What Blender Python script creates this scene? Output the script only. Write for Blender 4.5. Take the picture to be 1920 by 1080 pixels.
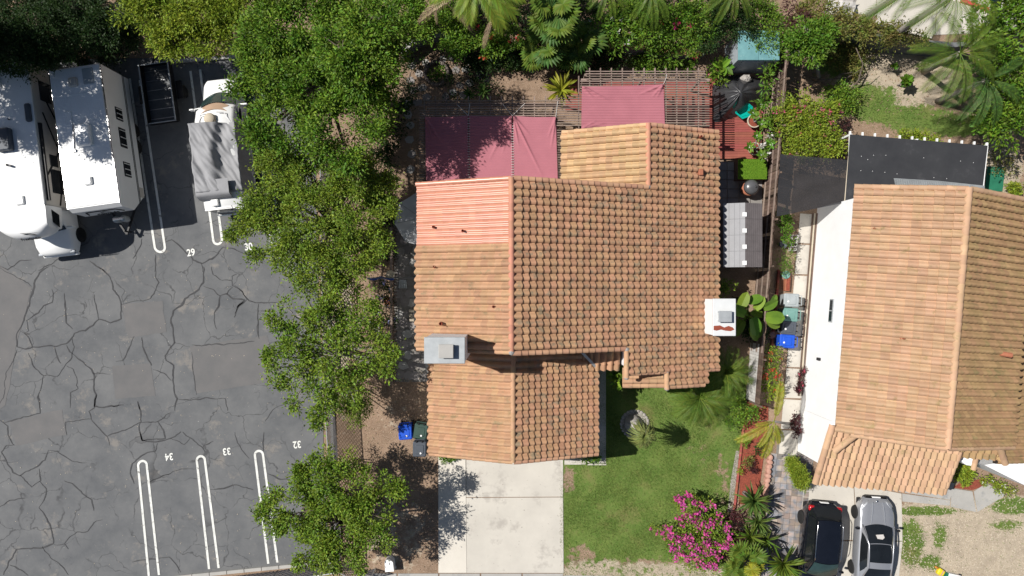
import bpy, math, random
import numpy as np
from mathutils import Vector, Matrix, noise
R = math.radians
random.seed(7)
rng = np.random.default_rng(11)
for o in list(bpy.data.objects): bpy.data.objects.remove(o)
scene = bpy.context.scene
COL = scene.collection

# ---------------- camera, sky, sun, exposure ----------------
H = 35.0          # drone height above the ground
F = 1281.0        # focal length in photo pixels (1920 wide)
cam_d = bpy.data.cameras.new("drone_camera"); cam = bpy.data.objects.new("drone_camera", cam_d); COL.objects.link(cam)
cam.location = (0, 0, H); cam.rotation_euler = (0, 0, 0)
cam_d.sensor_width = 36; cam_d.lens = 36*F/1920; cam_d.clip_start = .5; cam_d.clip_end = 2000
scene.camera = cam
SUN_E, SUN_A = R(52), R(163.5)     # elevation, direction (from +X) towards the sun
world = bpy.data.worlds.new("World"); scene.world = world; world.use_nodes = True
wn = world.node_tree; bg = wn.nodes["Background"]
sky = wn.nodes.new("ShaderNodeTexSky"); sky.sky_type = 'NISHITA'; sky.sun_disc = False
sky.sun_elevation = SUN_E; sky.sun_rotation = math.pi/2 - SUN_A
wn.links.new(sky.outputs[0], bg.inputs[0]); bg.inputs[1].default_value = 0.05
sd = bpy.data.lights.new("sun", 'SUN'); sd.energy = 5.0; sd.angle = R(.53); sd.color = (1, .965, .91)
sun = bpy.data.objects.new("sun", sd); COL.objects.link(sun)
to_sun = Vector((math.cos(SUN_E)*math.cos(SUN_A), math.cos(SUN_E)*math.sin(SUN_A), math.sin(SUN_E)))
sun.rotation_euler = to_sun.to_track_quat('Z', 'Y').to_euler(); sun.location = to_sun*60
vs = scene.view_settings; vs.view_transform = 'Standard'; vs.look = 'None'; vs.exposure = 0.22; vs.gamma = 1; vs.use_curve_mapping = False

# ---------------- helpers ----------------
def W(px, py, z=0.0):
    """the place at height z that lies at photo pixel (px,py)"""
    k = (H-z)/F
    return Vector(((px-960)*k, (540-py)*k, z))
def Wp(pts, z=0.0): return [tuple(W(x, y, z)[:2]) for x, y in pts]
WM = {}
I4 = Matrix.Identity(4)
def wm(o): return WM.get(o.name, I4)
def link(o, parent=None, local=False):
    COL.objects.link(o)
    if parent is not None:
        o.parent = parent
        if not local: o.matrix_parent_inverse = wm(parent).inverted()
    WM[o.name] = (wm(parent) @ o.matrix_basis if parent is not None and local else o.matrix_basis.copy())
    return o
def tag(o, label=None, cat=None, group=None, kind=None):
    if label: o["label"] = label
    if cat: o["category"] = cat
    if group: o["group"] = group
    if kind: o["kind"] = kind
    return o
def thing(name, label, cat, loc=(0, 0, 0), rz=0, group=None):
    o = bpy.data.objects.new(name, None); o.empty_display_size = .3
    o.location = loc; o.rotation_euler = (0, 0, rz)
    o.matrix_basis = Matrix.Translation(Vector(loc)) @ Matrix.Rotation(rz, 4, 'Z')
    link(o); return tag(o, label, cat, group)
def put(name, me, parent=None, M=None, local=False):
    o = bpy.data.objects.new(name, me)
    if M is not None: o.matrix_basis = M
    return link(o, parent, local)

class MB:
    def __init__(s): s.v = []; s.f = []; s.m = []; s.cur = 0; s.sm = []; s.smooth = False
    def add(s, vs, fs, M=None):
        b = len(s.v)
        for p in vs:
            p = Vector(p); s.v.append(tuple(M @ p) if M is not None else tuple(p))
        for f in fs: s.f.append([b+i for i in f]); s.m.append(s.cur); s.sm.append(s.smooth)
        return s
    def box(s, c, d, rz=0, M=None):
        x, y, z = d[0]/2, d[1]/2, d[2]/2
        vs = [(-x,-y,-z),(x,-y,-z),(x,y,-z),(-x,y,-z),(-x,-y,z),(x,-y,z),(x,y,z),(-x,y,z)]
        m = Matrix.Translation(Vector(c)) @ Matrix.Rotation(rz, 4, 'Z')
        if M is not None: m = M @ m
        return s.add(vs, [(3,2,1,0),(4,5,6,7),(0,1,5,4),(1,2,6,5),(2,3,7,6),(3,0,4,7)], m)
    def bbox(s, c, d, rz=0, b=.02, M=None):
        """box with chamfered top edge and vertical corners"""
        x, y, z = d[0]/2, d[1]/2, d[2]/2
        def ring(q, zz, cb):
            X, Y = x-q, y-q
            return [(-X+cb,-Y,zz),(X-cb,-Y,zz),(X,-Y+cb,zz),(X,Y-cb,zz),(X-cb,Y,zz),(-X+cb,Y,zz),(-X,Y-cb,zz),(-X,-Y+cb,zz)]
        vs = ring(0,-z,b)+ring(0,z-b,b)+ring(b,z,b)
        fs = [tuple(range(7,-1,-1)), tuple(range(16,24))]
        for r in (0, 8):
            for i in range(8):
                j = (i+1) % 8; fs.append((r+i, r+j, r+8+j, r+8+i))
        m = Matrix.Translation(Vector(c)) @ Matrix.Rotation(rz, 4, 'Z')
        if M is not None: m = M @ m
        return s.add(vs, fs, m)
    def prism(s, poly, z0, z1, M=None, top=True, bottom=False):
        n = len(poly)
        a = sum(poly[i][0]*poly[(i+1)%n][1]-poly[(i+1)%n][0]*poly[i][1] for i in range(n))
        if a < 0: poly = poly[::-1]
        vs = [(x,y,z0) for x,y in poly]+[(x,y,z1) for x,y in poly]
        fs = [(i,(i+1)%n,n+(i+1)%n,n+i) for i in range(n)]
        if top: fs.append(tuple(range(n,2*n)))
        if bottom: fs.append(tuple(range(n-1,-1,-1)))
        return s.add(vs, fs, M)
    def flat(s, poly, z, M=None):
        n = len(poly)
        a = sum(poly[i][0]*poly[(i+1)%n][1]-poly[(i+1)%n][0]*poly[i][1] for i in range(n))
        if a < 0: poly = poly[::-1]
        return s.add([(x,y,z) for x,y in poly], [tuple(range(n))], M)
    def bar(s, a, b, w, h):
        """rectangular bar from a to b, w wide (sideways) and h tall"""
        a, b = Vector(a), Vector(b); d = (b-a); L = d.length
        if L < 1e-6: return s
        d /= L; up = Vector((0,0,1))
        if abs(d.z) > .98: up = Vector((0,1,0))
        sx = d.cross(up).normalized(); u = sx.cross(d)
        vs = []
        for p in (a, b):
            for q, r in ((-1,-1),(1,-1),(1,1),(-1,1)): vs.append(p+sx*(q*w/2)+u*(r*h/2))
        return s.add(vs, [(0,1,2,3),(7,6,5,4),(0,4,5,1),(1,5,6,2),(2,6,7,3),(3,7,4,0)])
    def tube(s, pts, r, n=6, cap=True):
        pts = [Vector(p) for p in pts]; rs = r if hasattr(r,'__len__') else [r]*len(pts)
        rings = []; ref = Vector((.13,.31,.94))
        for i, p in enumerate(pts):
            d = (pts[min(i+1,len(pts)-1)]-pts[max(i-1,0)]).normalized()
            e = d.cross(ref)
            if e.length < .05: e = d.cross(Vector((1,0,0)))
            e.normalize(); g = d.cross(e)
            rings += [p+(e*math.cos(2*math.pi*k/n)+g*math.sin(2*math.pi*k/n))*rs[i] for k in range(n)]
        fs = []
        for i in range(len(pts)-1):
            for k in range(n):
                j = (k+1)%n; fs.append((i*n+k, i*n+j, (i+1)*n+j, (i+1)*n+k))
        if cap: fs += [tuple(range(n-1,-1,-1)), tuple(range((len(pts)-1)*n, len(pts)*n))]
        return s.add(rings, fs)
    def lathe(s, prof, c=(0,0,0), n=16, M=None, cap=True):
        vs = [(r*math.cos(2*math.pi*k/n), r*math.sin(2*math.pi*k/n), z) for r,z in prof for k in range(n)]
        fs = []
        for i in range(len(prof)-1):
            for k in range(n):
                j = (k+1)%n; fs.append((i*n+k, i*n+j, (i+1)*n+j, (i+1)*n+k))
        if cap:
            if prof[0][0] > 1e-4: fs.append(tuple(range(n-1,-1,-1)))
            if prof[-1][0] > 1e-4: fs.append(tuple(range((len(prof)-1)*n, len(prof)*n)))
        m = Matrix.Translation(Vector(c))
        return s.add(vs, fs, (M @ m) if M is not None else m)
    def blob(s, c, r, nu=10, nv=7, jit=0, seed=0):
        vs = []; rr = random.Random(seed)
        for i in range(nv+1):
            t = math.pi*i/nv
            for k in range(nu):
                p = 2*math.pi*k/nu; q = 1+rr.uniform(-jit, jit)
                vs.append((c[0]+r[0]*q*math.sin(t)*math.cos(p), c[1]+r[1]*q*math.sin(t)*math.sin(p), c[2]+r[2]*q*math.cos(t)))
        fs = []
        for i in range(nv):
            for k in range(nu):
                j = (k+1)%nu; fs.append((i*nu+k, (i+1)*nu+k, (i+1)*nu+j, i*nu+j))
        return s.add(vs, fs)
    def grid(s, fn, nu, nv):
        vs = [fn(i/nu, j/nv) for j in range(nv+1) for i in range(nu+1)]
        fs = [(j*(nu+1)+i, j*(nu+1)+i+1, (j+1)*(nu+1)+i+1, (j+1)*(nu+1)+i) for j in range(nv) for i in range(nu)]
        return s.add(vs, fs)
    def mesh(s, name, mats):
        me = bpy.data.meshes.new(name); me.from_pydata(s.v, [], s.f)
        if not isinstance(mats, (list, tuple)): mats = [mats]
        for m in mats: me.materials.append(m)
        me.polygons.foreach_set("material_index", s.m)
        me.polygons.foreach_set("use_smooth", s.sm)
        me.update(); return me
    def build(s, name, mats, parent=None, local=False, M=None):
        return put(name, s.mesh(name, mats), parent, M, local)

def np_mesh(name, verts, quads, mat, smooth=False, uv=None):
    """fast mesh from numpy (all faces with the same number of corners)"""
    me = bpy.data.meshes.new(name); k = quads.shape[1]
    me.vertices.add(len(verts)); me.vertices.foreach_set("co", verts.astype(np.float32).ravel())
    me.loops.add(quads.size); me.loops.foreach_set("vertex_index", quads.astype(np.int32).ravel())
    me.polygons.add(len(quads)); me.polygons.foreach_set("loop_start", (np.arange(len(quads))*k).astype(np.int32))
    if smooth: me.polygons.foreach_set("use_smooth", np.ones(len(quads), dtype=bool))
    me.update(calc_edges=True)
    for m in (mat if isinstance(mat, (list, tuple)) else [mat]): me.materials.append(m)
    return me
def solidify(o, t=.01):
    m = o.modifiers.new("thickness", 'SOLIDIFY'); m.thickness = t; m.offset = 0; return o
def subsurf(o, n=1):
    m = o.modifiers.new("smooth", 'SUBSURF'); m.levels = n; m.render_levels = n; return o

# ---------------- materials ----------------
def mat(name, c1, c2=None, scale=3.0, rough=.85, bump=0, bscale=None, metal=0, isl=0, spec=.3, det=5, hue=.02, coat=0, transl=0, contrast=1.0, speck=None, alpha=None, stain=None, nrough=.6):
    m = bpy.data.materials.new(name); m.use_nodes = True; nt = m.node_tree; N, Lk = nt.nodes, nt.links
    b = N["Principled BSDF"]; out = N["Material Output"]
    b.inputs["Roughness"].default_value = rough; b.inputs["Metallic"].default_value = metal
    b.inputs["Specular IOR Level"].default_value = spec; b.inputs["Coat Weight"].default_value = coat
    b.inputs["Coat Roughness"].default_value = .05
    if c2 is None: c2 = tuple(x*.72 for x in c1)
    geo = N.new("ShaderNodeNewGeometry")
    def nz(sc, d=det, r=nrough, loc=None):
        n = N.new("ShaderNodeTexNoise"); n.inputs["Scale"].default_value = sc; n.inputs["Detail"].default_value = d; n.inputs["Roughness"].default_value = r
        Lk.new(loc or geo.outputs["Position"], n.inputs["Vector"]); return n.outputs["Fac"]
    def rng_(src, a, c, d=0, e=1):
        r = N.new("ShaderNodeMapRange"); r.inputs[1].default_value = a; r.inputs[2].default_value = c; r.inputs[3].default_value = d; r.inputs[4].default_value = e
        Lk.new(src, r.inputs[0]); return r.outputs[0]
    def mix(f, a, c):
        x = N.new("ShaderNodeMix"); x.data_type = 'RGBA'
        if hasattr(f, 'is_linked') or not isinstance(f, (int, float)): Lk.new(f, x.inputs[0])
        else: x.inputs[0].default_value = f
        for q, s in ((a, 6), (c, 7)):
            if isinstance(q, tuple): x.inputs[s].default_value = (*q, 1)
            else: Lk.new(q, x.inputs[s])
        return x.outputs[2]
    f = rng_(nz(scale), .5-.2/contrast, .5+.2/contrast)
    col = mix(f, c1, c2)
    if stain:   # (colour, scale, threshold)
        col = mix(rng_(nz(stain[1], 6, .7), stain[2], stain[2]+.1), col, stain[0])
    if speck:   # (colour, scale, threshold)
        col = mix(rng_(nz(speck[1], 2, .5), speck[2], speck[2]+.04), col, speck[0])
    if isl:
        oi = N.new("ShaderNodeObjectInfo")
        ad = N.new("ShaderNodeMath"); ad.operation = 'ADD'; Lk.new(geo.outputs["Random Per Island"], ad.inputs[0]); Lk.new(oi.outputs["Random"], ad.inputs[1])
        fr = N.new("ShaderNodeMath"); fr.operation = 'FRACT'; Lk.new(ad.outputs[0], fr.inputs[0])
        hs = N.new("ShaderNodeHueSaturation"); Lk.new(col, hs.inputs["Color"])
        Lk.new(rng_(fr.outputs[0], 0, 1, 1-isl, 1+isl), hs.inputs["Value"])
        f2 = N.new("ShaderNodeMath"); f2.operation = 'MULTIPLY'; f2.inputs[1].default_value = 7.31; Lk.new(fr.outputs[0], f2.inputs[0])
        f3 = N.new("ShaderNodeMath"); f3.operation = 'FRACT'; Lk.new(f2.outputs[0], f3.inputs[0])
        Lk.new(rng_(f3.outputs[0], 0, 1, .5-hue, .5+hue), hs.inputs["Hue"])
        col = hs.outputs[0]
    Lk.new(col, b.inputs["Base Color"])
    if bump:
        bp = N.new("ShaderNodeBump"); bp.inputs["Strength"].default_value = 1; bp.inputs["Distance"].default_value = bump
        Lk.new(nz(bscale or scale*8, 4), bp.inputs["Height"]); Lk.new(bp.outputs[0], b.inputs["Normal"])
    sh = b.outputs[0]
    if transl:
        t = N.new("ShaderNodeBsdfTranslucent"); Lk.new(col, t.inputs[0])
        x = N.new("ShaderNodeMixShader"); x.inputs[0].default_value = transl; Lk.new(sh, x.inputs[1]); Lk.new(t.outputs[0], x.inputs[2]); sh = x.outputs[0]
    if alpha is not None:
        t = N.new("ShaderNodeBsdfTransparent")
        x = N.new("ShaderNodeMixShader"); x.inputs[0].default_value = alpha; Lk.new(t.outputs[0], x.inputs[1]); Lk.new(sh, x.inputs[2]); sh = x.outputs[0]
    Lk.new(sh, out.inputs["Surface"])
    return m
def leafmat(name, c1, c2, isl=.35, transl=.3, hue=.025, scale=.9):
    return mat(name, c1, c2, scale=scale, rough=.55, spec=.25, isl=isl, hue=hue, transl=transl)

M = {}
M['asphalt'] = mat("asphalt", (.098,.102,.108), (.157,.158,.159), scale=.55, rough=.9, bump=.004, bscale=60, contrast=1.0, speck=((.3,.3,.29), 9, .74), stain=((.195,.182,.168), .7, .57), nrough=.68)
def crackle(m):
    """fine irregular hairline cracks in the asphalt surface"""
    nt = m.node_tree; N, Lk = nt.nodes, nt.links; b = N["Principled BSDF"]; src = b.inputs["Base Color"].links[0].from_socket
    geo = N.new("ShaderNodeNewGeometry"); w = N.new("ShaderNodeTexNoise"); w.inputs["Scale"].default_value = .9; w.inputs["Detail"].default_value = 5; Lk.new(geo.outputs["Position"], w.inputs["Vector"])
    mx = N.new("ShaderNodeVectorMath"); mx.operation = 'MULTIPLY_ADD'; mx.inputs[1].default_value = (1.5,1.5,0); Lk.new(w.outputs["Color"], mx.inputs[0]); Lk.new(geo.outputs["Position"], mx.inputs[2])
    fac = None
    for sc, wd, th in ((.52,.016,.42),(1.15,.014,.54)):
        v = N.new("ShaderNodeTexVoronoi"); v.feature = 'DISTANCE_TO_EDGE'; v.inputs["Scale"].default_value = sc; Lk.new(mx.outputs[0], v.inputs["Vector"])
        r = N.new("ShaderNodeMapRange"); r.inputs[1].default_value = 0; r.inputs[2].default_value = wd; r.inputs[3].default_value = 1; r.inputs[4].default_value = 0; Lk.new(v.outputs["Distance"], r.inputs[0])
        k = N.new("ShaderNodeTexNoise"); k.inputs["Scale"].default_value = .35+sc*.4; k.inputs["Detail"].default_value = 4; Lk.new(geo.outputs["Position"], k.inputs["Vector"])
        q = N.new("ShaderNodeMapRange"); q.inputs[1].default_value = th; q.inputs[2].default_value = th+.12; q.inputs[4].default_value = .75; Lk.new(k.outputs["Fac"], q.inputs[0])
        mu = N.new("ShaderNodeMath"); mu.operation = 'MULTIPLY'; Lk.new(r.outputs[0], mu.inputs[0]); Lk.new(q.outputs[0], mu.inputs[1])
        if fac is None: fac = mu.outputs[0]
        else:
            x = N.new("ShaderNodeMath"); x.operation = 'MAXIMUM'; Lk.new(fac, x.inputs[0]); Lk.new(mu.outputs[0], x.inputs[1]); fac = x.outputs[0]
    mc = N.new("ShaderNodeMix"); mc.data_type = 'RGBA'; Lk.new(fac, mc.inputs[0]); Lk.new(src, mc.inputs[6]); mc.inputs[7].default_value = (.04,.04,.042,1); Lk.new(mc.outputs[2], b.inputs["Base Color"])
crackle(M['asphalt'])
M['digit'] = mat("digit_paint", (.74,.74,.70), (.62,.62,.58), scale=4, rough=.7)
M['patch'] = mat("asphalt_patch", (.150,.144,.142), (.122,.121,.122), scale=1.0, rough=.9, bump=.003, bscale=50)
M['crack'] = mat("crack", (.045,.045,.048), (.075,.075,.077), scale=2.5, rough=.9)
M['paint'] = mat("road_paint", (.74,.74,.70), (.55,.55,.52), scale=3, rough=.7, stain=((.16,.15,.14), 4.5, .565))
M['concrete'] = mat("concrete", (.55,.515,.455), (.47,.44,.39), scale=.7, rough=.9, bump=.003, bscale=40, stain=((.385,.355,.315), .55, .55), speck=((.34,.31,.27), 7, .70))
M['concrete_pale'] = mat("pale_concrete", (.63,.59,.52), (.54,.50,.44), scale=.8, rough=.9, bump=.003, bscale=40)
M['concrete_grey'] = mat("grey_concrete", (.40,.385,.36), (.33,.32,.30), scale=1.2, rough=.9, bump=.003, stain=((.28,.28,.275), 1.0, .58))
M['stucco'] = mat("white_stucco", (.84,.84,.84), (.79,.79,.785), scale=1.5, rough=.95, bump=.004, bscale=50)
M['tile'] = mat("clay_tile", (.445,.253,.147), (.36,.205,.118), scale=2.2, rough=.85, isl=.13, hue=.008, stain=((.25,.185,.12), 2.4, .53), bump=.004, bscale=30)
M['tile_warm'] = mat("warm_clay_tile", (.49,.298,.178), (.42,.25,.145), scale=2, rough=.85, isl=.10, hue=.007, stain=((.31,.225,.13), 2.6, .56), bump=.004, bscale=30)
M['tile_pale'] = mat("pale_clay_tile", (.55,.37,.21), (.48,.31,.17), scale=2, rough=.85, isl=.13, hue=.008, stain=((.33,.23,.11), 3, .64), bump=.003, bscale=30)
M['tile_new'] = mat("new_clay_tile", (.56,.26,.175), (.50,.22,.145), scale=2, rough=.33, isl=.05, hue=.004, spec=.55)
M['tile_ridge'] = mat("ridge_tile", (.50,.235,.155), (.44,.205,.13), scale=2, rough=.7, isl=.1, hue=.008, stain=((.33,.2,.12), 3, .62))
M['tile_rh'] = mat("peach_clay_tile", (.51,.328,.208), (.42,.268,.16), scale=1.4, rough=.85, isl=.10, hue=.007, stain=((.33,.24,.125), 2.2, .58), bump=.003, bscale=30)
M['tile_rh2'] = mat("mossy_clay_tile", (.38,.235,.125), (.30,.195,.095), scale=1.4, rough=.85, isl=.12, hue=.009, stain=((.24,.18,.085), 2.0, .55), bump=.003, bscale=30)
M['mortar'] = mat("mortar", (.36,.34,.32), rough=.95)
M['deckdark'] = mat("roof_underlay", (.05,.035,.028), rough=.95)
M['wood_grey'] = mat("weathered_wood", (.27,.205,.17), (.18,.135,.11), scale=6, rough=.9, isl=.25, hue=.01)
M['wood_dark'] = mat("dark_fence_wood", (.15,.10,.075), (.085,.058,.045), scale=5, rough=.9, isl=.3, hue=.01, stain=((.3,.26,.23), 9, .68))
M['wood_white'] = mat("whitewashed_wood", (.62,.6,.57), (.45,.43,.41), scale=5, rough=.9, isl=.12)
M['deck_red'] = mat("red_deck_wood", (.30,.085,.065), (.23,.065,.05), scale=3, rough=.7, isl=.12, hue=.01)
M['sail'] = mat("burgundy_shade_cloth", (.44,.162,.195), (.39,.142,.172), scale=1.2, rough=.85, transl=.12)
M['rope'] = mat("white_rope", (.65,.62,.58), rough=.9)
M['white'] = mat("white_gelcoat", (.80,.80,.79), (.74,.74,.73), scale=.8, rough=.35, spec=.5)
M['white_roof'] = mat("white_roof_membrane", (.80,.80,.79), (.72,.715,.70), scale=.9, rough=.6, stain=((.60,.57,.53), 1.2, .64))
M['cream'] = mat("cream_panel", (.50,.47,.42), (.45,.42,.375), scale=.8, rough=.4, spec=.5)
M['glass'] = mat("dark_glass", (.012,.014,.016), rough=.06, spec=.8)
M['glass_green'] = mat("green_glass", (.03,.06,.055), (.02,.035,.034), rough=.05, spec=.8)
M['chrome'] = mat("bright_metal", (.72,.72,.72), rough=.2, metal=1)
M['steel'] = mat("grey_steel", (.32,.32,.33), rough=.4, metal=.8)
M['galv'] = mat("galvanised_metal", (.42,.44,.45), (.33,.35,.36), scale=3, rough=.5, metal=.3)
M['black'] = mat("black_plastic", (.018,.018,.02), rough=.5)
M['rubber'] = mat("rubber", (.02,.02,.02), rough=.85)
M['alloy'] = mat("alloy_wheel", (.55,.55,.56), rough=.35, metal=.2, spec=.6)
M['tile_rake'] = mat("rake_tile", (.52,.30,.19), (.44,.245,.15), scale=2, rough=.85, isl=.14, hue=.008)
M['car_black'] = mat("black_car_paint", (.006,.007,.011), rough=.18, spec=.6, coat=1)
M['car_silver'] = mat("silver_car_paint", (.42,.43,.455), (.40,.41,.435), rough=.28, metal=.55, spec=.5, coat=1)
M['red_lamp'] = mat("red_lamp_lens", (.45,.015,.02), rough=.15, spec=.6)
M['clear_lamp'] = mat("clear_lamp_lens", (.55,.57,.6), rough=.1, spec=.7)
M['tarp_grey'] = mat("grey_cover_cloth", (.33,.33,.34), (.27,.27,.28), scale=1.5, rough=.9, bump=.006, bscale=9)
M['tarp_black'] = mat("black_tarp", (.03,.03,.033), (.045,.045,.048), scale=2, rough=.27, spec=.7)
M['shade_black'] = mat("black_shade_cloth", (.028,.029,.033), (.04,.041,.045), scale=1.2, rough=.85, stain=((.055,.055,.06), 1.2, .6))
M['shade_net'] = mat("black_shade_net", (.02,.021,.024), (.03,.03,.034), scale=1.5, rough=.9, alpha=.8)
M['trim'] = mat("black_trim", (.01,.01,.011), rough=.4)
M['terracotta'] = mat("terracotta", (.38,.14,.08), (.30,.115,.065), scale=4, rough=.85)
M['pot'] = mat("cream_pot", (.52,.45,.35), (.45,.39,.30), scale=4, rough=.8)
M['blue_bin'] = mat("blue_plastic", (.012,.085,.55), (.01,.07,.46), scale=3, rough=.5)
M['green_bin'] = mat("dark_green_plastic", (.035,.07,.055), (.028,.055,.045), scale=3, rough=.55)
M['grey_bin'] = mat("slate_plastic", (.075,.085,.105), (.06,.07,.085), scale=3, rough=.55)
M['pale_bin'] = mat("pale_grey_plastic", (.36,.39,.40), (.30,.33,.34), scale=3, rough=.55)
M['teal_bin'] = mat("teal_plastic", (.16,.30,.27), (.12,.25,.22), scale=3, rough=.55)
M['turq'] = mat("turquoise_plastic", (.0,.34,.28), (.0,.28,.23), scale=3, rough=.4)
M['shed_turq'] = mat("turquoise_sheet_roof", (.16,.33,.34), (.10,.23,.25), scale=2.2, rough=.55, stain=((.30,.42,.42), 3, .6))
M['shed_wall'] = mat("blue_grey_shed_wall", (.36,.40,.43), (.30,.34,.37), scale=3, rough=.6)
M['shingle_l'] = mat("grey_shed_roof", (.30,.298,.306), (.27,.268,.275), scale=3, rough=.7)
M['shingle_d'] = mat("brown_grey_shed_roof", (.155,.135,.135), (.12,.105,.105), scale=3, rough=.7)
M['umbrella'] = mat("grey_umbrella_cloth", (.46,.47,.49), (.41,.42,.44), scale=2, rough=.85, transl=.15)
M['slate'] = mat("slate_tile", (.33,.265,.22), (.19,.195,.215), scale=2.2, rough=.7, isl=.38, hue=.02, contrast=2, det=2)
M['flag'] = mat("flagstone", (.27,.245,.23), (.20,.185,.175), scale=2, rough=.85, isl=.2, bump=.008, bscale=8)
M['grout'] = mat("grout", (.22,.205,.185), rough=.95)
M['mulch'] = mat("red_mulch", (.30,.075,.045), (.17,.045,.03), scale=14, rough=.95, bump=.03, bscale=25, contrast=2, nrough=.75)
M['edge_pink'] = mat("pink_edging", (.50,.29,.225), (.42,.23,.175), scale=4, rough=.9)
M['brick'] = mat("brick", (.33,.10,.07), (.26,.08,.055), scale=5, rough=.9, isl=.2)
M['gravel'] = mat("grey_gravel", (.40,.37,.33), (.20,.18,.16), scale=22, rough=.95, bump=.03, bscale=22, contrast=2.5)
M['rock_shaded'] = mat("shade_darkened_rock", (.20,.165,.145), (.12,.10,.09), scale=5, rough=.9, bump=.02, bscale=10)  # rock colour darkened to put deep shade into the ring stones
M['rock'] = mat("rock", (.42,.39,.36), (.29,.27,.25), scale=5, rough=.9, bump=.02, bscale=10)
M['yellowwall'] = mat("ochre_wall", (.50,.34,.15), (.42,.28,.12), scale=3, rough=.9)
M['greywall'] = mat("grey_block_wall", (.17,.175,.185), (.13,.135,.145), scale=3, rough=.9)
M['bark'] = mat("bark", (.16,.125,.10), (.10,.08,.065), scale=8, rough=.95, bump=.01)
M['bark_pale'] = mat("pale_bark", (.32,.29,.26), (.22,.20,.18), scale=10, rough=.95, bump=.01)
M['blue_sign'] = mat("blue_banner", (.01,.13,.60), (.02,.20,.62), scale=2, rough=.5)
M['red_paint'] = mat("red_kerb_paint", (.55,.05,.06), (.47,.06,.06), scale=4, rough=.7)
M['yellow'] = mat("yellow_plastic", (.75,.60,.02), rough=.5)
M['rust'] = mat("rust_paint", (.27,.065,.035), (.22,.05,.03), scale=4, rough=.8)
M['turf'] = mat("artificial_turf", (.13,.26,.015), (.10,.21,.012), scale=12, rough=.8, isl=.25)
M['green_mat'] = mat("green_netting", (.02,.16,.09), (.015,.12,.07), scale=3, rough=.8)
M['blue_cloth'] = mat("blue_tarp", (.015,.05,.22), rough=.7)
# leaves
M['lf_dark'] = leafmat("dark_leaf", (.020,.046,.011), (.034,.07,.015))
M['lf_mid'] = leafmat("mid_leaf", (.07,.16,.012), (.165,.265,.026), isl=.55)
M['lf_olive'] = leafmat("olive_leaf", (.13,.215,.022), (.21,.28,.03), isl=.55)
M['lf_lime'] = leafmat("lime_leaf", (.19,.27,.024), (.25,.31,.03), isl=.45)
M['lf_fresh'] = leafmat("fresh_leaf", (.12,.215,.02), (.20,.28,.03), isl=.5)
M['lf_bright'] = leafmat("bright_leaf", (.09,.19,.018), (.13,.23,.022), isl=.4)
M['lf_rust'] = leafmat("rusty_leaf", (.15,.215,.035), (.22,.16,.055), isl=.45, hue=.04, scale=2.5)
M['lf_burg'] = leafmat("burgundy_leaf", (.10,.022,.03), (.06,.03,.025), isl=.4)
M['palm'] = leafmat("palm_leaf", (.09,.16,.02), (.13,.19,.025), isl=.25)
M['palm_y'] = leafmat("yellow_palm_leaf", (.24,.26,.022), (.30,.30,.03), isl=.25)
M['palm_d'] = leafmat("dark_palm_leaf", (.06,.13,.028), (.09,.16,.035), isl=.3)
M['palm_dead'] = leafmat("dead_palm_leaf", (.42,.31,.20), (.34,.25,.17), isl=.3)
M['banana'] = leafmat("banana_leaf", (.10,.20,.022), (.20,.31,.035), isl=.35)
M['yucca'] = leafmat("yucca_leaf", (.08,.15,.028), (.14,.20,.045), isl=.4)
M['fl_pink'] = leafmat("pink_petal", (.62,.10,.36), (.55,.07,.27), isl=.25)
M['fl_rose'] = leafmat("rose_petal", (.62,.14,.22), (.5,.08,.14), isl=.25)
M['fl_red'] = leafmat("red_petal", (.5,.05,.03), (.45,.09,.04), isl=.25)
M['fl_white'] = leafmat("white_petal", (.75,.74,.72), (.7,.66,.6), isl=.1)
M['fl_mag'] = leafmat("magenta_petal", (.35,.02,.08), (.28,.015,.07), isl=.25)
M['fl_blue'] = leafmat("lilac_petal", (.25,.27,.55), (.3,.3,.6), isl=.2)
M['grass'] = leafmat("grass_blade", (.105,.185,.032), (.165,.225,.055), isl=.4, transl=.25, scale=1.2)

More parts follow.
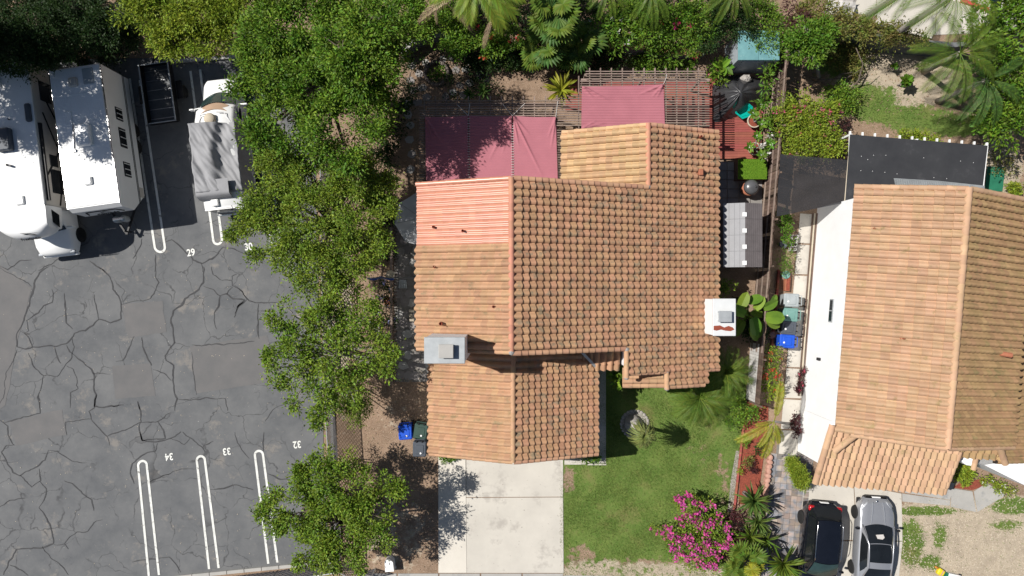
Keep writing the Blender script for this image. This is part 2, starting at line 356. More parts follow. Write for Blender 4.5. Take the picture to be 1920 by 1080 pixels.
def ground_mat():
    m = bpy.data.materials.new("soil_and_turf"); m.use_nodes = True; nt = m.node_tree; N, Lk = nt.nodes, nt.links; b = N["Principled BSDF"]
    b.inputs["Roughness"].default_value = .95; b.inputs["Specular IOR Level"].default_value = .1
    geo = N.new("ShaderNodeNewGeometry"); at = N.new("ShaderNodeVertexColor"); at.layer_name = "cover"
    sep = N.new("ShaderNodeSeparateColor"); Lk.new(at.outputs[0], sep.inputs[0])
    def nz(sc, d=6, r=.65):
        n = N.new("ShaderNodeTexNoise"); n.inputs["Scale"].default_value = sc; n.inputs["Detail"].default_value = d; n.inputs["Roughness"].default_value = r
        Lk.new(geo.outputs["Position"], n.inputs["Vector"]); return n.outputs["Fac"]
    def rg(src, a, c, d=0, e=1):
        r = N.new("ShaderNodeMapRange"); r.inputs[1].default_value = a; r.inputs[2].default_value = c; r.inputs[3].default_value = d; r.inputs[4].default_value = e; Lk.new(src, r.inputs[0]); return r.outputs[0]
    def mix(f, a, c):
        x = N.new("ShaderNodeMix"); x.data_type = 'RGBA'; Lk.new(f, x.inputs[0])
        for q, s in ((a, 6), (c, 7)):
            if isinstance(q, tuple): x.inputs[s].default_value = (*q, 1)
            else: Lk.new(q, x.inputs[s])
        return x.outputs[2]
    def add(a, c):
        x = N.new("ShaderNodeMath"); x.operation = 'ADD'; Lk.new(a, x.inputs[0]); Lk.new(c, x.inputs[1]); return x.outputs[0]
    dirt = mix(rg(nz(1.3), .35, .65), (.31,.215,.15), (.21,.145,.10))
    dirt = mix(rg(nz(16, 3), .56, .64), dirt, (.38,.29,.22))
    dirt = mix(rg(nz(24, 3), .62, .68), dirt, (.12,.08,.055))
    pale = mix(rg(nz(1.6), .35, .65), (.46,.385,.29), (.35,.29,.22))
    pale = mix(rg(nz(11, 5, .75), .55, .66), pale, (.25,.205,.15))
    pale = mix(rg(nz(20, 3), .63, .68), pale, (.58,.52,.43))
    col = mix(rg(add(sep.outputs[2], rg(nz(2.2), .3, .7, -.35, .35)), .4, .6), dirt, pale)
    gr = mix(rg(nz(1.1), .35, .65), (.095,.16,.034), (.15,.205,.05))
    gr = mix(rg(nz(9, 5, .75), .5, .68), gr, (.16,.18,.06))
    gr = mix(rg(nz(.55), .55, .72), gr, (.19,.17,.07))
    col = mix(rg(add(sep.outputs[0], rg(nz(2.6, 6, .75), .3, .7, -.42, .42)), .42, .58), col, gr)
    Lk.new(col, b.inputs["Base Color"])
    bp = N.new("ShaderNodeBump"); bp.inputs["Distance"].default_value = .03; Lk.new(nz(22, 4), bp.inputs["Height"]); Lk.new(bp.outputs[0], b.inputs["Normal"])
    return m
M['ground'] = ground_mat()
# ---------------- ground ----------------
def pip(x, y, poly):
    ins = np.zeros(x.shape, bool); n = len(poly); j = n-1
    for i in range(n):
        xi, yi = poly[i]; xj, yj = poly[j]
        if yi != yj:
            c = ((yi > y) != (yj > y)) & (x < (xj-xi)*(y-yi)/(yj-yi)+xi); ins ^= c
        j = i
    return ins
G1 = H/F
def blobs_eval(X, Y, blobs, chan):
    px = X/G1+960; py = 540-Y/G1; a = np.zeros(X.shape)
    for (bx, by, rx, ry, c, v) in blobs:
        if c != chan: continue
        d = np.sqrt(((px-bx)/rx)**2+((py-by)/ry)**2); a = np.maximum(a, v*np.clip(1.6-d, 0, 1)/.6*(d < 1.6)*1.0)
    return np.clip(a, 0, 1)
BL = [(1690,215,85,18,0,.52),(1575,112,50,34,0,.5),(1230,118,45,18,0,.9),(980,118,50,16,0,.55),(1620,190,60,30,0,.55),(1790,235,110,18,0,.6),
      (1735,958,50,7,0,.75),(1708,1018,20,36,0,.72),(1762,1005,14,24,0,.4),(1745,1055,20,14,0,.5),(1900,948,36,14,0,.65),(1885,985,26,10,0,.4),
      (1870,360,40,40,0,.25),(1870,320,45,60,2,.5),(1810,1030,150,75,2,1),(1690,1040,20,60,2,1),(1890,1000,50,60,2,.7),(1680,150,95,50,2,.75),(1610,100,40,30,2,.4),(1090,1,10,10,2,.1),(740,1000,70,80,2,.28),(745,780,50,40,2,.2),(640,560,20,200,2,.5)]
def grid_sheet(name, xs, ys, z, keep=None, R_=None, B_=None):
    X, Y = np.meshgrid(xs, ys); nx, ny = len(xs), len(ys)
    verts = np.stack([X.ravel(), Y.ravel(), np.full(X.size, z)], 1)
    i = np.arange((nx-1)*(ny-1)); a = (i//(nx-1))*nx+i%(nx-1)
    quads = np.stack([a, a+1, a+nx+1, a+nx], 1)
    if keep is not None:
        c = verts[quads].mean(1); quads = quads[keep(c[:,0], c[:,1])]
    me = np_mesh(name, verts, quads, M['ground'])
    at = me.color_attributes.new("cover", 'FLOAT_COLOR', 'POINT')
    col = np.zeros((len(verts), 4), np.float32); col[:,0] = R_(X, Y).ravel(); col[:,2] = B_(X, Y).ravel(); col[:,3] = 1
    at.data.foreach_set("color", col.ravel()); return me
far = [-240,-120,-60,-36]
xs = np.array(far+list(np.arange(-28, 28.01, .16))+[-f for f in far[::-1]]); ys = np.array(far+list(np.arange(-17, 17.01, .16))+[-f for f in far[::-1]])
ground = put("ground", grid_sheet("ground", xs, ys, 0, None, lambda X, Y: blobs_eval(X, Y, BL, 0), lambda X, Y: blobs_eval(X, Y, BL, 2)))
tag(ground, "bare brown and tan earth of the yards", kind="structure")
LAWN = Wp([(1050,686),(1396,686),(1400,760),(1386,850),(1374,960),(1362,1090),(1050,1090)])
LB = [(1200,1078,180,20,2,.62),(1120,1064,60,16,2,.45)]
def lawnR(X, Y): return 1-.62*blobs_eval(X, Y, [(1180,1084,190,30,0,1),(1090,1045,26,22,0,.75),(1066,900,12,24,0,.8),(1310,850,26,30,0,.3),(1355,900,16,60,0,.45)], 0)
lx = np.arange(2.2, 12.2, .1); ly = np.arange(-15.4, -3.7, .1)
lawn = put("lawn", grid_sheet("lawn", lx, ly, .004, lambda x, y: pip(x, y, LAWN), lawnR, lambda X, Y: blobs_eval(X, Y, LB, 2)))
tag(lawn, "green front lawn with a dry strip along its lower edge", kind="structure")

# grass blades (nobody could count them)
def grass_field(name, n, poly, dens, hgt=.07, z=.004, label=None, parent=None):
    P = np.array(poly); lo, hi = P.min(0), P.max(0)
    x = rng.uniform(lo[0], hi[0], n*2); y = rng.uniform(lo[1], hi[1], n*2)
    k = pip(x, y, poly) & (rng.random(n*2) < dens(x, y)); x, y = x[k][:n], y[k][:n]; m = len(x)
    a = rng.uniform(0, 2*np.pi, m); h = hgt*rng.uniform(.5, 1.3, m); ln = rng.uniform(.2, 1.1, m)*h; w = rng.uniform(.006, .013, m)
    b = np.stack([x, y, np.full(m, z)], 1); s = np.stack([-np.sin(a)*w, np.cos(a)*w, np.zeros(m)], 1)
    t = b+np.stack([np.cos(a)*ln, np.sin(a)*ln, h], 1)
    v = np.stack([b-s, b+s, t], 1).reshape(-1, 3)
    o = put(name, np_mesh(name, v, np.arange(3*m).reshape(-1, 3), M['grass']), parent); return tag(o, label, kind="stuff")
def nz2(x, y, s): 
    return np.array([noise.noise((a*s, b*s, 3.1)) for a, b in zip(x, y)])
grass_field("grass", 70000, LAWN, lambda x, y: np.clip(lawnR(x, y)*1.1-.05, .03, 1)*np.clip(.62+nz2(x, y, .9)*.9, .1, 1), label="short grass blades of the front lawn")
YARD = Wp([(1490,60),(1915,60),(1915,260),(1600,260),(1490,200)])
grass_field("grass", 16000, YARD, lambda x, y: blobs_eval(x, y, BL, 0), .09, 0, "rough grass on the bank behind the black roofed patio")
YARD2 = Wp([(1690,935),(1925,935),(1925,1085),(1690,1085)])
grass_field("grass", 9000, YARD2, lambda x, y: blobs_eval(x, y, BL, 0)+.03, .09, 0, "grass tufts in the dry yard beside the silver car")

# ---------------- parking lot ----------------
LOT = Wp([(-300,150),(100,112),(470,106),(590,232),(598,560),(606,770),(607,870),(618,1052),(340,1079),(-300,1160)])
mb = MB(); mb.prism(LOT, -.05, .02); lot = tag(mb.build("parking_lot", M['asphalt']), "cracked grey asphalt parking lot with numbered bays", kind="structure")
for pts in ([(228,572),(304,563),(312,622),(240,634)], [(210,686),(282,682),(291,742),(216,748)], [(356,650),(500,628),(530,712),(368,738)],
            [(-60,455),(60,540),(30,650),(10,760),(-60,800)], [(18,790),(116,768),(124,815),(30,836)]):
    p = Wp(pts, .03); q = []
    for i in range(len(p)):
        a, b = Vector(p[i]), Vector(p[(i+1) % len(p)])
        for k in range(6): 
            c = a.lerp(b, k/6); nn = noise.noise((c.x*2, c.y*2, 5))*.06; q.append((c.x+nn, c.y-nn))
    MB().flat(q, .027).build("asphalt_patch", M['patch'], lot)
C1 = """735,0 790,40 830,75 850,170 890,220 910,285 910,390 870,410 830,415 745,395 700,440 640,475 560,500 540,540 500,575 420,597 330,597 250,605 170,615 130,600 130,500 180,400 260,150 265,100 300,45 370,0
0,10 60,45 150,90 215,120 240,150|180,495 210,520 250,600|200,400 215,480 185,500|200,405 290,345 330,290 395,270 400,200 390,170|705,210 720,300 745,395
910,285 1000,260 1130,240 1150,200 1195,120 1165,80 1170,0|1525,0 1530,120 1490,170 1390,240 1370,290 1300,330 1285,400 1300,500 1310,570 1270,630 1240,670 1250,700 1300,740 1300,850 1310,950 1330,990 1310,1080
1310,570 1390,595|1530,140 1600,175 1650,220 1640,300 1610,350 1605,400 1620,470|1590,0 1600,60 1650,95 1740,100 1745,140 1820,190 1860,250 1920,275|1740,100 1740,70 1790,40|1745,150 1710,180 1700,210
1650,220 1700,205 1750,240 1830,250 1780,310 1755,380|210,650 240,710 270,770 330,815 430,820 480,760 540,680 555,600 540,540|330,820 310,900 285,980 300,1060
550,660 620,710 690,770 710,830 705,920 720,960 705,1050 800,1050 930,1035|410,600 430,680 460,725|500,590 520,640 550,660|1005,520 990,570 920,705 870,710|1060,530 1070,600 1110,680 1140,740
500,745 550,770 580,830 575,890 590,915 530,945 525,1060|1035,1010 1050,1070|1330,990 1430,1000 1540,985 1690,990 1710,1080|130,620 90,720 50,800 35,860 40,950 0,1030|700,800 830,805|1150,770 1230,800 1290,850
490,200 490,300 500,420 545,470|1440,640 1450,780 1460,880 1475,960"""
C2 = """0,150 50,185 45,240 90,300|235,0 240,110 140,135 30,165|575,0 560,75 535,100 545,145 500,150 400,160 390,160 400,240|545,145 580,190 640,245 700,225 790,195 840,160 835,90 820,40|565,75 650,75 740,60|640,245 655,300
290,330 345,335 400,380 460,400 520,405|290,330 270,390 200,440 120,480 80,460 50,410 10,340 40,300 80,295|120,480 160,520 190,555 240,510 235,440|240,510 280,560 265,630 235,670|0,670 60,630 150,615|235,670 280,740 310,810 320,885 260,905 100,920 60,990 20,1070
320,890 385,890 410,850 460,820 525,815 560,760 610,740|385,890 405,920|60,1010 130,1040 170,1075|250,905 300,970 350,1000 410,1070|385,510 430,530 480,575 545,625 560,690|840,165 940,160 990,120 1016,110
940,160 975,210 985,260 850,275 830,210 835,165|940,290 920,330 850,360 790,410 775,470 800,530|880,525 950,490 1016,470"""
C3 = """250,0 265,60 380,70 480,50 560,0|480,50 580,90 630,45|570,0 660,70 720,110 740,160|720,110 800,70|965,0 980,80 1040,160 1070,200|1180,0 1170,150|330,370 480,310 560,275 680,275|780,430 880,420 960,400 1050,410 1100,435|1210,310 1290,345 1380,360
190,970 330,950 470,940 530,990 560,1050"""
C4 = """1240,850 1290,835 1350,880 1400,930 1450,990 1520,1010 1590,980 1640,930 1680,890|1680,895 1760,905 1830,940 1900,950|1170,950 1165,1080|290,1070 400,1010 450,970|0,1040 60,1060 150,1000 240,990|670,1000 740,1050 790,1080|1070,830 1050,900 1000,980|1515,1015 1520,1080"""
C5 = """0,60 60,110 110,180 180,190 320,185|90,165 30,220 0,270|230,1080 300,980 380,950 430,930|480,990 490,1060|-320,510 -60,500 150,480|180,200 170,330 185,460"""
cr = MB()
for txt, s, ox, oy in ((C1,4,0,500),(C2,3.175,0,740),(C3,4,200,810),(C4,4,0,240),(C5,4,440,520)):
    for ln in txt.replace("\n", "|").split("|"):
        pts = [W(float(a.split(",")[0])/s+ox, float(a.split(",")[1])/s+oy, 0) for a in ln.split()]
        P = []
        for i in range(len(pts)-1):
            k = max(2, int((pts[i+1]-pts[i]).length/.12))
            for j in range(k): P.append(pts[i].lerp(pts[i+1], j/k))
        P.append(pts[-1])
        wb = random.uniform(.022, .044)
        if len(P) > 40: wb = .044
        vs = []
        for i, p in enumerate(P):
            d = (P[min(i+1, len(P)-1)]-P[max(i-1, 0)]).normalized(); nrm = Vector((-d.y, d.x, 0))
            q = p+nrm*(noise.noise((p.x*2.6, p.y*2.6, 1))*.07+noise.noise((p.x*9, p.y*9, 2))*.03)
            w = wb*(.55+.9*abs(noise.noise((p.x*1.7, p.y*1.7, 7)))+.25*noise.noise((p.x*12, p.y*12, 4)))*min(1, .35+.25*min(i, len(P)-1-i))
            vs += [(q.x-nrm.x*w, q.y-nrm.y*w, .031), (q.x+nrm.x*w, q.y+nrm.y*w, .031)]
        cr.add(vs, [(2*i, 2*i+2, 2*i+3, 2*i+1) for i in range(len(P)-1)])
tag(cr.build("asphalt_cracks", M['crack'], lot), kind="stuff")
def hairpin(l0, l1, r1, r0, name="parking_line"):
    """painted double line: left leg l0->l1, round end, right leg r1->r0"""
    z = .036; A = [W(*p, z) for p in (l0, l1, r1, r0)]; e = (A[2]-A[1])/2; c = (A[1]+A[2])/2; u = (A[1]-A[0]).normalized()
    path = [A[0].lerp(A[1], k/10) for k in range(11)]+[c+(-e*math.cos(t)+u*e.length*math.sin(t)) for t in [math.pi*k/12 for k in range(1, 12)]]+[A[2].lerp(A[3], k/10) for k in range(11)]
    vs = []
    for i, p in enumerate(path):
        d = (path[min(i+1, len(path)-1)]-path[max(i-1, 0)]).normalized(); nn = Vector((-d.y, d.x, 0))*.058
        vs += [p-nn, p+nn]
    m = MB(); m.add(vs, [(2*i, 2*i+1, 2*i+3, 2*i+2) for i in range(len(path)-1)]); m.build(name, M['paint'], lot)
hairpin((279,1080),(259,874),(275,871),(298,1078)); hairpin((392,1067),(369,864),(384,862),(410,1065)); hairpin((503,1057),(478,854),(493,852),(520,1055))
hairpin((243,147),(290,463),(309,463),(262,150)); hairpin((357,133),(400,451),(416,448),(375,130)); hairpin((475,180),(508,452),(524,450),(494,180))
def text_mesh(body, size, mats, extrude=.0, rot=0.0, bold=.0):
    cu = bpy.data.curves.new("lettering", 'FONT'); cu.body = body; cu.size = size; cu.extrude = extrude; cu.align_x = 'CENTER'; cu.align_y = 'CENTER'; cu.offset = bold
    o = bpy.data.objects.new("lettering", cu); COL.objects.link(o)
    me = bpy.data.meshes.new_from_object(o.evaluated_get(bpy.context.evaluated_depsgraph_get()))
    bpy.data.objects.remove(o); bpy.data.curves.remove(cu); me.materials.clear(); me.materials.append(mats); return me
for n, px, py, a in (("29",358,474,8),("30",466,463,8),("34",317,856,187),("33",425,846,187),("32",557,833,187)):
    put("bay_number", text_mesh(n, .50, M['digit'], bold=.012), lot, Matrix.Translation(W(px, py, .037)) @ Matrix.Rotation(R(a), 4, 'Z') @ Matrix.Diagonal((.85,1,1,1)))
mb = MB(); a, b = W(330,1081), W(622,1052)
for k in range(9):
    p, q = a.lerp(b, k/9+.002), a.lerp(b, (k+1)/9-.002); mb.bar((p.x,p.y,.08),(q.x,q.y,.08),.17,.16)
tag(mb.build("kerb", M['concrete_grey']), "pale concrete kerb along the lower edge of the lot", kind="structure")
mb = MB(); mb.bar((*W(330,116)[:2],.08),(*W(470,106)[:2],.08),.17,.16)
tag(mb.build("kerb", M['concrete_grey']), "concrete kerb at the head of the upper bays", kind="structure")

# ---------------- driveways and paths ----------------
def slab_set(name, label, polys, m, z=.03, gap=.012, seed=1):
    o = None
    for i, pl in enumerate(polys):
        p = Wp(pl); c = Vector((sum(x for x, y in p)/len(p), sum(y for x, y in p)/len(p)))
        p = [tuple(Vector(q)+(c-Vector(q)).normalized()*gap) for q in p]
        mm = m[i] if isinstance(m, list) else m
        if o is None:
            o = bpy.data.objects.new(name, None); link(o); tag(o, label, kind="structure")
            bedm = MB()
        MB().prism(p, -.05, z+.001*(i % 3)).build("slab", mm, o)
        bedm.flat([tuple(Vector(q)-(c-Vector(q)).normalized()*gap*.9) for q in p], z-.016+.0011*i)
    bedm.build("joint_filler", M['grout'], o); return o
slab_set("driveway", "concrete driveway below the garage of the central house", [[(822,850),(873,850),(875,1074),(822,1074)], [(874,850),(1056,850),(1056,931),(874,932)], [(874,933),(1056,932),(1057,1074),(875,1074)]], [M['concrete_pale'], M['concrete'], M['concrete']])
slab_set("sidewalk", "concrete sidewalk across the lower edge", [[(x,1075),(x+76,1075),(x+76,1120),(x,1120)] for x in (668,746,824,902,980)]+[[(1058,1078),(1400,1084),(1400,1130),(1058,1130)]], M['concrete_grey'], .028)
slab_set("garden_path", "concrete strip between garage and front lawn", [[(1100,690),(1136,690),(1136,868),(1100,868)], [(1058,856),(1099,856),(1099,871),(1058,871)],[(1100,869),(1137,869),(1137,872),(1100,872)]], M['concrete'], .026)
slab_set("driveway", "concrete driveway under the black and silver cars", [[(1506,905),(1600,908),(1606,1012),(1498,1014)], [(1601,908),(1690,925),(1692,1014),(1607,1013)], [(1498,1016),(1606,1014),(1606,1130),(1490,1130)], [(1607,1014),(1692,1015),(1680,1130),(1607,1130)]], M['concrete'])
slab_set("front_walk", "angled concrete walk leading right from the cars", [[(1691,925),(1782,938),(1780,948),(1691,940)],[(1600,890),(1790,905),(1781,937),(1600,908)],[(1783,915),(1823,921),(1830,960),(1782,950)],[(1825,921),(1850,905),(1886,928),(1832,960)]], M['concrete_grey'], .028)
slab_set("side_path", "pale concrete side path beside the tall white wall", [[(1500-i*5.2,400+i*58),(1534-i*5.2,402+i*58),(1529-i*5.2,457+i*58),(1495-i*5.2,456+i*58)] for i in range(8)], M['concrete'], .026)
slab_set("road", "pale concrete road at the top right", [[(1580,-60),(1640,-60),(1644,30),(1600,26)],[(1641,-60),(1760,-60),(1752,66),(1645,46)],[(1761,-60),(1990,-60),(1900,60),(1753,66)]], M['concrete'], .03)
mb = MB(); mb.bar((*W(1800,3)[:2],.1),(*W(1850,20)[:2],.1),.16,.2); tag(mb.build("kerb", M['red_paint']), "red painted kerb on the pale road", kind="structure")
mb = MB(); q = [W(x, y) for x, y in ((1640,44),(1700,60),(1745,70))]
for a, b in zip(q, q[1:]): mb.bar((a.x,a.y,.06),(b.x,b.y,.06),.22,.16)
tag(mb.build("kerb", M['concrete_pale']), "pale kerb between the road and the ivy bank", kind="structure")

# slate path: every tile its own piece
sp = thing("slate_path", None, None); tag(sp, "multicoloured slate tile path beside the black car", kind="structure")
th = R(-4.7); up = Vector((math.sin(R(4.7)), math.cos(R(4.7)), 0)); rt = Vector((up.y, -up.x, 0)); o0 = W(1444,1075)
tm = MB().bbox((0,0,0), (.285,.285,.03), b=.006).mesh("slate_tile", M['slate'])
bed = MB(); bb = [o0-rt*.2-up*.2, o0+rt*1.55-up*.2, o0+rt*1.75+up*6.6, o0-rt*.2+up*6.6]
bed.prism([tuple(p[:2]) for p in bb], -.05, .008); bed.build("mortar_bed", M['grout'], sp)
for i in range(-1, 6):
    for j in range(0, 21):
        p = o0+rt*(i*.3)+up*(j*.3+(.0 if i % 2 else .01))
        put("slate_tile", tm, sp, Matrix.Translation((p.x, p.y, .018+random.uniform(-.003,.003))) @ Matrix.Rotation(th+random.uniform(-.02,.02), 4, 'Z'))

# ---------------- roofs ----------------
def tile_mesh(name, m, w=.31, L=.375, A=.072, barrels=1, lip=.055, lift=.062, ns=9, hand=1):
    v = []; 
    for x, dz in ((0, 0), (L, lift)):
        for k in range(ns*barrels+1):
            t = (k/ns) % 1 if k < ns*barrels else (0 if barrels > 1 else 1); y = hand*(-w/2+w*k/(ns*barrels))
            z = .02+(A-.02)*math.sin(math.pi*(.10+.90*t/.74)) if t < .74 else .02*(1-(t-.74)/.26)-.02*math.sin(math.pi*(t-.74)/.26)
            if barrels > 1: z = .022*(1-math.cos(2*math.pi*t))
            v.append((x, y, z+dz))
    n = ns*barrels+1
    v += [(L-.001, a[1], a[2]) for a in v[n:2*n]]+[(L-.006, a[1], a[2]-lip) for a in v[n:2*n]]
    q = [(k, n+k, n+k+1, k+1) for k in range(n-1)]+[(2*n+k, 3*n+k, 3*n+k+1, 2*n+k+1) for k in range(n-1)]
    b2 = len(v); v += [(x, hand*(-w/2), z) for x, z in ((0,.028),(L,.028+lift),(L,-.03+lift),(0,-.03))] if barrels == 1 else []
    if barrels == 1: q.append((b2, b2+1, b2+2, b2+3))
    if hand < 0: q = [t[::-1] for t in q]
    me = bpy.data.meshes.new(name); me.from_pydata(v, [], q); me.materials.append(m)
    for i, p in enumerate(me.polygons): p.use_smooth = i < n-1
    return me, np.array(v), np.array(q), n-1
def half_round(name, m, r=.125, L=.43, n=8, lip=.02, flat=1.0):
    v = []
    for x, q in ((0, .93), (L, 1.04)):
        for k in range(n+1): a = math.pi*k/n; v.append((x, -r*q*math.cos(a), r*q*flat*math.sin(a)))
    for q in (0, lip):
        for k in range(n+1): a = math.pi*k/n; v.append((L, -(r*1.04-q)*math.cos(a), (r*1.04-q)*flat*math.sin(a)))
    f = [(k, n+1+k, n+2+k, k+1) for k in range(n)]+[(2*n+2+k, 3*n+3+k, 3*n+4+k, 2*n+3+k) for k in range(n)]
    me = bpy.data.meshes.new(name); me.from_pydata(v, [], f); me.materials.append(m)
    for i, p in enumerate(me.polygons): p.use_smooth = i < n
    return me
class Roof:
    """collects clay tiles of one house, then splits them in single pieces and the remainder"""
    def __init__(s, house):
        s.house = house; s.T = []; s.decks = MB(); s.extra = []
    def plane(s, O, U, D, pitch, w, u0, u1, m, acc=None, deck=None, exp=.285, tw=.31, barrels=1, w0=0, zs=1.0):
        O = Vector(O); U = Vector((*U, 0)).normalized(); D = Vector((*D, 0)).normalized(); th = math.atan(pitch); c, sn = math.cos(th), math.sin(th)
        X = D*c+Vector((0,0,-sn)); Z = D*sn+Vector((0,0,c)); Y = Z.cross(X)
        nc = int(round((w-w0)/exp)); e = (w-w0)/nc; nr = int(round((u1-u0)/tw)); ru = (u1-u0)/nr
        for j in range(nc):
            for i in range(nr):
                u = u0+(i+.5)*ru; d = w0+j*e
                p = O+U*u+D*d+Vector((0,0,-pitch*d))
                pc = O+U*u+D*(d+e/2)
                if acc and not acc(pc.x, pc.y): continue
                jx = random.uniform(-.012, .012); rz = random.uniform(-.018, .018)
                X2 = (X*math.cos(rz)+Y*math.sin(rz)); Y2 = Z.cross(X2); sc = ru/.31; X2 = X2*(e/.285)
                p = p+X*jx+Z*random.uniform(0,.006)
                mm = Matrix(((X2.x,Y2.x*sc,Z.x*zs,p.x),(X2.y,Y2.y*sc,Z.y*zs,p.y),(X2.z,Y2.z*sc,Z.z*zs,p.z),(0,0,0,1)))
                s.T.append((mm, m(pc.x, pc.y) if callable(m) else m, barrels*(1 if Y.y > .3 or (abs(Y.y) <= .3 and Y.x < 0) else -1), Z))
        for (a0, a1, b0, b1) in (deck or [(w0, w, u0, u1)]):
            v = []
            for t in (-.02, -.16):
                for d, u in ((a0,b0),(a1,b0),(a1,b1),(a0,b1)): v.append(O+U*u+D*d+Vector((0,0,-pitch*d+t)))
            s.decks.cur = 0; s.decks.add(v, [(0,1,2,3),(7,6,5,4),(0,4,5,1),(1,5,6,2),(2,6,7,3),(3,7,4,0)])
    def run(s, a, b, mesh, name, step=.36, lift=.0, mortar=False, tilt=.02):
        """a row of half round tiles from a (upper end) to b"""
        a, b = Vector(a), Vector(b); d = b-a; n = max(1, int(round(d.length/step))); X = d.normalized(); Yv = Vector((0,0,1)).cross(X).normalized(); Z = X.cross(Yv)
        for k in range(n):
            p = a+d*(k/n)+Z*(lift+random.uniform(0,.006)); X2 = (X+Z*tilt+Yv*random.uniform(-.015,.015)).normalized(); Y2 = Z.cross(X2).normalized(); Z2 = X2.cross(Y2)
            s.extra.append((name, mesh, Matrix(((X2.x,Y2.x,Z2.x,p.x),(X2.y,Y2.y,Z2.y,p.y),(X2.z,Y2.z,Z2.z,p.z),(0,0,0,1)))))
        if mortar:
            for p in (a, b): s.decks.cur = 1; s.decks.blob(p+Z*.03, (.12,.12,.1), 8, 5, .1, 3)
    def finish(s, roof_mats):
        s.decks.cur = 0
        roof = s.decks.build("roof", [M['deckdark'], M['mortar']], s.house)
        def score(t):
            m = t[0]; p = m.translation; r = H-p.z
            px = p.x*F/r+960; py = 540-p.y*F/r
            if not (8 < px < 1912 and 8 < py < 1072): return -1
            v = (Vector((0,0,H))-p).normalized(); return v.dot(t[3])/r**2
        s.T.sort(key=score, reverse=True)
        ms = {}
        def get(mat_, br):
            k = (mat_.name, br)
            hand, br = (1 if br > 0 else -1), abs(br)
            if k not in ms: ms[k] = tile_mesh("roof_tile", mat_, barrels=br, hand=hand, ns=(11 if br == 1 else 7), A=.118, lip=.06, lift=.085 if br == 1 else .03)
            return ms[k]
        for mm, m_, br, Z in s.T[:300]: put("roof_tile", get(m_, br)[0], roof, mm)
        V, Q, MI, SM = [], [], [], []; off = 0; mats = []
        for mm, m_, br, Z in s.T[300:]:
            if m_ not in mats: mats.append(m_)
            _, v, q, ntop = get(m_, br); A = np.array(mm)
            V.append(v @ A[:3,:3].T + A[:3,3]); Q.append(q+off); off += len(v); MI += [mats.index(m_)]*len(q); SM.append(np.arange(len(q)) < ntop)
        if V:
            me = np_mesh("roof_tiles", np.concatenate(V), np.concatenate(Q), mats)
            me.polygons.foreach_set("material_index", np.array(MI, np.int32))
            sm = np.concatenate(SM); me.polygons.foreach_set("use_smooth", sm)
            tag(put("roof_tiles", me, roof), kind="stuff")
        for name, mesh, mm in s.extra: put(name, mesh, roof, mm)
        return roof
def gable_wall(mb, prof, y0, y1):
    """wall body: profile (x,z) extruded from y0 to y1"""
    n = len(prof); v = [(x, y0, z) for x, z in prof]+[(x, y1, z) for x, z in prof]
    mb.add(v, [tuple(range(n-1,-1,-1))[::-1], tuple(range(n, 2*n))[::-1]]+[(i, n+i, n+(i+1)%n, (i+1)%n) for i in range(n)])

# central house
house = thing("house", "two storey house with orange clay tile roofs beside the parking lot", "house", (0,0,0))
PI_ = .42
ridge_m = half_round("ridge_tile", M['tile_ridge'], .125); ridge_old = half_round("ridge_tile", M['tile_warm'], .12)
rake_m = half_round("rake_tile", M['tile_rake'], .11, .36); rake_w = half_round("rake_tile", M['tile_warm'], .10, .36); rake_n = half_round("rake_tile", M['tile_new'], .10, .36)
rf = Roof(house)
zA = 7.2
YS = 1.82   # where the newer salmon tiles end on the left slope
rf.plane((0,0,zA), (0,1), (-1,0), PI_, 4.03, -2.55, YS, M['tile_warm'], zs=1.3)
rf.plane((0,0,zA), (0,1), (-1,0), PI_, 4.03, YS, 4.4, M['tile_new'], barrels=2, tw=.33)
inmain = lambda x, y: (-2.65 < y < 4.42 and 0 < x < 9.5) or (x > 6.05 and 4.42 <= y < 7.2) or (x > 4.95 and -3.72 < y <= -2.65) or (6.9 < x < 8.8 and -4.4 < y <= -3.72)
rf.plane((0,0,zA), (0,1), (1,0), PI_, 9.5, -4.4, 7.2, M['tile'], acc=inmain, deck=[(0,9.5,-2.62,4.4),(6.0,9.5,4.4,7.18),(4.98,9.5,-3.7,-2.62),(6.9,8.8,-4.38,-3.7)])
zW = zA-PI_*6.05
rf.plane((6.05,0,zW), (0,1), (-1,0), PI_, 3.65, 4.1, 7.2, M['tile_pale'], zs=1.3)
gp = .4
rf.plane((.05,0,4.6), (0,1), (-1,0), gp, 3.85, -7.7, -2.3, M['tile_warm'], exp=.27, zs=1.25)
rf.plane((.05,0,4.6), (0,1), (1,0), gp, 3.88, -7.7, -2.3, M['tile'], acc=lambda x, y: y < -3.75 or 4.6-gp*(x-.05) > 3.1+.42*(y+3.72), deck=[(0,3.88,-7.68,-3.7),(0,2.2,-3.7,-2.3)])
rf.plane((0,-2.3,3.1+.42*1.42), (1,0), (0,-1), .42, 1.42, 2.2, 5.0, M['tile'], acc=lambda x, y: 4.6-gp*(x-.05) < 3.1+.42*(y+3.72)+.03)
rf.run((-.02,-2.62,zA+.02), (-.02,4.42,zA+.02), ridge_m, "ridge_tile", mortar=True)
rf.run((6.05,4.5,zW+.02), (6.05,7.22,zW+.02), ridge_m, "ridge_tile", mortar=True)
rf.run((.05,-7.75,4.63), (.05,-2.5,4.63), ridge_old, "ridge_tile", mortar=False)
zr = lambda x: zA-PI_*abs(x)
rf.run((0,4.47,zr(0)), (-4.05,4.47,zr(4.05)), rake_n, "rake_tile", .29, .02, tilt=.07)
rf.run((0,4.47,zr(0)), (5.95,4.47,zr(5.95)), rake_m, "rake_tile", .31, .02, tilt=.07)
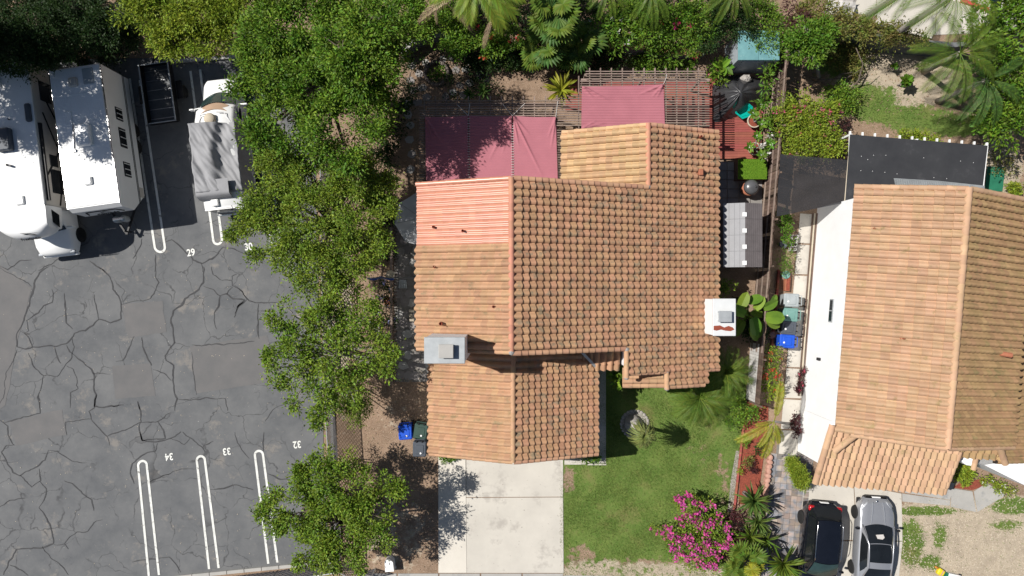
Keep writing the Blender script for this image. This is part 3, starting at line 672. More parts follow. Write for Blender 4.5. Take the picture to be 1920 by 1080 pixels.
rf.run((6.05,7.25,zW), (2.4,7.25,zW-PI_*3.65), half_round("rake_tile", M['tile_pale'], .10, .36), "rake_tile", .3, .02, tilt=.07)
rf.run((6.05,7.25,zW), (9.52,7.25,zr(9.52)), rake_m, "rake_tile", .31, .02, tilt=.07)
rf.run((0,-2.66,zr(0)), (4.9,-2.66,zr(4.9)), rake_m, "rake_tile", .31, .0, tilt=.07)
rf.run((0,-2.62,zr(0)), (-4.05,-2.62,zr(4.05)), rake_w, "rake_tile", .31, .0, tilt=.07)
rf.run((5.0,-2.7,zr(5.0)+.05), (5.0,-3.9,zr(5.0)+.05), ridge_old, "rake_tile", mortar=True)
rf.run((6.95,-3.74,zr(6.95)+.03), (6.95,-4.5,zr(6.95)+.03), ridge_old, "rake_tile", .38, mortar=True)
rf.run((5.0,-3.75,zr(5.1)), (6.85,-3.75,zr(6.85)), rake_m, "rake_tile", .31, 0, tilt=.07)
rf.run((7.0,-4.45,zr(7.0)), (8.82,-4.45,zr(8.82)), rake_m, "rake_tile", .31, 0, tilt=.07)
rf.run((8.8,-3.77,zr(8.8)), (9.52,-3.77,zr(9.52)), rake_m, "rake_tile", .31, 0, tilt=.07)
rf.run((.05,-7.75,4.6), (-3.82,-7.75,4.6-gp*3.87), rake_w, "rake_tile", .31, .0, tilt=.07)
rf.run((.05,-7.75,4.6), (3.95,-7.75,4.6-gp*3.9), rake_m, "rake_tile", .31, .0, tilt=.07)
# low return band under the porch roof
rf.run((5.0,-4.2,4.15), (6.85,-4.2,4.1), ridge_old, "rake_tile", .4, 0)
rf.run((5.0,-4.42,4.02), (6.85,-4.42,3.98), ridge_old, "rake_tile", .4, 0)
roofA = rf.finish(None)
wl = MB()
gable_wall(wl, [(-3.7,0),(-3.7,5.4),(0,6.98),(9.1,3.12),(9.1,0)], -2.4, 4.2)
gable_wall(wl, [(2.75,0),(2.75,3.05),(6.05,4.42),(9.1,3.12),(9.1,0)], 4.21, 6.95)
gable_wall(wl, [(-3.5,0),(-3.5,2.98),(.05,4.4),(3.6,2.98),(3.6,0)], -7.35, -2.41)
gable_wall(wl, [(5.1,0),(5.1,4.85),(9.1,3.15),(9.1,0)], -3.55, -2.41)
gable_wall(wl, [(7.05,0),(7.05,4.0),(8.7,3.3),(8.7,0)], -4.2, -3.56)
MB().box((5.95,-4.05,3.93), (1.85,.85,.1)).build('porch_band', M['tile_warm'], house); wl.box((3.9,-3.45,1.4),(2.3,.12,2.8))
wl.build("wall", M['stucco'], house)
mb = MB(); mb.box((0,-7.37,1.1), (4.9,.05,2.2)); gd = mb.build("garage_door", M['white'], house)
for k in range(4): MB().box((0,-7.405,.3+.53*k), (4.8,.02,.49)).build("panel", M['white'], gd)
MB().bar((-4.06,-2.5,5.42), (-4.06,4.45,5.42), .1, .1).build("gutter", M['white'], house)
MB().bar(W(1086,655,3.95), W(1119,690,3.16), .12, .05).build("valley_flashing", M['galv'], house)
def chimney(hs, x0, x1, y0, y1, z, cap, capz, mats, stainp=None, base=0):
    m = MB(); m.cur = 0; m.prism([(x0+.03,y0+.03),(x1-.03,y0+.03),(x1-.03,y1-.03),(x0+.03,y1-.03)], base, z-.1)
    ch = m.build("chimney", [M['stucco']], hs)
    MB().bbox(((x0+x1)/2,(y0+y1)/2,z-.05), (x1-x0,y1-y0,.1), b=.02).build("chimney_crown", mats[0], ch)
    cx, cy, cw, cd = cap; m = MB(); m.bbox((cx,cy,z+capz), (cw,cd,.06), b=.015)
    for sx in (-1,1):
        for sy in (-1,1): m.box((cx+sx*(cw/2-.05), cy+sy*(cd/2-.05), z+capz/2), (.05,.05,capz))
    m.box((cx,cy,z+capz*.45), (cw*.7,cd*.7,capz*.9)); m.build("chimney_cap", mats[1], ch)
    if stainp: MB().flat(stainp, z+.004).build("rust_patch", M['rust'], ch)
    return ch
a, b = W(795,632,8.5), W(872,682,8.5); c, d = W(822,646,8.8), W(850,672,8.8)
chimney(house, a.x, b.x, b.y, a.y, 8.5, ((c.x+d.x)/2, (c.y+d.y)/2, d.x-c.x, c.y-d.y), .25, (M['galv'], M['concrete_grey']))
a, b = W(1337,560,5.0), W(1380,630,5.0); c, d = W(1347,583,5.2), W(1372,604,5.2)
st = [tuple(W(x, y, 5)[:2]) for x, y in ((1338,611),(1350,610),(1358,614),(1366,611),(1374,614),(1377,618),(1370,621),(1360,620),(1352,618),(1344,620),(1338,619))]
chimney(house, a.x, b.x, b.y, a.y, 5.0, ((c.x+d.x)/2, (c.y+d.y)/2, d.x-c.x, c.y-d.y), .22, (mat('chimney_cement', (.62,.63,.63), (.55,.56,.56), scale=2), M['galv']), st)
def vent(hs, px, py, z, h=.22, r=.05, m=None):
    p = W(px, py, z); mb = MB(); mb.lathe([(r*1.5,-.15),(r*1.5,-.02),(r,0),(r,h),(r*.8,h),(r*.8,h-.1)], p, 10); mb.build("vent_pipe", m or M['rust'], hs)
def roof_z(px, py, fn):
    z = 5.0
    for _ in range(8): p = W(px, py, z); z = fn(p.x, p.y)
    return z
fA = lambda x, y: zA-PI_*abs(x)+.06
for px, py in ((813,426),(868,433),(815,500),(925,575)): vent(house, px, py, roof_z(px, py, fA))
for px, py, h, r in ((828,606,.45,.075),(1312,258,.3,.05)): vent(house, px, py, roof_z(px, py, fA), h, r)
p = W(1312,324,roof_z(1312,324,fA)); MB().bbox((p.x,p.y,p.z+.12),(.22,.3,.28),b=.03).build("vent_hood", M['terracotta'], house)

# right house, its ridge leaning 4.7 degrees
rh = thing("house", "white walled house with peach clay tile roof above the parked cars", "house", (18.76,-1.3,0), R(-4.7))
th = R(4.7); Ur = Vector((math.sin(th), math.cos(th))); Vr = Vector((Ur.y, -Ur.x)); O2 = Vector((18.76,-1.27))
def L2(v, u, z=None):
    p = O2+Vr*v+Ur*u; return (p.x, p.y) if z is None else (p.x, p.y, z)
rf2 = Roof(rh); z2 = 6.24
rake_p = half_round("rake_tile", M['tile_rh'], .12, .45); ridge_p = half_round("ridge_tile", M['tile_rh'], .15, .46)
rf2.plane((O2.x,O2.y,z2), Ur, -Vr, PI_, 3.9, -5.45, 5.42, M['tile_rh'], exp=.36, tw=.335, zs=1.3)
rf2.plane((O2.x,O2.y,z2), Ur, Vr, PI_, 3.9, -5.45, 5.42, M['tile_rh2'], exp=.275, tw=.31, zs=1.1)
rf2.plane((*L2(3.6,0),z2-PI_*3.6-.6), Ur, Vr, PI_, 4.6, -6.4, 5.6, M['tile_rh2'], exp=.3, tw=.31)
# lower front roof falling towards the cars
e0, e1 = -4.15, 1.75
rf2.plane((*L2(0,-5.2),4.62), Vr, -Ur, .40, 2.8, e0, e1, M['tile_rh'], exp=.33, tw=.295)
rf2.plane((*L2(0,-5.5),4.3), Vr, -Ur, .40, .62, e1+.05, 3.9, M['tile_rh2'], exp=.31, tw=.3)
rf2.run(L2(0,-5.5,z2+.03), L2(0,5.45,z2+.03), ridge_p, "ridge_tile", .4)
rf2.run(L2(0,5.47,z2), L2(-3.9,5.47,z2-PI_*3.9), rake_p, "rake_tile", .36, .02, tilt=.06)
rf2.run(L2(0,5.47,z2), L2(3.9,5.47,z2-PI_*3.9), rake_p, "rake_tile", .3, .02, tilt=.06)
rf2.run(L2(0,-5.5,z2), L2(-3.3,-5.5,z2-PI_*3.3), rake_p, "rake_tile", .36, .0, tilt=.06)
rf2.run(L2(0,-5.5,z2), L2(3.9,-5.5,z2-PI_*3.9), rake_p, "rake_tile", .36, .0, tilt=.06)
rf2.run(L2(-4.15,-5.1,4.7), L2(-4.15,-8.0,3.52), ridge_p, "rake_tile", .4, .02, tilt=.05)
rf2.run(L2(1.78,-5.9,4.42), L2(1.78,-8.0,3.52), rake_p, "rake_tile", .36, .0, tilt=.05)
rf2.run(L2(-3.15,-5.45,4.85), L2(-3.75,-6.3,4.35), ridge_p, "hip_tile", .4, .05)
rf2.run(L2(3.2,-5.45,4.75), L2(4.0,-6.3,4.1), ridge_p, "hip_tile", .4, .05)
rf2.run(L2(2.9,-6.05,3.9), L2(2.9,-6.7,3.75), rake_p, "rake_tile", .36, 0)
rf2.finish(None)
def Lm(): return Matrix.Translation((O2.x,O2.y,0)) @ Matrix.Rotation(-th, 4, 'Z')
w2 = MB(); t_ = MB(); gable_wall(t_, [(-3.55,0),(-3.55,4.55),(0,6.0),(3.6,4.5),(3.6,0)], -5.2, 5.1); gable_wall(t_, [(3.61,0),(3.61,3.75),(7.6,2.1),(7.6,0)], -6.0, 5.1)
t_.prism([(-3.55,-7.4),(1.4,-7.4),(1.4,-5.21),(-3.55,-5.21)], 0, 3.35)
t_.prism([(1.41,-5.9),(3.6,-5.9),(3.6,-5.21),(1.41,-5.21)], 0, 3.9)
w2.add(t_.v, t_.f, Lm()); w2.build("wall", M['stucco'], rh)
for u, z in ((-1.6,2.6),):
    fr = MB(); fr.add(*(lambda m_: (m_.v, m_.f))(MB().box((-3.57,-.1,2.5), (.06,1.1,.36))), Lm()); fo = fr.build("window", M['galv'], rh)
    for k in (0, 1):
        pn = MB(); pn.add(*(lambda m_: (m_.v, m_.f))(MB().box((-3.605,-.365+.53*k,2.5), (.02,.46,.26))), Lm()); pn.build("pane", M['glass'], fo)
pn = MB(); pn.add(*(lambda m_: (m_.v, m_.f))(MB().bbox((-3.62,-2.5,1.7), (.14,.14,.2))), Lm()); pn.build("wall_lamp", M['black'], rh)
f2 = lambda x, y: z2-PI_*abs((Vector((x,y))-O2).dot(Vr))+.06
for px, py in ((1638,390),(1637,429),(1628,520),(1692,634)): vent(rh, px, py, roof_z(px, py, f2), .14, .05, M['terracotta'])
p = W(1880,664,roof_z(1880,664,f2)); MB().tube([p+Vector((-.25,.05,0)),p+Vector((0,0,.3)),p+Vector((.15,-.02,.3))],[.1,.11,.12],10).build("vent_pipe", M['terracotta'], rh)

for pl, zt, lb in (([(1846,872),(1930,914),(1930,870),(1884,866)], 3.2, "white stucco wing wall at the right edge below the mossy roof"), ([(1790,856),(1829,858),(1827,874),(1812,872)], 3.0, "small white stucco pier beside the front roof of the right house")):
    q = Wp(pl, zt); t = thing("stucco_wall", lb, "wall", (q[0][0], q[0][1], 0)); MB().prism(q, 0, zt-.06).build("wall_face", M['stucco'], t); MB().prism(q, zt-.06, zt).build("coping", M['stucco'], t)
# ---------------- vegetation builders ----------------
def unit(a): return a/np.maximum(np.linalg.norm(a, axis=1, keepdims=True), 1e-9)
def leaf_quads(pos, dirs, ups, L, Wd, droop=.15):
    side = unit(np.cross(dirs, ups)); up = unit(np.cross(side, dirs))
    mid = pos+dirs*(L*.5)[:,None]+up*(L*.06)[:,None]; tip = pos+dirs*L[:,None]-up*(L*droop)[:,None]
    v = np.stack([pos, mid-side*(Wd/2)[:,None], tip, mid+side*(Wd/2)[:,None]], 1).reshape(-1, 3)
    return v, np.arange(len(v)).reshape(-1, 4)
def crown(name, lobes, m, parent, clump=.42, n_per=110, dens=1.0, leaf=.15, lw=.42, low=-.35, label=None, kind=None, spread=.55, min_z=.05, local=False):
    """leaf mass: lobes are (x,y,z,r,flatten) in world space; clumps of leaves sit near the lobe surfaces"""
    cs, outs = [], []
    for (x, y, z, r, fl) in lobes:
        n = max(3, int(dens*5.2*(r/clump)**2*.5))
        d = unit(rng.normal(size=(n*3, 3))); d = d[d[:,2] > low][:n]
        rad = r*rng.uniform(.45, 1.06, len(d))**.6
        wob = np.array([1+.28*noise.noise((a*2.3+x, b*2.3+y, c*2.3+z)) for a, b, c in d])
        p = d*(rad*wob)[:,None]; p[:,2] *= fl
        cs.append(p+np.array([x, y, z])); outs.append(d)
    C = np.concatenate(cs); O = np.concatenate(outs); k = len(C)
    per = (n_per*rng.uniform(.5, 1.4, k)).astype(int); idx = np.repeat(np.arange(k), per); N = len(idx)
    size = clump*rng.uniform(.6, 1.25, k)
    off = rng.normal(size=(N, 3))*(spread*size[idx])[:,None]; off[:,2] *= .6
    pos = C[idx]+off; pos[:,2] = np.maximum(pos[:,2], min_z)
    dirs = unit(unit(off)*.8+O[idx]*.35+rng.normal(size=(N, 3))*.45+np.array([0, 0, .12]))
    ups = unit(rng.normal(size=(N, 3))*.55+np.array([0, 0, 1.0]))
    L = leaf*rng.uniform(.6, 1.25, N)
    v, q = leaf_quads(pos, dirs, ups, L, L*lw)
    o = put(name, np_mesh(name, v, q, m), parent, local=local); tag(o, label, kind=kind); return o, C
def tree(label, cat, base, lobes_px, zc, m, name="tree", group=None, leaf=.15, clump=.42, n_per=110, dens=1.0, fl=.8, trunk_r=.16, lw=.45, bark=None, twigs=60, low=-.35):
    """lobes_px: (px,py,r_px[,z]) as seen from above, at crown height zc"""
    b = W(*base, 0); t = thing(name, label, cat, b, 0, group)
    lobes = []
    for l in lobes_px:
        z = l[3] if len(l) > 3 else zc; p = W(l[0], l[1], z); r = l[2]*(H-z)/F*.93; lobes.append((p.x, p.y, z-r*fl*.25, r, fl))
    o, C = crown("crown", lobes, m, t, clump, int(n_per*1.9), dens*1.5, leaf*.86, lw, low, spread=.43)
    mb = MB(); mb.smooth = True; cx = sum(l[0]*l[3] for l in lobes)/sum(l[3] for l in lobes); cy = sum(l[1]*l[3] for l in lobes)/sum(l[3] for l in lobes)
    fork = Vector((b.x+(cx-b.x)*.3, b.y+(cy-b.y)*.3, zc*.45))
    mb.tube([b+Vector((0,0,-.05)), b+Vector((.03,.02,zc*.15)), fork], [trunk_r*1.25, trunk_r, trunk_r*.8], 9); mb.build("trunk", M[bark or 'bark'], t)
    mb = MB(); rr = random.Random(5)
    for l in lobes:
        p = Vector(l[:3]); mid = fork.lerp(p, .55)+Vector((rr.uniform(-.2,.2), rr.uniform(-.2,.2), .25)); mb.tube([fork, mid, p+Vector((0,0,l[3]*.3))], [trunk_r*.5, trunk_r*.3, trunk_r*.13], 6)
    cen = np.array([l[:3] for l in lobes])
    for i in rr.sample(range(len(C)), min(twigs, len(C))):
        c = Vector(C[i]); j = int(np.argmin(((cen-C[i])**2).sum(1))); a = Vector(cen[j]); mb.tube([a.lerp(c, .15), a.lerp(c, .6)+Vector((0,0,.06)), c], [.03, .02, .009], 4, False)
    mb.build("branches", M[bark or 'bark'], t); return t
def bush(label, cat, lobes_px, z, m, name="bush", group=None, leaf=.12, clump=.26, n_per=60, dens=1.0, fl=.85, flowers=None, lw=.45, low=-.1, spread=.55):
    """flowers: (material, count, size, petals)"""
    c = W(lobes_px[0][0], lobes_px[0][1], 0); t = thing(name, label, cat, c, 0, group); lobes = []
    for l in lobes_px:
        zz = l[3] if len(l) > 3 else z; p = W(l[0], l[1], zz); r = l[2]*(H-zz)/F; lobes.append((p.x, p.y, max(.1, zz-r*fl*.45), r, fl))
    o, C = crown("foliage", lobes, m, t, clump, n_per, dens, leaf, lw, low, spread=spread)
    mb = MB()
    for l in lobes: mb.tube([(c.x+(l[0]-c.x)*.4, c.y+(l[1]-c.y)*.4, -.02), (l[0], l[1], l[2])], [.035, .015], 5)
    mb.build("stems", M['bark'], t)
    if flowers:
        fm, n, s, per = flowers; sel = C[rng.permutation(len(C))[:n]]
        top = np.array([[l[0], l[1], l[2]] for l in lobes]); pos, dr = [], []
        for p in sel:
            j = int(np.argmin(((top-p)**2).sum(1))); out = p-top[j]; out[2] = abs(out[2])+.15; out /= np.linalg.norm(out)+1e-6
            q = p+out*.12
            pos.append(q+rng.normal(size=(per, 3))*s*.55); dr.append(np.repeat(out[None], per, 0))
        pos = np.concatenate(pos); dr = np.concatenate(dr); N = len(pos)
        v, q = leaf_quads(pos, unit(dr*.6+rng.normal(size=(N, 3))*.7), unit(rng.normal(size=(N, 3))*.5+np.array([0,0,1.])), np.full(N, s)*rng.uniform(.7, 1.2, N), np.full(N, s*.8))
        tag(put("blossom", np_mesh("blossom", v, q, fm), t), kind="stuff")
    return t
def frond_mesh(name, m, L=2.2, n=34, ll=.5, arch=.9, droop=.5, w=.035, vee=.35, stalk=.18, flat=False):
    """feather frond along +X, rising then arching down"""
    mb = MB(); P = []
    for i in range(n+1):
        t = i/n; x = L*(t-.18*t*t*arch); z = L*(.32*t*arch-.62*t*t*arch); P.append(Vector((x, 0, z)))
    mb.tube(P[::max(1, n//10)]+[P[-1]], [.022*(1-.85*k/(len(P[::max(1, n//10)]))) for k in range(len(P[::max(1, n//10)])+1)], 4, False)
    rr = random.Random(n+int(L*10))
    for i in range(int(n*stalk), n):
        t = i/n; d = (P[i+1]-P[i]).normalized(); up = Vector((0,1,0)).cross(d)*-1
        s = math.sin(math.pi*min(1, max(.05, (t-stalk*.5)/(1.08-stalk*.5))))**.6*ll*rr.uniform(.85, 1.08)
        for sg in (-1, 1):
            a = (Vector((0, sg, 0))*(1-.45*t)+d*(.5+.8*t)).normalized(); a = (a+Vector((0,0,vee))).normalized()
            mid = P[i]+a*s*.55; tip = P[i]+a*s+Vector((0,0,-droop*s))
            wv = d*w*.5
            mb.add([P[i]-wv*.5, P[i]+wv*.5, mid+wv, mid-wv, tip], [(0,1,2,3),(3,2,4)])
    return mb.mesh(name, m)
def fan_mesh(name, m, r=.8, n=22, span=310, stalk=.6, cup=.35, w=.075, droop=.25):
    """fan leaf: stalk along +X then radial blades"""
    mb = MB(); mb.tube([(0,0,0),(stalk*.5,0,.08),(stalk,0,.05)], [.016,.013,.011], 4, False); c = Vector((stalk, 0, .05))
    rr = random.Random(3)
    for k in range(n):
        a = R(-span/2+span*k/(n-1)); d = Vector((math.cos(a), math.sin(a), cup*.6)).normalized(); s = Vector((-math.sin(a), math.cos(a), 0)); q = r*rr.uniform(.88, 1.05)*(1-.18*abs(a)/math.pi)
        mid = c+d*q*.62; tip = c+d*q+Vector((0,0,-droop*q)); fold = Vector((0,0,-.02))
        mb.add([c, mid-s*w+fold, tip, mid+s*w+fold, mid+Vector((0,0,.02))], [(0,1,2,4),(0,4,2,3)])
    return mb.mesh(name, m)
def blade_mesh(name, m, L=.7, w=.05, droop=.2, seg=3):
    """one sword leaf"""
    mb = MB(); v = []
    for i in range(seg+1):
        t = i/seg; ww = w*(.6+.7*math.sin(math.pi*min(1, t*.9+.1)))*(1 if i < seg else .1); z = L*(.15*t-droop*t*t)
        v += [(L*t, -ww, z+.01), (L*t, 0, z-ww*.3), (L*t, ww, z+.01)]
    f = []
    for i in range(seg):
        b = i*3; f += [(b, b+3, b+4, b+1), (b+1, b+4, b+5, b+2)]
    mb.add(v, f); return mb.mesh(name, m)
def rot(az, el, roll=0): return Matrix.Rotation(az, 4, 'Z') @ Matrix.Rotation(-el, 4, 'Y') @ Matrix.Rotation(roll, 4, 'X')
FM = {}
FM['queen'] = frond_mesh("palm_frond", M['palm'], 2.3, 38, .5, .95, .5, .042)
FM['queen_d'] = frond_mesh("palm_frond", M['palm_d'], 2.3, 38, .5, .95, .5, .042)
FM['king'] = frond_mesh("palm_frond", M['palm_y'], 2.0, 26, .42, .6, .25, .07, .25)
FM['big'] = frond_mesh("palm_frond", leafmat("fresh_palm_leaf", (.14,.22,.025), (.20,.26,.03), isl=.25), 2.5, 34, .75, .7, .2, .085, .15)
FM['dead'] = frond_mesh("dead_frond", M['palm_dead'], 2.0, 26, .34, .9, .5, .05, .0)
FM['pygmy'] = frond_mesh("palm_frond", M['palm'], 1.3, 24, .32, .9, .15, .032, .2)
FM['fan'] = fan_mesh("fan_leaf", M['palm'], .62, 24); FM['fan_d'] = fan_mesh("fan_leaf", M['palm_d'], .75, 24)
FM['fan_y'] = fan_mesh("fan_leaf", M['palm_y'], .5, 20)
FM['yucca'] = blade_mesh("sword_leaf", M['yucca'], .85, .035); FM['yuccab'] = blade_mesh("sword_leaf", M['palm'], .95, .035, .3)
FM['banana'] = blade_mesh("banana_leaf", M['banana'], 1.05, .25, .3, 6)
FM['strap'] = blade_mesh("strap_leaf", M['palm_d'], .5, .035, .3); FM['strap_y'] = blade_mesh("strap_leaf", M['palm_y'], .6, .035, .3)
FM['plum'] = blade_mesh("large_leaf", M['lf_bright'], .34, .06, .25); FM['magn'] = blade_mesh("large_leaf", M['lf_mid'], .34, .07, .2)
FM['palegreen'] = blade_mesh("large_leaf", M['lf_mid'], .7, .14, .4, 4)
def plant(label, cat, base_px, z, leaves, name="palm", trunk=None, base_z=0, lean=None, group=None, leafname=None):
    """base_px: where the crown centre stands in plan at height z; leaves: (mesh key, azimuth deg, elevation deg, scale[, dz])"""
    c = W(*base_px, z); b = Vector((lean[0], lean[1], base_z)) if lean is not None else Vector((c.x, c.y, base_z))
    t = thing(name, label, cat, b, 0, group)
    if trunk:
        mb = MB(); mb.smooth = True; mid = b.lerp(c, .5)+Vector((0,0,.1)); mb.tube([b+Vector((0,0,-.03)), b.lerp(c,.15), mid, c+Vector((0,0,-.03))], [trunk*1.35, trunk*1.05, trunk*.95, trunk*.8], 10)
        mb.build("trunk", M['bark_pale'], t)
    for l in leaves:
        dz = l[4] if len(l) > 4 else 0
        me = FM[l[0]]
        put(me.name.split(".")[0], me, t, Matrix.Translation(c+Vector((0,0,dz))) @ rot(R(l[1]), R(l[2])) @ Matrix.Scale(l[3], 4))
    return t
def whorl(key, n, el0, el1, s, a0=0, seed=0, dz=0, span=360):
    rr = random.Random(seed); return [(key, a0+span*k/n+rr.uniform(-9, 9), el0+(el1-el0)*((k*7) % n)/max(1, n-1)+rr.uniform(-5, 5), s*rr.uniform(.85, 1.12), dz*((k*7) % n)/n) for k in range(n)]

# ---------------- trees ----------------
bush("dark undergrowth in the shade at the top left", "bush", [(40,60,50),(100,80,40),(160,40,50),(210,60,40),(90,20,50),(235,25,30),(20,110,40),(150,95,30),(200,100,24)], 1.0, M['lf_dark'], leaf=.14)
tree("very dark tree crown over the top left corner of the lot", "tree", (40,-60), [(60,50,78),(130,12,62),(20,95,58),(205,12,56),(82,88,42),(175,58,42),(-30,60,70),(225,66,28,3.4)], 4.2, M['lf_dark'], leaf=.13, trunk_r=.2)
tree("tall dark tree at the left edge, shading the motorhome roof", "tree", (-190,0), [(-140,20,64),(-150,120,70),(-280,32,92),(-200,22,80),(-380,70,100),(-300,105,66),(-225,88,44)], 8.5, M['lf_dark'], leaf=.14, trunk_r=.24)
tree("bright yellow green tree at the top beside the utility trailer", "tree", (350,-40), [(262,12,38),(310,20,55),(365,30,60),(420,20,45),(330,66,38),(385,76,36),(300,75,22),(440,-10,50),(280,-30,50),(430,60,18),(455,90,10)], 4.6, M['lf_lime'], leaf=.17, n_per=100, lw=.36)
tree("largest tree, deep green crown left of the burgundy sails", "tree", (640,160), [(530,60,70),(610,60,75),(690,50,60),(502,140,48),(580,150,85),(670,150,75),(530,225,55),(620,240,70),(690,210,50),(464,130,20),(610,0,60),(530,0,46),(720,110,45),(490,70,50),(650,290,35),(442,165,9),(470,240,14),(490,255,16),(456,80,13),(700,35,50,9),(745,60,30,8.2),(690,120,50,8.6),(735,130,34,7.6),(640,90,60,8.8)], 7.2, M['lf_mid'], leaf=.16, clump=.52, dens=.86, n_per=135, trunk_r=.28, twigs=90)
tree("olive green tree with sparse outer twigs over bay 30", "tree", (640,430), [(525,320,45),(590,335,65),(665,345,60),(500,390,52),(580,420,75),(670,420,60),(545,475,42),(600,505,55),(468,425,15),(715,350,32),(715,470,26),(640,300,40),(445,424,9),(655,480,45),(575,290,32),(437,440,8),(485,365,14),(482,482,9),(735,390,12),(500,300,14)], 5.6, M['lf_olive'], leaf=.14, dens=.95, n_per=95, trunk_r=.2, twigs=150)
tree("open tree with pale twigs showing, above the chain link fence", "tree", (655,660), [(550,590,30),(610,590,50),(680,600,34),(550,660,44),(630,670,62),(700,665,32),(565,712,34),(610,730,40),(655,730,36),(523,618,14),(512,600,8),(518,690,15),(505,668,7),(570,545,30),(712,620,26),(640,565,36),(545,758,12),(600,772,16),(592,790,9),(735,655,12),(730,690,10),(520,720,9),(700,560,18),(535,650,16)], 4.9, M['lf_fresh'], leaf=.16, dens=.62, n_per=70, trunk_r=.17, twigs=190, bark='bark_pale')
tree("small round tree at the lower fence corner beside bay 32", "tree", (655,970), [(600,905,50),(655,925,58),(560,960,48),(625,985,66),(690,965,46),(590,1030,46),(645,1035,46),(720,905,20),(735,925,14),(520,985,16),(700,1010,26),(560,900,24),(505,950,10),(490,965,7),(745,915,9),(515,925,9),(565,880,12),(620,870,16)], 4.0, M['lf_fresh'], leaf=.16, dens=.72, n_per=85, trunk_r=.14, twigs=120)
# ---------------- hedges, bushes and palms ----------------
bush("box trimmed hedge ending in a lit square corner by the dirt yard", "hedge", [(655,700,22),(672,700,20),(660,735,24),(676,735,18),(655,765,22),(676,768,20),(664,785,18)], 2.5, M['lf_olive'], "hedge", leaf=.1, dens=1.3, fl=.9)
bush("small round bush under the lower tree beside the fence", "bush", [(655,865,20),(668,872,14)], 1.3, M['lf_lime'], leaf=.1)
bush("low green weed at the left garage corner", "weed", [(832,857,9),(845,858,7)], .35, M['lf_bright'], "weed", leaf=.1, clump=.15)
bush("small leafy plant at the right garage corner", "plant", [(1112,858,9),(1120,852,6),(1095,862,5)], .5, M['lf_bright'], "leafy_plant", leaf=.13, clump=.15, n_per=30)
# top of the back garden
bush("glossy bright bush beside the curved grey wall", "bush", [(850,72,24),(865,85,22),(845,95,18),(880,70,18)], 1.8, M['lf_bright'], leaf=.13)
bush("dark hibiscus bush with a few red flowers", "bush", [(915,75,24),(940,82,22),(960,70,22),(930,60,22)], 1.8, M['lf_mid'], flowers=(M['fl_red'], 9, .12, 14), leaf=.13)
bush("plumeria shrub with pale flowers left of the ochre wall", "shrub", [(1130,55,26),(1160,70,24),(1150,45,24),(1175,60,18)], 2.0, M['lf_bright'], flowers=(M['fl_white'], 12, .09, 9), leaf=.24, lw=.3, clump=.3, n_per=26)
bush("dense bush with magenta flowers above the ochre wall", "bush", [(1240,70,24),(1270,55,28),(1300,80,26),(1290,45,28),(1255,40,22)], 1.9, M['lf_mid'], flowers=(M['fl_mag'], 9, .14, 16), leaf=.12)
bush("dark vine covered bush beside the turquoise shed", "bush", [(1335,40,32),(1360,25,34),(1330,75,20),(1400,45,30),(1380,10,30)], 2.3, M['lf_dark'], leaf=.12)
bush("tall mixed hedge right of the palms on the top edge", "hedge", [(1430,30,34),(1460,50,30),(1420,5,34),(1440,75,24),(1475,80,20)], 2.2, M['lf_mid'], "hedge", leaf=.11)
bush("burgundy leaved shrub at the end of the ivy bank", "shrub", [(1492,12,16),(1500,30,14),(1486,38,10)], 2.4, M['lf_burg'], leaf=.11)
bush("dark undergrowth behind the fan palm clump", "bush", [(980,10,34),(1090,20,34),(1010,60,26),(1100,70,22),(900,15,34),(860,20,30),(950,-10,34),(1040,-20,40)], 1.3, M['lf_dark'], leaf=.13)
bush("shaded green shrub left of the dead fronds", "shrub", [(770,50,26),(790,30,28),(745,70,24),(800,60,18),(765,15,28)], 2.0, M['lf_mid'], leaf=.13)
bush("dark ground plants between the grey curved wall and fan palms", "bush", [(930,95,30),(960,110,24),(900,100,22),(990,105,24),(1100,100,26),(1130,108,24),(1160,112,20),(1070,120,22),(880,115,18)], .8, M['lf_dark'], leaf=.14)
bush("deep green shrubs behind the curved garden wall", "bush", [(800,25,36),(760,20,34),(840,30,30),(720,10,34),(870,40,24)], 2.0, M['lf_mid'], leaf=.14)
bush("tall green shrub mass on the upper edge over the ochre wall", "bush", [(1190,45,30),(1215,60,26),(1300,30,34),(1240,20,34),(1330,50,24),(1170,20,30)], 2.2, M['lf_mid'], leaf=.13)
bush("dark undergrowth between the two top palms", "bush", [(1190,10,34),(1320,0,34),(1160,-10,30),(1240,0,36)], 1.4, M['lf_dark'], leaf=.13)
bush("plumeria with broad leaves hanging over the ochre wall", "shrub", [(1230,98,13),(1262,103,14),(1245,110,9)], 1.3, M['lf_bright'], leaf=.26, lw=.28, clump=.2, n_per=16)
bush("low grassy shrub in front of the ochre wall", "shrub", [(1205,115,12),(1225,122,12),(1290,120,10)], .4, M['lf_bright'], leaf=.12, clump=.18)
bush("leafy plant with pink flowers at the upper deck corner", "plant", [(1335,130,15),(1350,145,14),(1325,150,10)], 1.0, M['lf_mid'], "leafy_plant", flowers=(M['fl_rose'], 4, .08, 8), leaf=.2, lw=.32, clump=.22, n_per=22)
plant("broad leaved banana like plant beside the turquoise shed", "plant", (1355,125), 1.2, whorl('palegreen', 9, 20, 60, .85, seed=3), "broad_leaf_plant", .05)
bush("oleander stems beside the brown fence under the shed", "shrub", [(1440,135,11),(1436,160,11),(1450,120,8)], 1.7, M['lf_bright'], leaf=.26, lw=.25, clump=.2, n_per=18)
tree("small bright green tree behind the brown fence", "tree", (1527,150), [(1515,65,30),(1535,80,26),(1500,90,24),(1545,55,20),(1520,100,18),(1490,75,16)], 3.0, M['lf_bright'], leaf=.17, clump=.3, n_per=60, trunk_r=.09, twigs=30, bark='bark_pale')
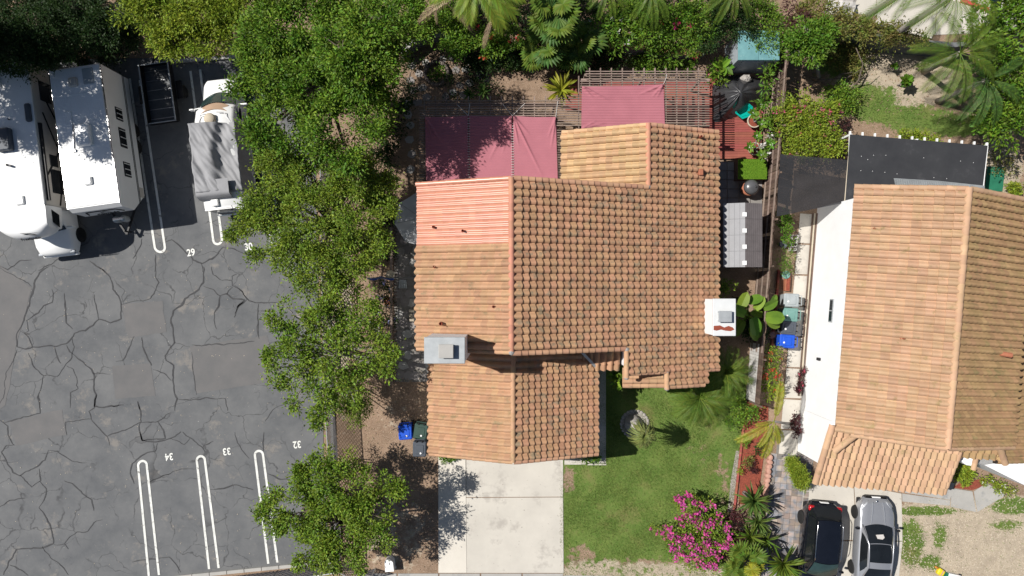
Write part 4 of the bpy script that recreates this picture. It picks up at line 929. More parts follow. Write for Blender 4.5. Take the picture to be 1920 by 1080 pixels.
o = bush("ivy bank with rusty tips along the grey wall", "ivy", [(1530,15,26),(1560,30,24),(1590,45,24),(1620,55,22),(1650,62,20),(1680,66,18),(1705,72,16),(1540,45,20),(1575,60,16),(1510,30,22),(1730,78,14),(1610,38,14),(1640,48,12),(1690,52,14),(1660,75,12)], 1.9, M['lf_rust'], "ivy_bank", leaf=.12, dens=1.2)
bush("pink flowered bush with olive leaves right of the brown fence", "bush", [(1500,190,26),(1520,215,32),(1495,235,30),(1540,240,32),(1480,210,22),(1555,215,24),(1525,265,30),(1500,275,26),(1560,265,26),(1480,250,20),(1545,285,14)], 1.9, M['lf_lime'], flowers=(M['fl_rose'], 34, .10, 10), leaf=.12, dens=1.1)
bush("reddish shrub tips at the corner of the black patio roof", "shrub", [(1578,240,16),(1588,262,14),(1572,275,14)], 1.5, M['lf_burg'], leaf=.1, n_per=40)
bush("shaded weeds under the dead tree", "weeds", [(1560,185,24),(1585,195,22),(1600,180,16),(1570,160,14)], .7, M['lf_mid'], "weeds", leaf=.11)
bush("low weeds on the bank below the grey wall", "weeds", [(1575,110,22),(1600,125,20),(1590,95,16),(1620,110,14)], .5, M['lf_rust'], "weeds", leaf=.11)
plant("young plant with large glossy leaves alone on the bare bank", "plant", (1702,150), .9, whorl('magn', 16, 10, 65, 1.0, seed=4)+[(a, b+22, c-12, d*1.1, -.15) for a, b, c, d, *e in whorl('magn', 12, 0, 40, 1.0, seed=9)], "magnolia_sapling", .04)
plant("smaller sapling on the bank beside the larger one", "plant", (1676,126), .5, whorl('magn', 9, 10, 60, .75, seed=5), "magnolia_sapling", .03)
bush("large dark glossy bush filling the right edge", "bush", [(1870,120,44),(1900,160,46),(1880,200,44),(1910,230,40),(1860,80,36),(1905,70,44),(1840,60,26),(1900,20,40),(1850,30,24),(1870,230,26),(1880,5,36)], 3.0, M['lf_mid'], leaf=.22, lw=.38, clump=.36, n_per=45)
bush("yellow green tuft behind the posts of the black roof", "shrub", [(1700,255,12),(1718,262,13),(1738,262,12),(1755,268,10)], .6, M['lf_lime'], leaf=.12, clump=.18)
bush("small bright weed beside the green netting", "weed", [(1905,355,11),(1898,348,7)], .4, M['lf_lime'], "weed", leaf=.13, clump=.16)
bush("grey green scrub along the right of the black roof", "shrub", [(1885,290,20),(1895,315,16),(1868,310,10)], .5, M['lf_rust'], leaf=.1, n_per=30)
# queen palms of the bank
qp = lambda *azs: [("queen", a, e, s) for a, e, s in azs]
plant("tall leaning palm rooted in the bare bank at the top right", "palm tree", (1800,100), 5.0, qp((170,8,1),(200,22,1),(228,6,1.05),(255,12,1.0),(285,2,1.05),(20,20,1),(50,25,1),(330,10,1),(120,30,.95),(85,40,.9),(0,5,1.0)), "palm_tree", .14, lean=tuple(W(1733,134,0)[:2]))
plant("palm with drooping fronds over the pale road", "palm tree", (1790,-10), 6.0, qp((190,5,1),(215,10,1.05),(240,6,1),(265,15,1),(300,10,1),(330,20,1),(20,20,1),(90,30,1)), "palm_tree", .15)
plant("palm whose long frond reaches over the road and ivy", "palm tree", (1712,-25), 5.0, qp((212,0,1.15),(240,16,.8),(330,20,.8),(20,20,.9),(90,30,.9),(150,20,.9)), "palm_tree", .14, lean=tuple(W(1615,38,0)[:2]))
plant("dense palm in the shade at the right edge", "palm tree", (1850,150), 3.6, [("queen_d", a, e, s) for a, e, s in ((190,10,.95),(215,5,1),(240,10,1),(265,5,1.0),(290,8,1),(150,20,.9),(110,30,.9),(330,15,.9),(30,20,.9))], "palm_tree", .13)
# palms of the back garden
plant("feather palm with a long green frond and brown hanging fronds", "palm tree", (890,-28), 4.2, [("big",a,e,s) for a,e,s in ((262,5,.75),(306,0,1.0),(326,6,1.0),(240,10,.7),(345,15,1),(20,20,1),(90,30,1),(150,20,1),(200,15,.9))]+[("dead",222,-18,1.0)], "palm_tree", .16)
t = thing("hanging_fronds", "four dry brown palm fronds hanging over the shrubs left of the fan palms", "dead fronds", W(850,20,0))
for x0, y0, x1, y1, z, s in ((868,-12,772,40,3.6,1.0),(815,10,822,55,3.3,.62),(838,8,892,62,3.7,.9),(925,28,905,98,3.6,.95)):
    p, q = W(x0,y0,z), W(x1,y1,z-.8); put("dead_frond", FM['dead'], t, Matrix.Translation(p) @ rot(math.atan2(q.y-p.y, q.x-p.x), R(-8)) @ Matrix.Scale((Vector((q.x-p.x,q.y-p.y))).length/1.75, 4))
fan = []
rr = random.Random(4)
t = thing("fan_palm", "fan palm clump with many glossy fans left of the ochre wall", "palm tree", W(1045,60,0))
for (px, py, z, n, s) in ((1042,42,2.8,12,1.3),(1018,88,1.8,9,1.15),(1085,82,1.7,9,1.15),(1035,5,3.1,9,1.3),(1065,104,1.2,6,1.0)):
    c = W(px, py, z); b = W(1045+(px-1045)*.4, 60+(py-60)*.4, 0); m = MB(); m.tube([b, b.lerp(c, .6), c], [.11,.1,.09], 8); m.build("trunk", M['bark'], t)
    for k in range(n):
        a = 360*k/n+rr.uniform(-15,15); put("fan_leaf", FM['fan' if rr.random() < .75 else 'fan_d'], t, Matrix.Translation(c) @ rot(R(a), R(rr.uniform(-15,50))) @ Matrix.Scale(s*rr.uniform(.8,1.1), 4))
plant("feathery palm hanging in from the top edge by the magenta bush", "palm tree", (1222,-18), 3.4, qp((258,-6,.8),(280,-4,.85),(235,2,.75),(305,4,.75),(0,20,.8),(90,30,.8),(180,20,.8)), "palm_tree", .12)
plant("feathery palm hanging in from the top edge above the dark vines", "palm tree", (1378,-22), 3.4, qp((215,0,.85),(245,-4,.8),(275,-6,.7),(305,2,.75),(340,10,.8),(90,30,.8)), "palm_tree", .12)
plant("feathery palm between the fan palm and the plumeria on the top edge", "palm tree", (1140,-25), 3.2, qp((255,0,.7),(285,0,.7),(225,6,.7),(315,6,.7),(90,30,.7)), "palm_tree", .11)
plant("yellow leaved sago like plant poking through the pergola", "plant", (1052,170), 2.6, whorl('strap_y', 34, 0, 65, 1.5, seed=8), "cordyline", .05)
plant("grassy dark clump at the top of the pergola slats", "plant", (905,172), 1.0, whorl('strap', 24, 10, 75, 1.0, seed=6), "grass_clump", .03)
plant("small dark clump beside the grassy one at the slats", "plant", (880,178), .8, whorl('strap', 16, 10, 70, .9, seed=7), "grass_clump", .03)
# front garden
plant("small feather palm against the shaded lawn by the right wing", "palm tree", (1360,697), 1.5, whorl('pygmy', 24, -5, 55, 1.12, seed=2), "palm_tree", .07)
plant("wide feathery palm standing on the front lawn", "palm tree", (1312,745), 1.2, whorl('pygmy', 28, -8, 50, 1.35, seed=12), "palm_tree", .08)
bush("yellowing stem plant between the two lawn palms", "plant", [(1348,700,9),(1352,690,7),(1335,712,8),(1322,725,6)], 1.4, M['lf_olive'], "leafy_plant", leaf=.12, clump=.14, n_per=22)
bush("loose blue green shrub at the corner of the red mulch bed", "shrub", [(1392,770,18),(1410,778,14),(1380,790,14),(1420,762,9),(1385,755,12)], .9, M['lf_mid'], leaf=.13, clump=.2, n_per=26)
bush("dark leaved plant by the white corner of the porch roof", "plant", [(1160,712,9),(1150,700,9),(1165,722,7)], 1.6, M['lf_mid'], "leafy_plant", leaf=.3, lw=.4, clump=.15, n_per=8)
# ponytail palm
t = thing("ponytail_palm", "ponytail palm with swollen pale base on the lawn", "palm tree", W(1189,793,0))
b = W(1189,793,0); c = W(1208,817,3.25); m = MB(); m.smooth = True
m.lathe([(.42,-.02),(.45,.1),(.34,.35),(.2,.65),(.11,.95)], b+Vector((-.05,0,0)), 14); m.tube([b+Vector((-.05,0,.9)), b.lerp(c,.6)+Vector((0,0,.2)), c], [.11,.085,.07], 8); m.build("trunk", M['rock'], t)
n = 420; a = rng.uniform(0, 2*np.pi, n); el = rng.uniform(-.1, 1.2, n); V = []; Q = []
for i in range(n):
    d = Vector((math.cos(a[i])*math.cos(el[i]), math.sin(a[i])*math.cos(el[i]), math.sin(el[i]))); Ln = random.uniform(.55,.9); s = Vector((-math.sin(a[i]), math.cos(a[i]), 0))*.011
    p = [c, c+d*Ln*.35, c+d*Ln*.6+Vector((0,0,-.12*Ln)), c+d*Ln*.78+Vector((0,0,-.42*Ln)), c+d*Ln*.85+Vector((0,0,-.8*Ln))]
    o = len(V)
    for q in p: V += [tuple(q-s), tuple(q+s)]
    Q += [(o+2*k, o+2*k+1, o+2*k+3, o+2*k+2) for k in range(4)]
put("crown", np_mesh("crown", np.array(V), np.array(Q), leafmat("ponytail_leaf", (.16,.22,.05), (.26,.27,.10), isl=.35)), t)
# tree ring of gravel with stones
tr = thing("tree_ring", "ring of small stones around the ponytail palm", "edging", W(1190,795,0))
c = W(1190,795,0); mb = MB(); mb.lathe([(0.01,.03),(.66,.028),(.7,.0)], c, 28); mb.build("gravel_bed", M['gravel'], tr)
sm = MB(); sm.blob((0,0,0), (.1,.075,.06), 7, 5, .15, 4); sm = sm.mesh("stone", M['rock'])
for k in range(24):
    a = 2*math.pi*k/24; put("stone", sm, tr, Matrix.Translation(c+Vector((math.cos(a)*.7, math.sin(a)*.7, .03))) @ Matrix.Rotation(a+1.57+random.uniform(-.3,.3), 4, 'Z') @ Matrix.Scale(random.uniform(.8,1.15), 4))
bush("bush covered in bright pink blossom at the lower end of the lawn", "bush", [(1300,960,30),(1325,970,24),(1285,985,30),(1310,1010,36),(1340,1000,30),(1290,1035,30),(1325,1045,28),(1265,1000,20),(1350,1020,20),(1345,975,18),(1258,1020,12),(1272,950,12),(1366,1005,10),(1300,1062,14),(1322,945,12)], 1.6, M['lf_olive'], flowers=(M['fl_pink'], 92, .14, 18), leaf=.12, dens=.7, n_per=42)
bush("sprig of the pink blossom bush reaching over the grass", "branch", [(1238,992,10),(1250,997,9),(1228,990,6),(1258,1005,8)], 1.2, M['lf_olive'], "blossom_sprig", flowers=(M['fl_pink'], 9, .10, 14), leaf=.1, clump=.14, n_per=16)
bush("dark leafed shrub between the pink bush and the spiky palms", "shrub", [(1365,985,20),(1375,1010,22),(1360,1040,16),(1380,965,14)], 1.0, M['lf_burg'], leaf=.12)
plant("spiky round yucca nearest the mulch bed", "yucca", (1412,938), 1.3, whorl('yucca', 70, -5, 75, 1.12, seed=21), "yucca", .1)
plant("blue green agave like clump below the round yucca", "yucca", (1420,978), .9, whorl('yucca', 40, 0, 70, 1.0, seed=22), "yucca", .09)
plant("feathery cordyline clump between the yuccas", "plant", (1405,1005), 1.2, whorl('yuccab', 44, 0, 75, .9, seed=23), "cordyline", .07)
plant("loose fan palm low at the lower edge", "palm tree", (1395,1050), 1.5, [(k,)+x[1:] for x, k in zip(whorl('fan', 12, 0, 55, 1.1, seed=24), ['fan']*9+['fan_y']*3)], "fan_palm", .1)
plant("big bright green round cycad beside the black car", "cycad", (1466,1056), 1.2, whorl('yuccab', 74, 0, 78, 1.15, seed=25), "cycad", .12)
plant("small spiky cordyline between cycad and fan palm", "plant", (1435,1012), .9, whorl('yuccab', 30, 5, 70, .8, seed=26), "cordyline", .06)
plant("yellow green king palm leaning over the slate path", "palm tree", (1451,790), 3.4, [("king",78,8,1.0),("king",212,0,1.05),("king",262,-6,1.05),("king",240,10,.75),("king",285,4,.6),("king",300,-18,.8),("king",190,20,.5)], "palm_tree", .07, lean=tuple(W(1484,795,0)[:2]))
bush("red flowered shrub beside the wooden fence end", "shrub", [(1445,665,14),(1452,685,14),(1440,700,12),(1458,660,9),(1450,715,13)], 1.2, M['lf_olive'], flowers=(M['fl_red'], 16, .09, 10), leaf=.1, clump=.18, n_per=34)
bush("yellow green croton below the red flowered shrub", "shrub", [(1445,735,11),(1438,722,9),(1455,728,8)], 1.0, M['lf_lime'], leaf=.16, clump=.18, n_per=22)
bush("row of crimson flowers along the foot of the white wall", "flowers", [(1503,694,4),(1501,708,5),(1499,720,5),(1497,732,4)], .5, M['lf_burg'], "flower_row", flowers=(M['fl_rose'], 8, .07, 7), leaf=.09, clump=.11)
bush("dry brown shrub between path and white wall", "shrub", [(1488,797,7),(1492,810,6),(1489,784,5)], .7, M['lf_burg'], leaf=.11, clump=.15)
bush("clipped lime green hedge at the corner of the white wall", "hedge", [(1488,875,12),(1495,885,13),(1502,897,13),(1506,907,9),(1486,867,8)], 1.2, M['lf_lime'], "hedge", leaf=.08, dens=3, clump=.16, n_per=90, fl=.9)
bush("bright round bush beside the garage roof of the right house", "bush", [(1800,886,14),(1815,880,14),(1808,900,10),(1825,888,9)], .9, M['lf_lime'], leaf=.12, clump=.2)
bush("long lime hedge below the white wall on the right edge", "hedge", [(1850,900,10),(1865,908,11),(1880,915,10),(1895,921,8)], .7, M['lf_lime'], "hedge", flowers=(M['fl_white'], 6, .07, 6), leaf=.09, clump=.18)
bush("green shrub spilling from under the black netting", "shrub", [(1470,415,12),(1474,432,12),(1480,450,10),(1470,400,8)], 1.0, M['lf_bright'], leaf=.12, clump=.18, n_per=40)
bush("feathery green herb beside the white crate", "shrub", [(1476,480,12),(1470,495,12),(1482,503,10)], .8, M['lf_bright'], leaf=.13, clump=.2, n_per=40, lw=.2)
bush("shrub in the shade of the tiled eave by the small shed", "shrub", [(1352,535,12),(1360,545,11),(1350,552,9),(1372,535,6)], 1.6, M['lf_olive'], leaf=.11, clump=.18, n_per=30)
for lb, base, lv in (("banana plant with large sunlit leaves right of the chimney", (1403,592), ((1388,578,2.3,70,15,.8),(1402,566,2.1,20,5,.75),(1398,590,2.4,150,-5,.9),(1412,596,2.5,-70,-12,.95),(1422,604,2.2,-100,-20,.85),(1408,612,2.0,-60,-8,.8),(1392,600,1.8,-120,0,.9),(1388,612,1.5,200,10,.8),(1416,580,1.9,60,20,.7))),
        ("banana plant reaching over the side path bins", (1436,590), ((1432,578,2.0,25,5,.75),(1436,594,2.2,-5,-6,1.0),(1440,600,1.9,-30,-10,.75),(1428,606,1.7,-110,0,.8),(1446,570,1.6,60,10,.5),(1430,590,1.7,170,10,.6)))):
    t = thing("banana_plant", lb, "banana", W(*base,0)); m = MB(); rr = random.Random(base[0])
    for (px, py, z, az, el, s_) in lv:
        p = W(px, py, z); m.tube([W(*base,0), W(*base,z*.6), p], [.06,.05,.018], 6, False); put("banana_leaf", FM['banana'], t, Matrix.Translation(p) @ rot(R(az), R(el), rr.uniform(-.5,.5)) @ Matrix.Scale(s_, 4))
    m.build("stalks", M['banana'], t)
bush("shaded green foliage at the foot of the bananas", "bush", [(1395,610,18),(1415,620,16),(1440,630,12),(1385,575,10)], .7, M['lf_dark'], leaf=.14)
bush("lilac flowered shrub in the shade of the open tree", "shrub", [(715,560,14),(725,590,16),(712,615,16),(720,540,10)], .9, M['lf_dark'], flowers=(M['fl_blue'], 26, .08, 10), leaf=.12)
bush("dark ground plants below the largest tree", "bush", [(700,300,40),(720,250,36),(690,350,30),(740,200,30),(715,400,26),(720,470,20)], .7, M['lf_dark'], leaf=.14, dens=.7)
tag(bush("added dark plants standing in for shade around the stone ring", "shade plants", [(775,110,20),(760,170,22),(850,150,16),(890,165,20),(915,130,20),(925,158,16),(870,110,16),(845,190,14)], .35, M["lf_dark"], "shade_plants", leaf=.13, dens=.7, n_per=36), kind="stuff")  # dark foliage added so the ground around the ring looks shaded
# red mulch bed
t = thing("mulch_bed", "red mulch bed edged with scalloped pink stones", "flower bed", W(1410,860,0))
mb = MB(); mb.prism(Wp([(1393,788),(1440,790),(1432,850),(1425,900),(1418,945),(1385,945),(1388,880)]), -.02, .05); mb.build("mulch", M['mulch'], t)
mb = MB(); mb.prism(Wp([(1400,752),(1440,762),(1440,788),(1396,786)]), -.02, .04); mb.build("mulch", M['mulch'], t)
em = MB(); em.lathe([(.15,-.02),(.155,.2),(.13,.25),(.05,.27)], (0,0,0), 12); em = em.mesh("edging_stone", M['edge_pink'])
for k in range(11):
    p = W(1442-k*1.05, 861-5+k*8.6, 0); put("edging_stone", em, t, Matrix.Translation(p) @ Matrix.Rotation(k*1.1, 4, 'Z') @ Matrix.Diagonal((.8,1,1,1)))
bm = MB().bbox((0,0,.07), (.09,.2,.16), b=.012).mesh("brick", M['brick'])
for k in range(44):
    p = W(1393-k*.42, 800+k*3.75, 0) if k < 44 else None; put("brick", bm, t, Matrix.Translation(p+Vector((0,0,random.uniform(-.01,.01)))) @ Matrix.Rotation(R(-6)+random.uniform(-.04,.04), 4, 'Z') @ Matrix.Diagonal((1,.62,1,1)))
mb = MB(); mb.flat(Wp([(1380,845),(1391,845),(1385,900),(1377,960),(1364,960),(1370,900)]), .012); tag(mb.build("gravel_strip", M['gravel']), "strip of pale gravel between lawn and brick edging", kind="structure")
for (px, py, l, c_, r_) in ((1402,868,"round grey shrub in the mulch bed","lf_rust",9),(1413,878,"dark red shrub in the mulch bed","lf_burg",8),(1390,885,"yellow green seedling at the mulch bed edge","lf_lime",6),(1395,828,"sparse green shrub on the brick edging","lf_bright",9),(1425,842,"dark strappy plant below the king palm","lf_dark",9)):
    bush(l, "shrub", [(px,py,r_)], .4, M[c_], "shrub", leaf=.1, clump=.13, n_per=28)
mb = MB(); mb.flat(Wp([(1800,905),(1850,896),(1842,912),(1823,919),(1786,914)]), .014); tag(mb.build("mulch_patch", M['mulch']), "patch of reddish mulch beside the angled front walk", kind="structure")
# dead tree behind the small green tree
t = thing("dead_tree", "bare grey fallen branches on the shaded bank", "dead tree", W(1610,150,0)); mb = MB(); mb.smooth = True
for pts, r in (([(1590,175,.1),(1610,150,.6),(1618,120,1.0),(1605,90,1.4)],.055),([(1500,140,.3),(1540,150,.5),(1590,145,.6),(1615,130,.8)],.04),([(1540,155,.3),(1580,168,.5),(1602,172,.3)],.04),([(1610,150,.6),(1625,140,.9),(1640,118,1.2)],.03),([(1560,150,.5),(1575,140,.7),(1600,135,.9)],.04)):
    mb.tube([W(x, y, z) for x, y, z in pts], [r*(1-.6*k/(len(pts)-1)) for k in range(len(pts))], 6)
mb.build("branches", M['bark'], t)
# ---------------- vehicles ----------------
def lerp_table(tab, t):
    for (a, va), (b, vb) in zip(tab, tab[1:]):
        if t <= b:
            k = (t-a)/(b-a) if b > a else 0; k = k*k*(3-2*k); return va+(vb-va)*k
    return tab[-1][1]
def wheel(parent, x, y, r=.34, w=.22, rim='steel', side=1, spokes=5):
    """wheel standing at (x,y) in the vehicle's own frame; side = +1 when its outer face looks to +x"""
    mx = Matrix.Translation((x, y, r)) @ Matrix.Rotation(R(90)*side, 4, 'Y')
    m = MB(); m.smooth = True; m.lathe([(r*.62,-w/2),(r*.92,-w/2),(r,-w*.32),(r,w*.32),(r*.92,w/2),(r*.62,w/2)], (0,0,0), 24, mx)
    wo = m.build("wheel", M['rubber'], parent, local=True)
    m = MB(); m.lathe([(.01,w*.2),(r*.55,w*.22),(r*.64,w*.47),(r*.60,w*.3)], (0,0,0), 20, mx, cap=False); m.build("rim", M['black' if spokes else rim], wo, local=True)
    if spokes:
        m = MB(); m.lathe([(.01,w*.42),(r*.16,w*.42),(r*.18,w*.3)], (0,0,0), 10, mx)
        for k in range(spokes):
            m.box((r*.36, 0, w*.38), (r*.52, r*.24, w*.12), 0, mx @ Matrix.Rotation(2*math.pi*k/spokes, 4, 'Z'))
        m.lathe([(r*.58,w*.44),(r*.65,w*.46)], (0,0,0), 20, mx, cap=False); m.build("spokes", M[rim], wo, local=True)
def car(t, paint, L, Wd, zt, gh, roofm, wheels_y, rim, suv):
    """t: Empty with +y towards the front. zt: table of body top height along -1..1. gh: greenhouse dict"""
    hw = Wd/2; n = 44; sec = []
    def plan(s): return hw*(1-.10*abs(s)**3-.30*max(0, (abs(s)-.72)/.28)**2.4)
    m = MB(); m.smooth = True; rows = []
    for i in range(n+1):
        s = -1+2*i/n; y = s*L/2; w = plan(s); z = lerp_table(zt, s); lo = .24+.12*max(0, (abs(s)-.8)/.2)
        bow = .10*(1-(abs(s)**8)) if abs(s) > .9 else 0
        sh = w*.9
        half = [(w*.93, lo), (w*1.0, lo+.2), (w*1.0, z*.68), (w*.985, z-.16), (w*.95, z-.06), (w*.86, z-.012), (w*.5, z+.012), (0, z+.02)]
        ring = [(-x, y, zz) for x, zz in half]+[(x, y, zz) for x, zz in half[::-1][1:]]
        rows.append(ring)
    k = len(rows[0]); vs = [p for r in rows for p in r]; fs = []
    for i in range(n):
        for j in range(k-1): fs.append((i*k+j, i*k+j+1, (i+1)*k+j+1, (i+1)*k+j))
    fs += [tuple(range(k)), tuple(range(n*k+k-1, n*k-1, -1))]
    m.add(vs, fs); body = m.build("body", paint, t, local=True)
    m = MB(); m.box((0,0,.26), (Wd*.86, L*.93, .1)); m.build("underbody", M['black'], t, local=True)
    # greenhouse: stations front to back (y, half width at belt, belt z, half width at roof, roof z)
    g = gh; yf0, yf1, yr1, yr0 = g['y']; zb, zr = g['zb'], g['zr']; wb, wr = g['wb'], g['wr']
    def bw(y): return wb*(1-.10*max(0, (y-yf1)/(yf0-yf1+1e-6))-.12*max(0, (yr1-y)/(yr1-yr0+1e-6)))
    def rw(y): return wr*(1-.05*max(0, (y-(yf1+yr1)/2)/(yf1-yr1)*2)-.06*max(0, ((yf1+yr1)/2-y)/(yf1-yr1)*2))
    # roof panel with crown
    def roofp(u, v):
        y = yr1+(yf1-yr1)*v; x = (u*2-1)*rw(y); return (x, y+.10*(1-(u*2-1)**2)*(v-.5)*1.1, zr+.035-.055*(u*2-1)**2-.05*(2*v-1)**2)
    m = MB(); m.smooth = True; m.grid(roofp, 8, 10); solid = m.build("roof_panel", roofm, t, local=True)
    def screen(y0, y1, out, name, gm, inset=.04, bow=.14):
        def f(u, v):
            q = u*2-1; wz0, wz1 = bw(y0)*.93, rw(y1)*.97; sg = 1 if y0 > y1 else -1
            a = Vector((q*wz0, y0+sg*bow*(1-q*q)-sg*.02, zb+.015)); b = Vector(roofp(u, 1 if sg > 0 else 0)); b.z += .001
            return tuple(a.lerp(b, inset+(1-2*inset)*v)+Vector((0, sg*.0, .035*math.sin(math.pi*v)+out)))
        m = MB(); m.smooth = True; m.grid(f, 10, 5); return m.build(name, gm, t, local=True)
    # painted shell below the glass
    def shell(y0, y1):
        def f(u, v):
            q = u*2-1; sg = 1 if y0 > y1 else -1
            a = Vector((q*bw(y0)*1.0, y0+sg*.14*(1-q*q), zb-.03)); b = Vector(roofp(u, 1 if sg > 0 else 0)); return tuple(a.lerp(b, v)+Vector((0,0,.03*math.sin(math.pi*v)-.012)))
        return f
    m = MB(); m.smooth = True; m.grid(shell(yf0, yf1), 10, 4); m.grid(shell(yr0, yr1), 10, 4)
    for sd_ in (-1, 1):
        def side(u, v, sd_=sd_):
            y = yr0+(yf0-yr0)*u; yy = min(yf1, max(yr1, y)); a = Vector((sd_*bw(y)*1.0, y, zb-.03)); b = Vector(roofp(0 if sd_ < 0 else 1, (yy-yr1)/(yf1-yr1))); return tuple(a.lerp(b, v))
        m.grid(side, 14, 3)
    m.build("pillars", paint, t, local=True)
    screen(yf0, yf1, .012, "windscreen", g.get('glass', M['glass'])); screen(yr0, yr1, .012, "rear_window", g.get('rglass', M['glass']))
    for sd_ in (-1, 1):
        def sw(u, v, sd_=sd_):
            ya, yb = g['sw']; y = ya+(yb-ya)*u; top = min(1, max(0, (y-yr0)/(yr1-yr0+1e-6)), max(0, (yf0-y)/(yf0-yf1+1e-6)))
            yy = min(yf1, max(yr1, y)); a = Vector((sd_*bw(y), y, zb+.0)); b = Vector(roofp(0 if sd_ < 0 else 1, (yy-yr1)/(yf1-yr1)))
            p = a.lerp(b, .05+.80*v*min(1, top*1.25)); return (p.x+sd_*.012, p.y, p.z+.012)
        m = MB(); m.smooth = True; m.grid(sw, 16, 4); m.build("side_window", M['glass'], t, local=True)
        m = MB(); m.bbox((sd_*(hw+.09), yf0-.18, zb+.02), (.2,.12,.13), b=.04); m.build("mirror", M['car_black'], t, local=True)
        for wy in wheels_y: wheel(t, sd_*(hw-.1), wy, .345 if suv else .34, .23, rim, sd_)
    # panel seams
    return body
axis = R(-4.7)
t = thing("suv", "black estate suv with roof rails parked on the driveway nearest the slate path", "car", (15.42,-13.05,.03), R(180-4.9), group="cars on the right driveway")
car(t, M['car_black'], 4.6, 1.86, [(-1,.62),(-.93,.93),(-.8,1.06),(-.3,1.08),(.2,1.06),(.45,1.02),(.75,.93),(.93,.80),(1,.55)],
    dict(y=(1.15,.38,-1.62,-2.12), zb=1.06, zr=1.62, wb=.86, wr=.62, sw=(-1.75,.95), glass=M['glass_green']), M['car_black'], (-1.38,1.38), 'alloy', True)
for sg in (-1, 1):
    m = MB(); m.smooth = True; m.tube([(sg*.60,.30,1.60),(sg*.625,.1,1.67),(sg*.64,-.7,1.68),(sg*.62,-1.4,1.66),(sg*.58,-1.6,1.60)], .02, 6); m.build("roof_rail", M['chrome'], t, local=True)
    m = MB(); m.smooth = True; m.bbox((sg*.68,-2.06,.98), (.30,.28,.16), b=.05); m.build("tail_light", M['red_lamp'], t, local=True)
    m = MB(); m.bbox((sg*.66,2.0,.78), (.32,.3,.12), b=.05); m.build("headlight", M['clear_lamp'], t, local=True)
m = MB(); m.bbox((0,-2.33,.80), (.42,.05,.16), b=.01); m.build("number_plate", M['white'], t, local=True)
m = MB(); m.bbox((0,-2.27,.60), (1.2,.1,.09), b=.04); m.build("rear_bumper", M['black'], t, local=True)
t = thing("coupe", "silver two door car with dark glass roof facing the garage", "car", (18.17,-12.82,.03), R(-3.6), group="cars on the right driveway")
car(t, M['car_silver'], 4.6, 1.84, [(-1,.60),(-.93,.86),(-.85,.95),(-.5,.97),(0,.95),(.3,.94),(.55,.89),(.85,.78),(.95,.68),(1,.50)],
    dict(y=(.98,.15,-.95,-1.75), zb=.94, zr=1.37, wb=.83, wr=.58, sw=(-1.35,.65)), M['glass'], (-1.36,1.42), 'alloy', False)
m = MB(); m.smooth = True; m.grid(lambda u, v: ((u*2-1)*(.57+.0*v), -1.02+.32*v, 1.383+.036*v-.055*(u*2-1)**2), 6, 3); m.build("roof_edge", M['car_silver'], t, local=True)
for sg in (-1, 1):
    m = MB(); m.smooth = True; m.tube([(sg*.80,1.0,.96),(sg*.60,.16,1.36),(sg*.585,-.4,1.395),(sg*.57,-.95,1.37),(sg*.72,-1.75,.98)], [.03,.035,.035,.035,.03], 6); m.build("roof_rail", M['car_silver'], t, local=True)
    m = MB(); m.smooth = True; m.add([(sg*.42,2.16,.70),(sg*.78,1.86,.76),(sg*.80,1.66,.80),(sg*.52,2.0,.79)], [(0,1,2,3)] if sg > 0 else [(3,2,1,0)]); o = m.build("headlight", M['clear_lamp'], t, local=True); solidify(o, .03)
    m = MB(); m.tube([(sg*.25,2.1,.80),(sg*.30,1.6,.915),(sg*.36,1.0,.965)], [.012,.014,.012], 5); m.build("bonnet_crease", M['car_silver'], t, local=True)
m = MB(); m.bbox((0,2.27,.50), (1.15,.1,.22), b=.04); m.build("grille", M['black'], t, local=True)
m = MB(); m.bbox((0,2.30,.60), (.42,.06,.12), b=.01); m.build("number_plate", M['white'], t, local=True)
m = MB(); m.lathe([(.01,.02),(.05,.02),(.055,0)], (0,2.14,.735), 12); m.build("badge", M['chrome'], t, local=True)
m = MB(); m.add([(-.25,.62,1.25),(.12,.66,1.24),(.16,.52,1.30),(.05,.44,1.345),(-.2,.46,1.335)], [(0,1,2,3,4)]); o = m.build("dashboard_paper", M['fl_white'], t, local=True); solidify(o, .01)

def box_shell(m, w, y0, y1, z0, z1, b=.06): m.bbox((0,(y0+y1)/2,(z0+z1)/2), (w,y1-y0,z1-z0), b=b)
# travel trailer
c = W(158,256,3.0)
t = thing("travel_trailer", "white travel trailer with roof vents between the motorhome and the empty bay", "trailer", (c.x,c.y,.03), R(8))
hl = 3.28
m = MB(); m.smooth = False
prof = [(-hl+.0,3.0),(hl,3.0),(hl,.62),(-hl+.62,.62),(-hl-.22,1.75),(-hl-.16,2.72)]
n = len(prof); v = [(-1.2,y,z) for y,z in prof]+[(1.2,y,z) for y,z in prof]
m.add(v, [tuple(range(n)), tuple(range(2*n-1,n-1,-1))]+[(i,n+i,n+(i+1)%n,(i+1)%n) for i in range(n)]); m.build("body", M['white'], t, local=True)
m = MB(); m.bbox((0,0,3.015), (2.36,6.5,.05), b=.02); rfm = m.build("roof", M['white_roof'], t, local=True)
for y in (-1.9,.75,2.0): MB().box((0,y,3.045), (2.3,.05,.012)).build("roof_seam", M['white'], t, local=True)
for sg in (-1,1): MB().bar((sg*1.2,-hl,2.99),(sg*1.2,hl,2.99),.05,.05).build("roof_edge", M['chrome'], t, local=True)
def rv_roof(t, kind, x, y, z, sx, sy, h, mt):
    m = MB(); m.bbox((x,y,z+h/2), (sx,sy,h), b=min(.06,h*.4)); return m.build(kind, mt, t, local=True)
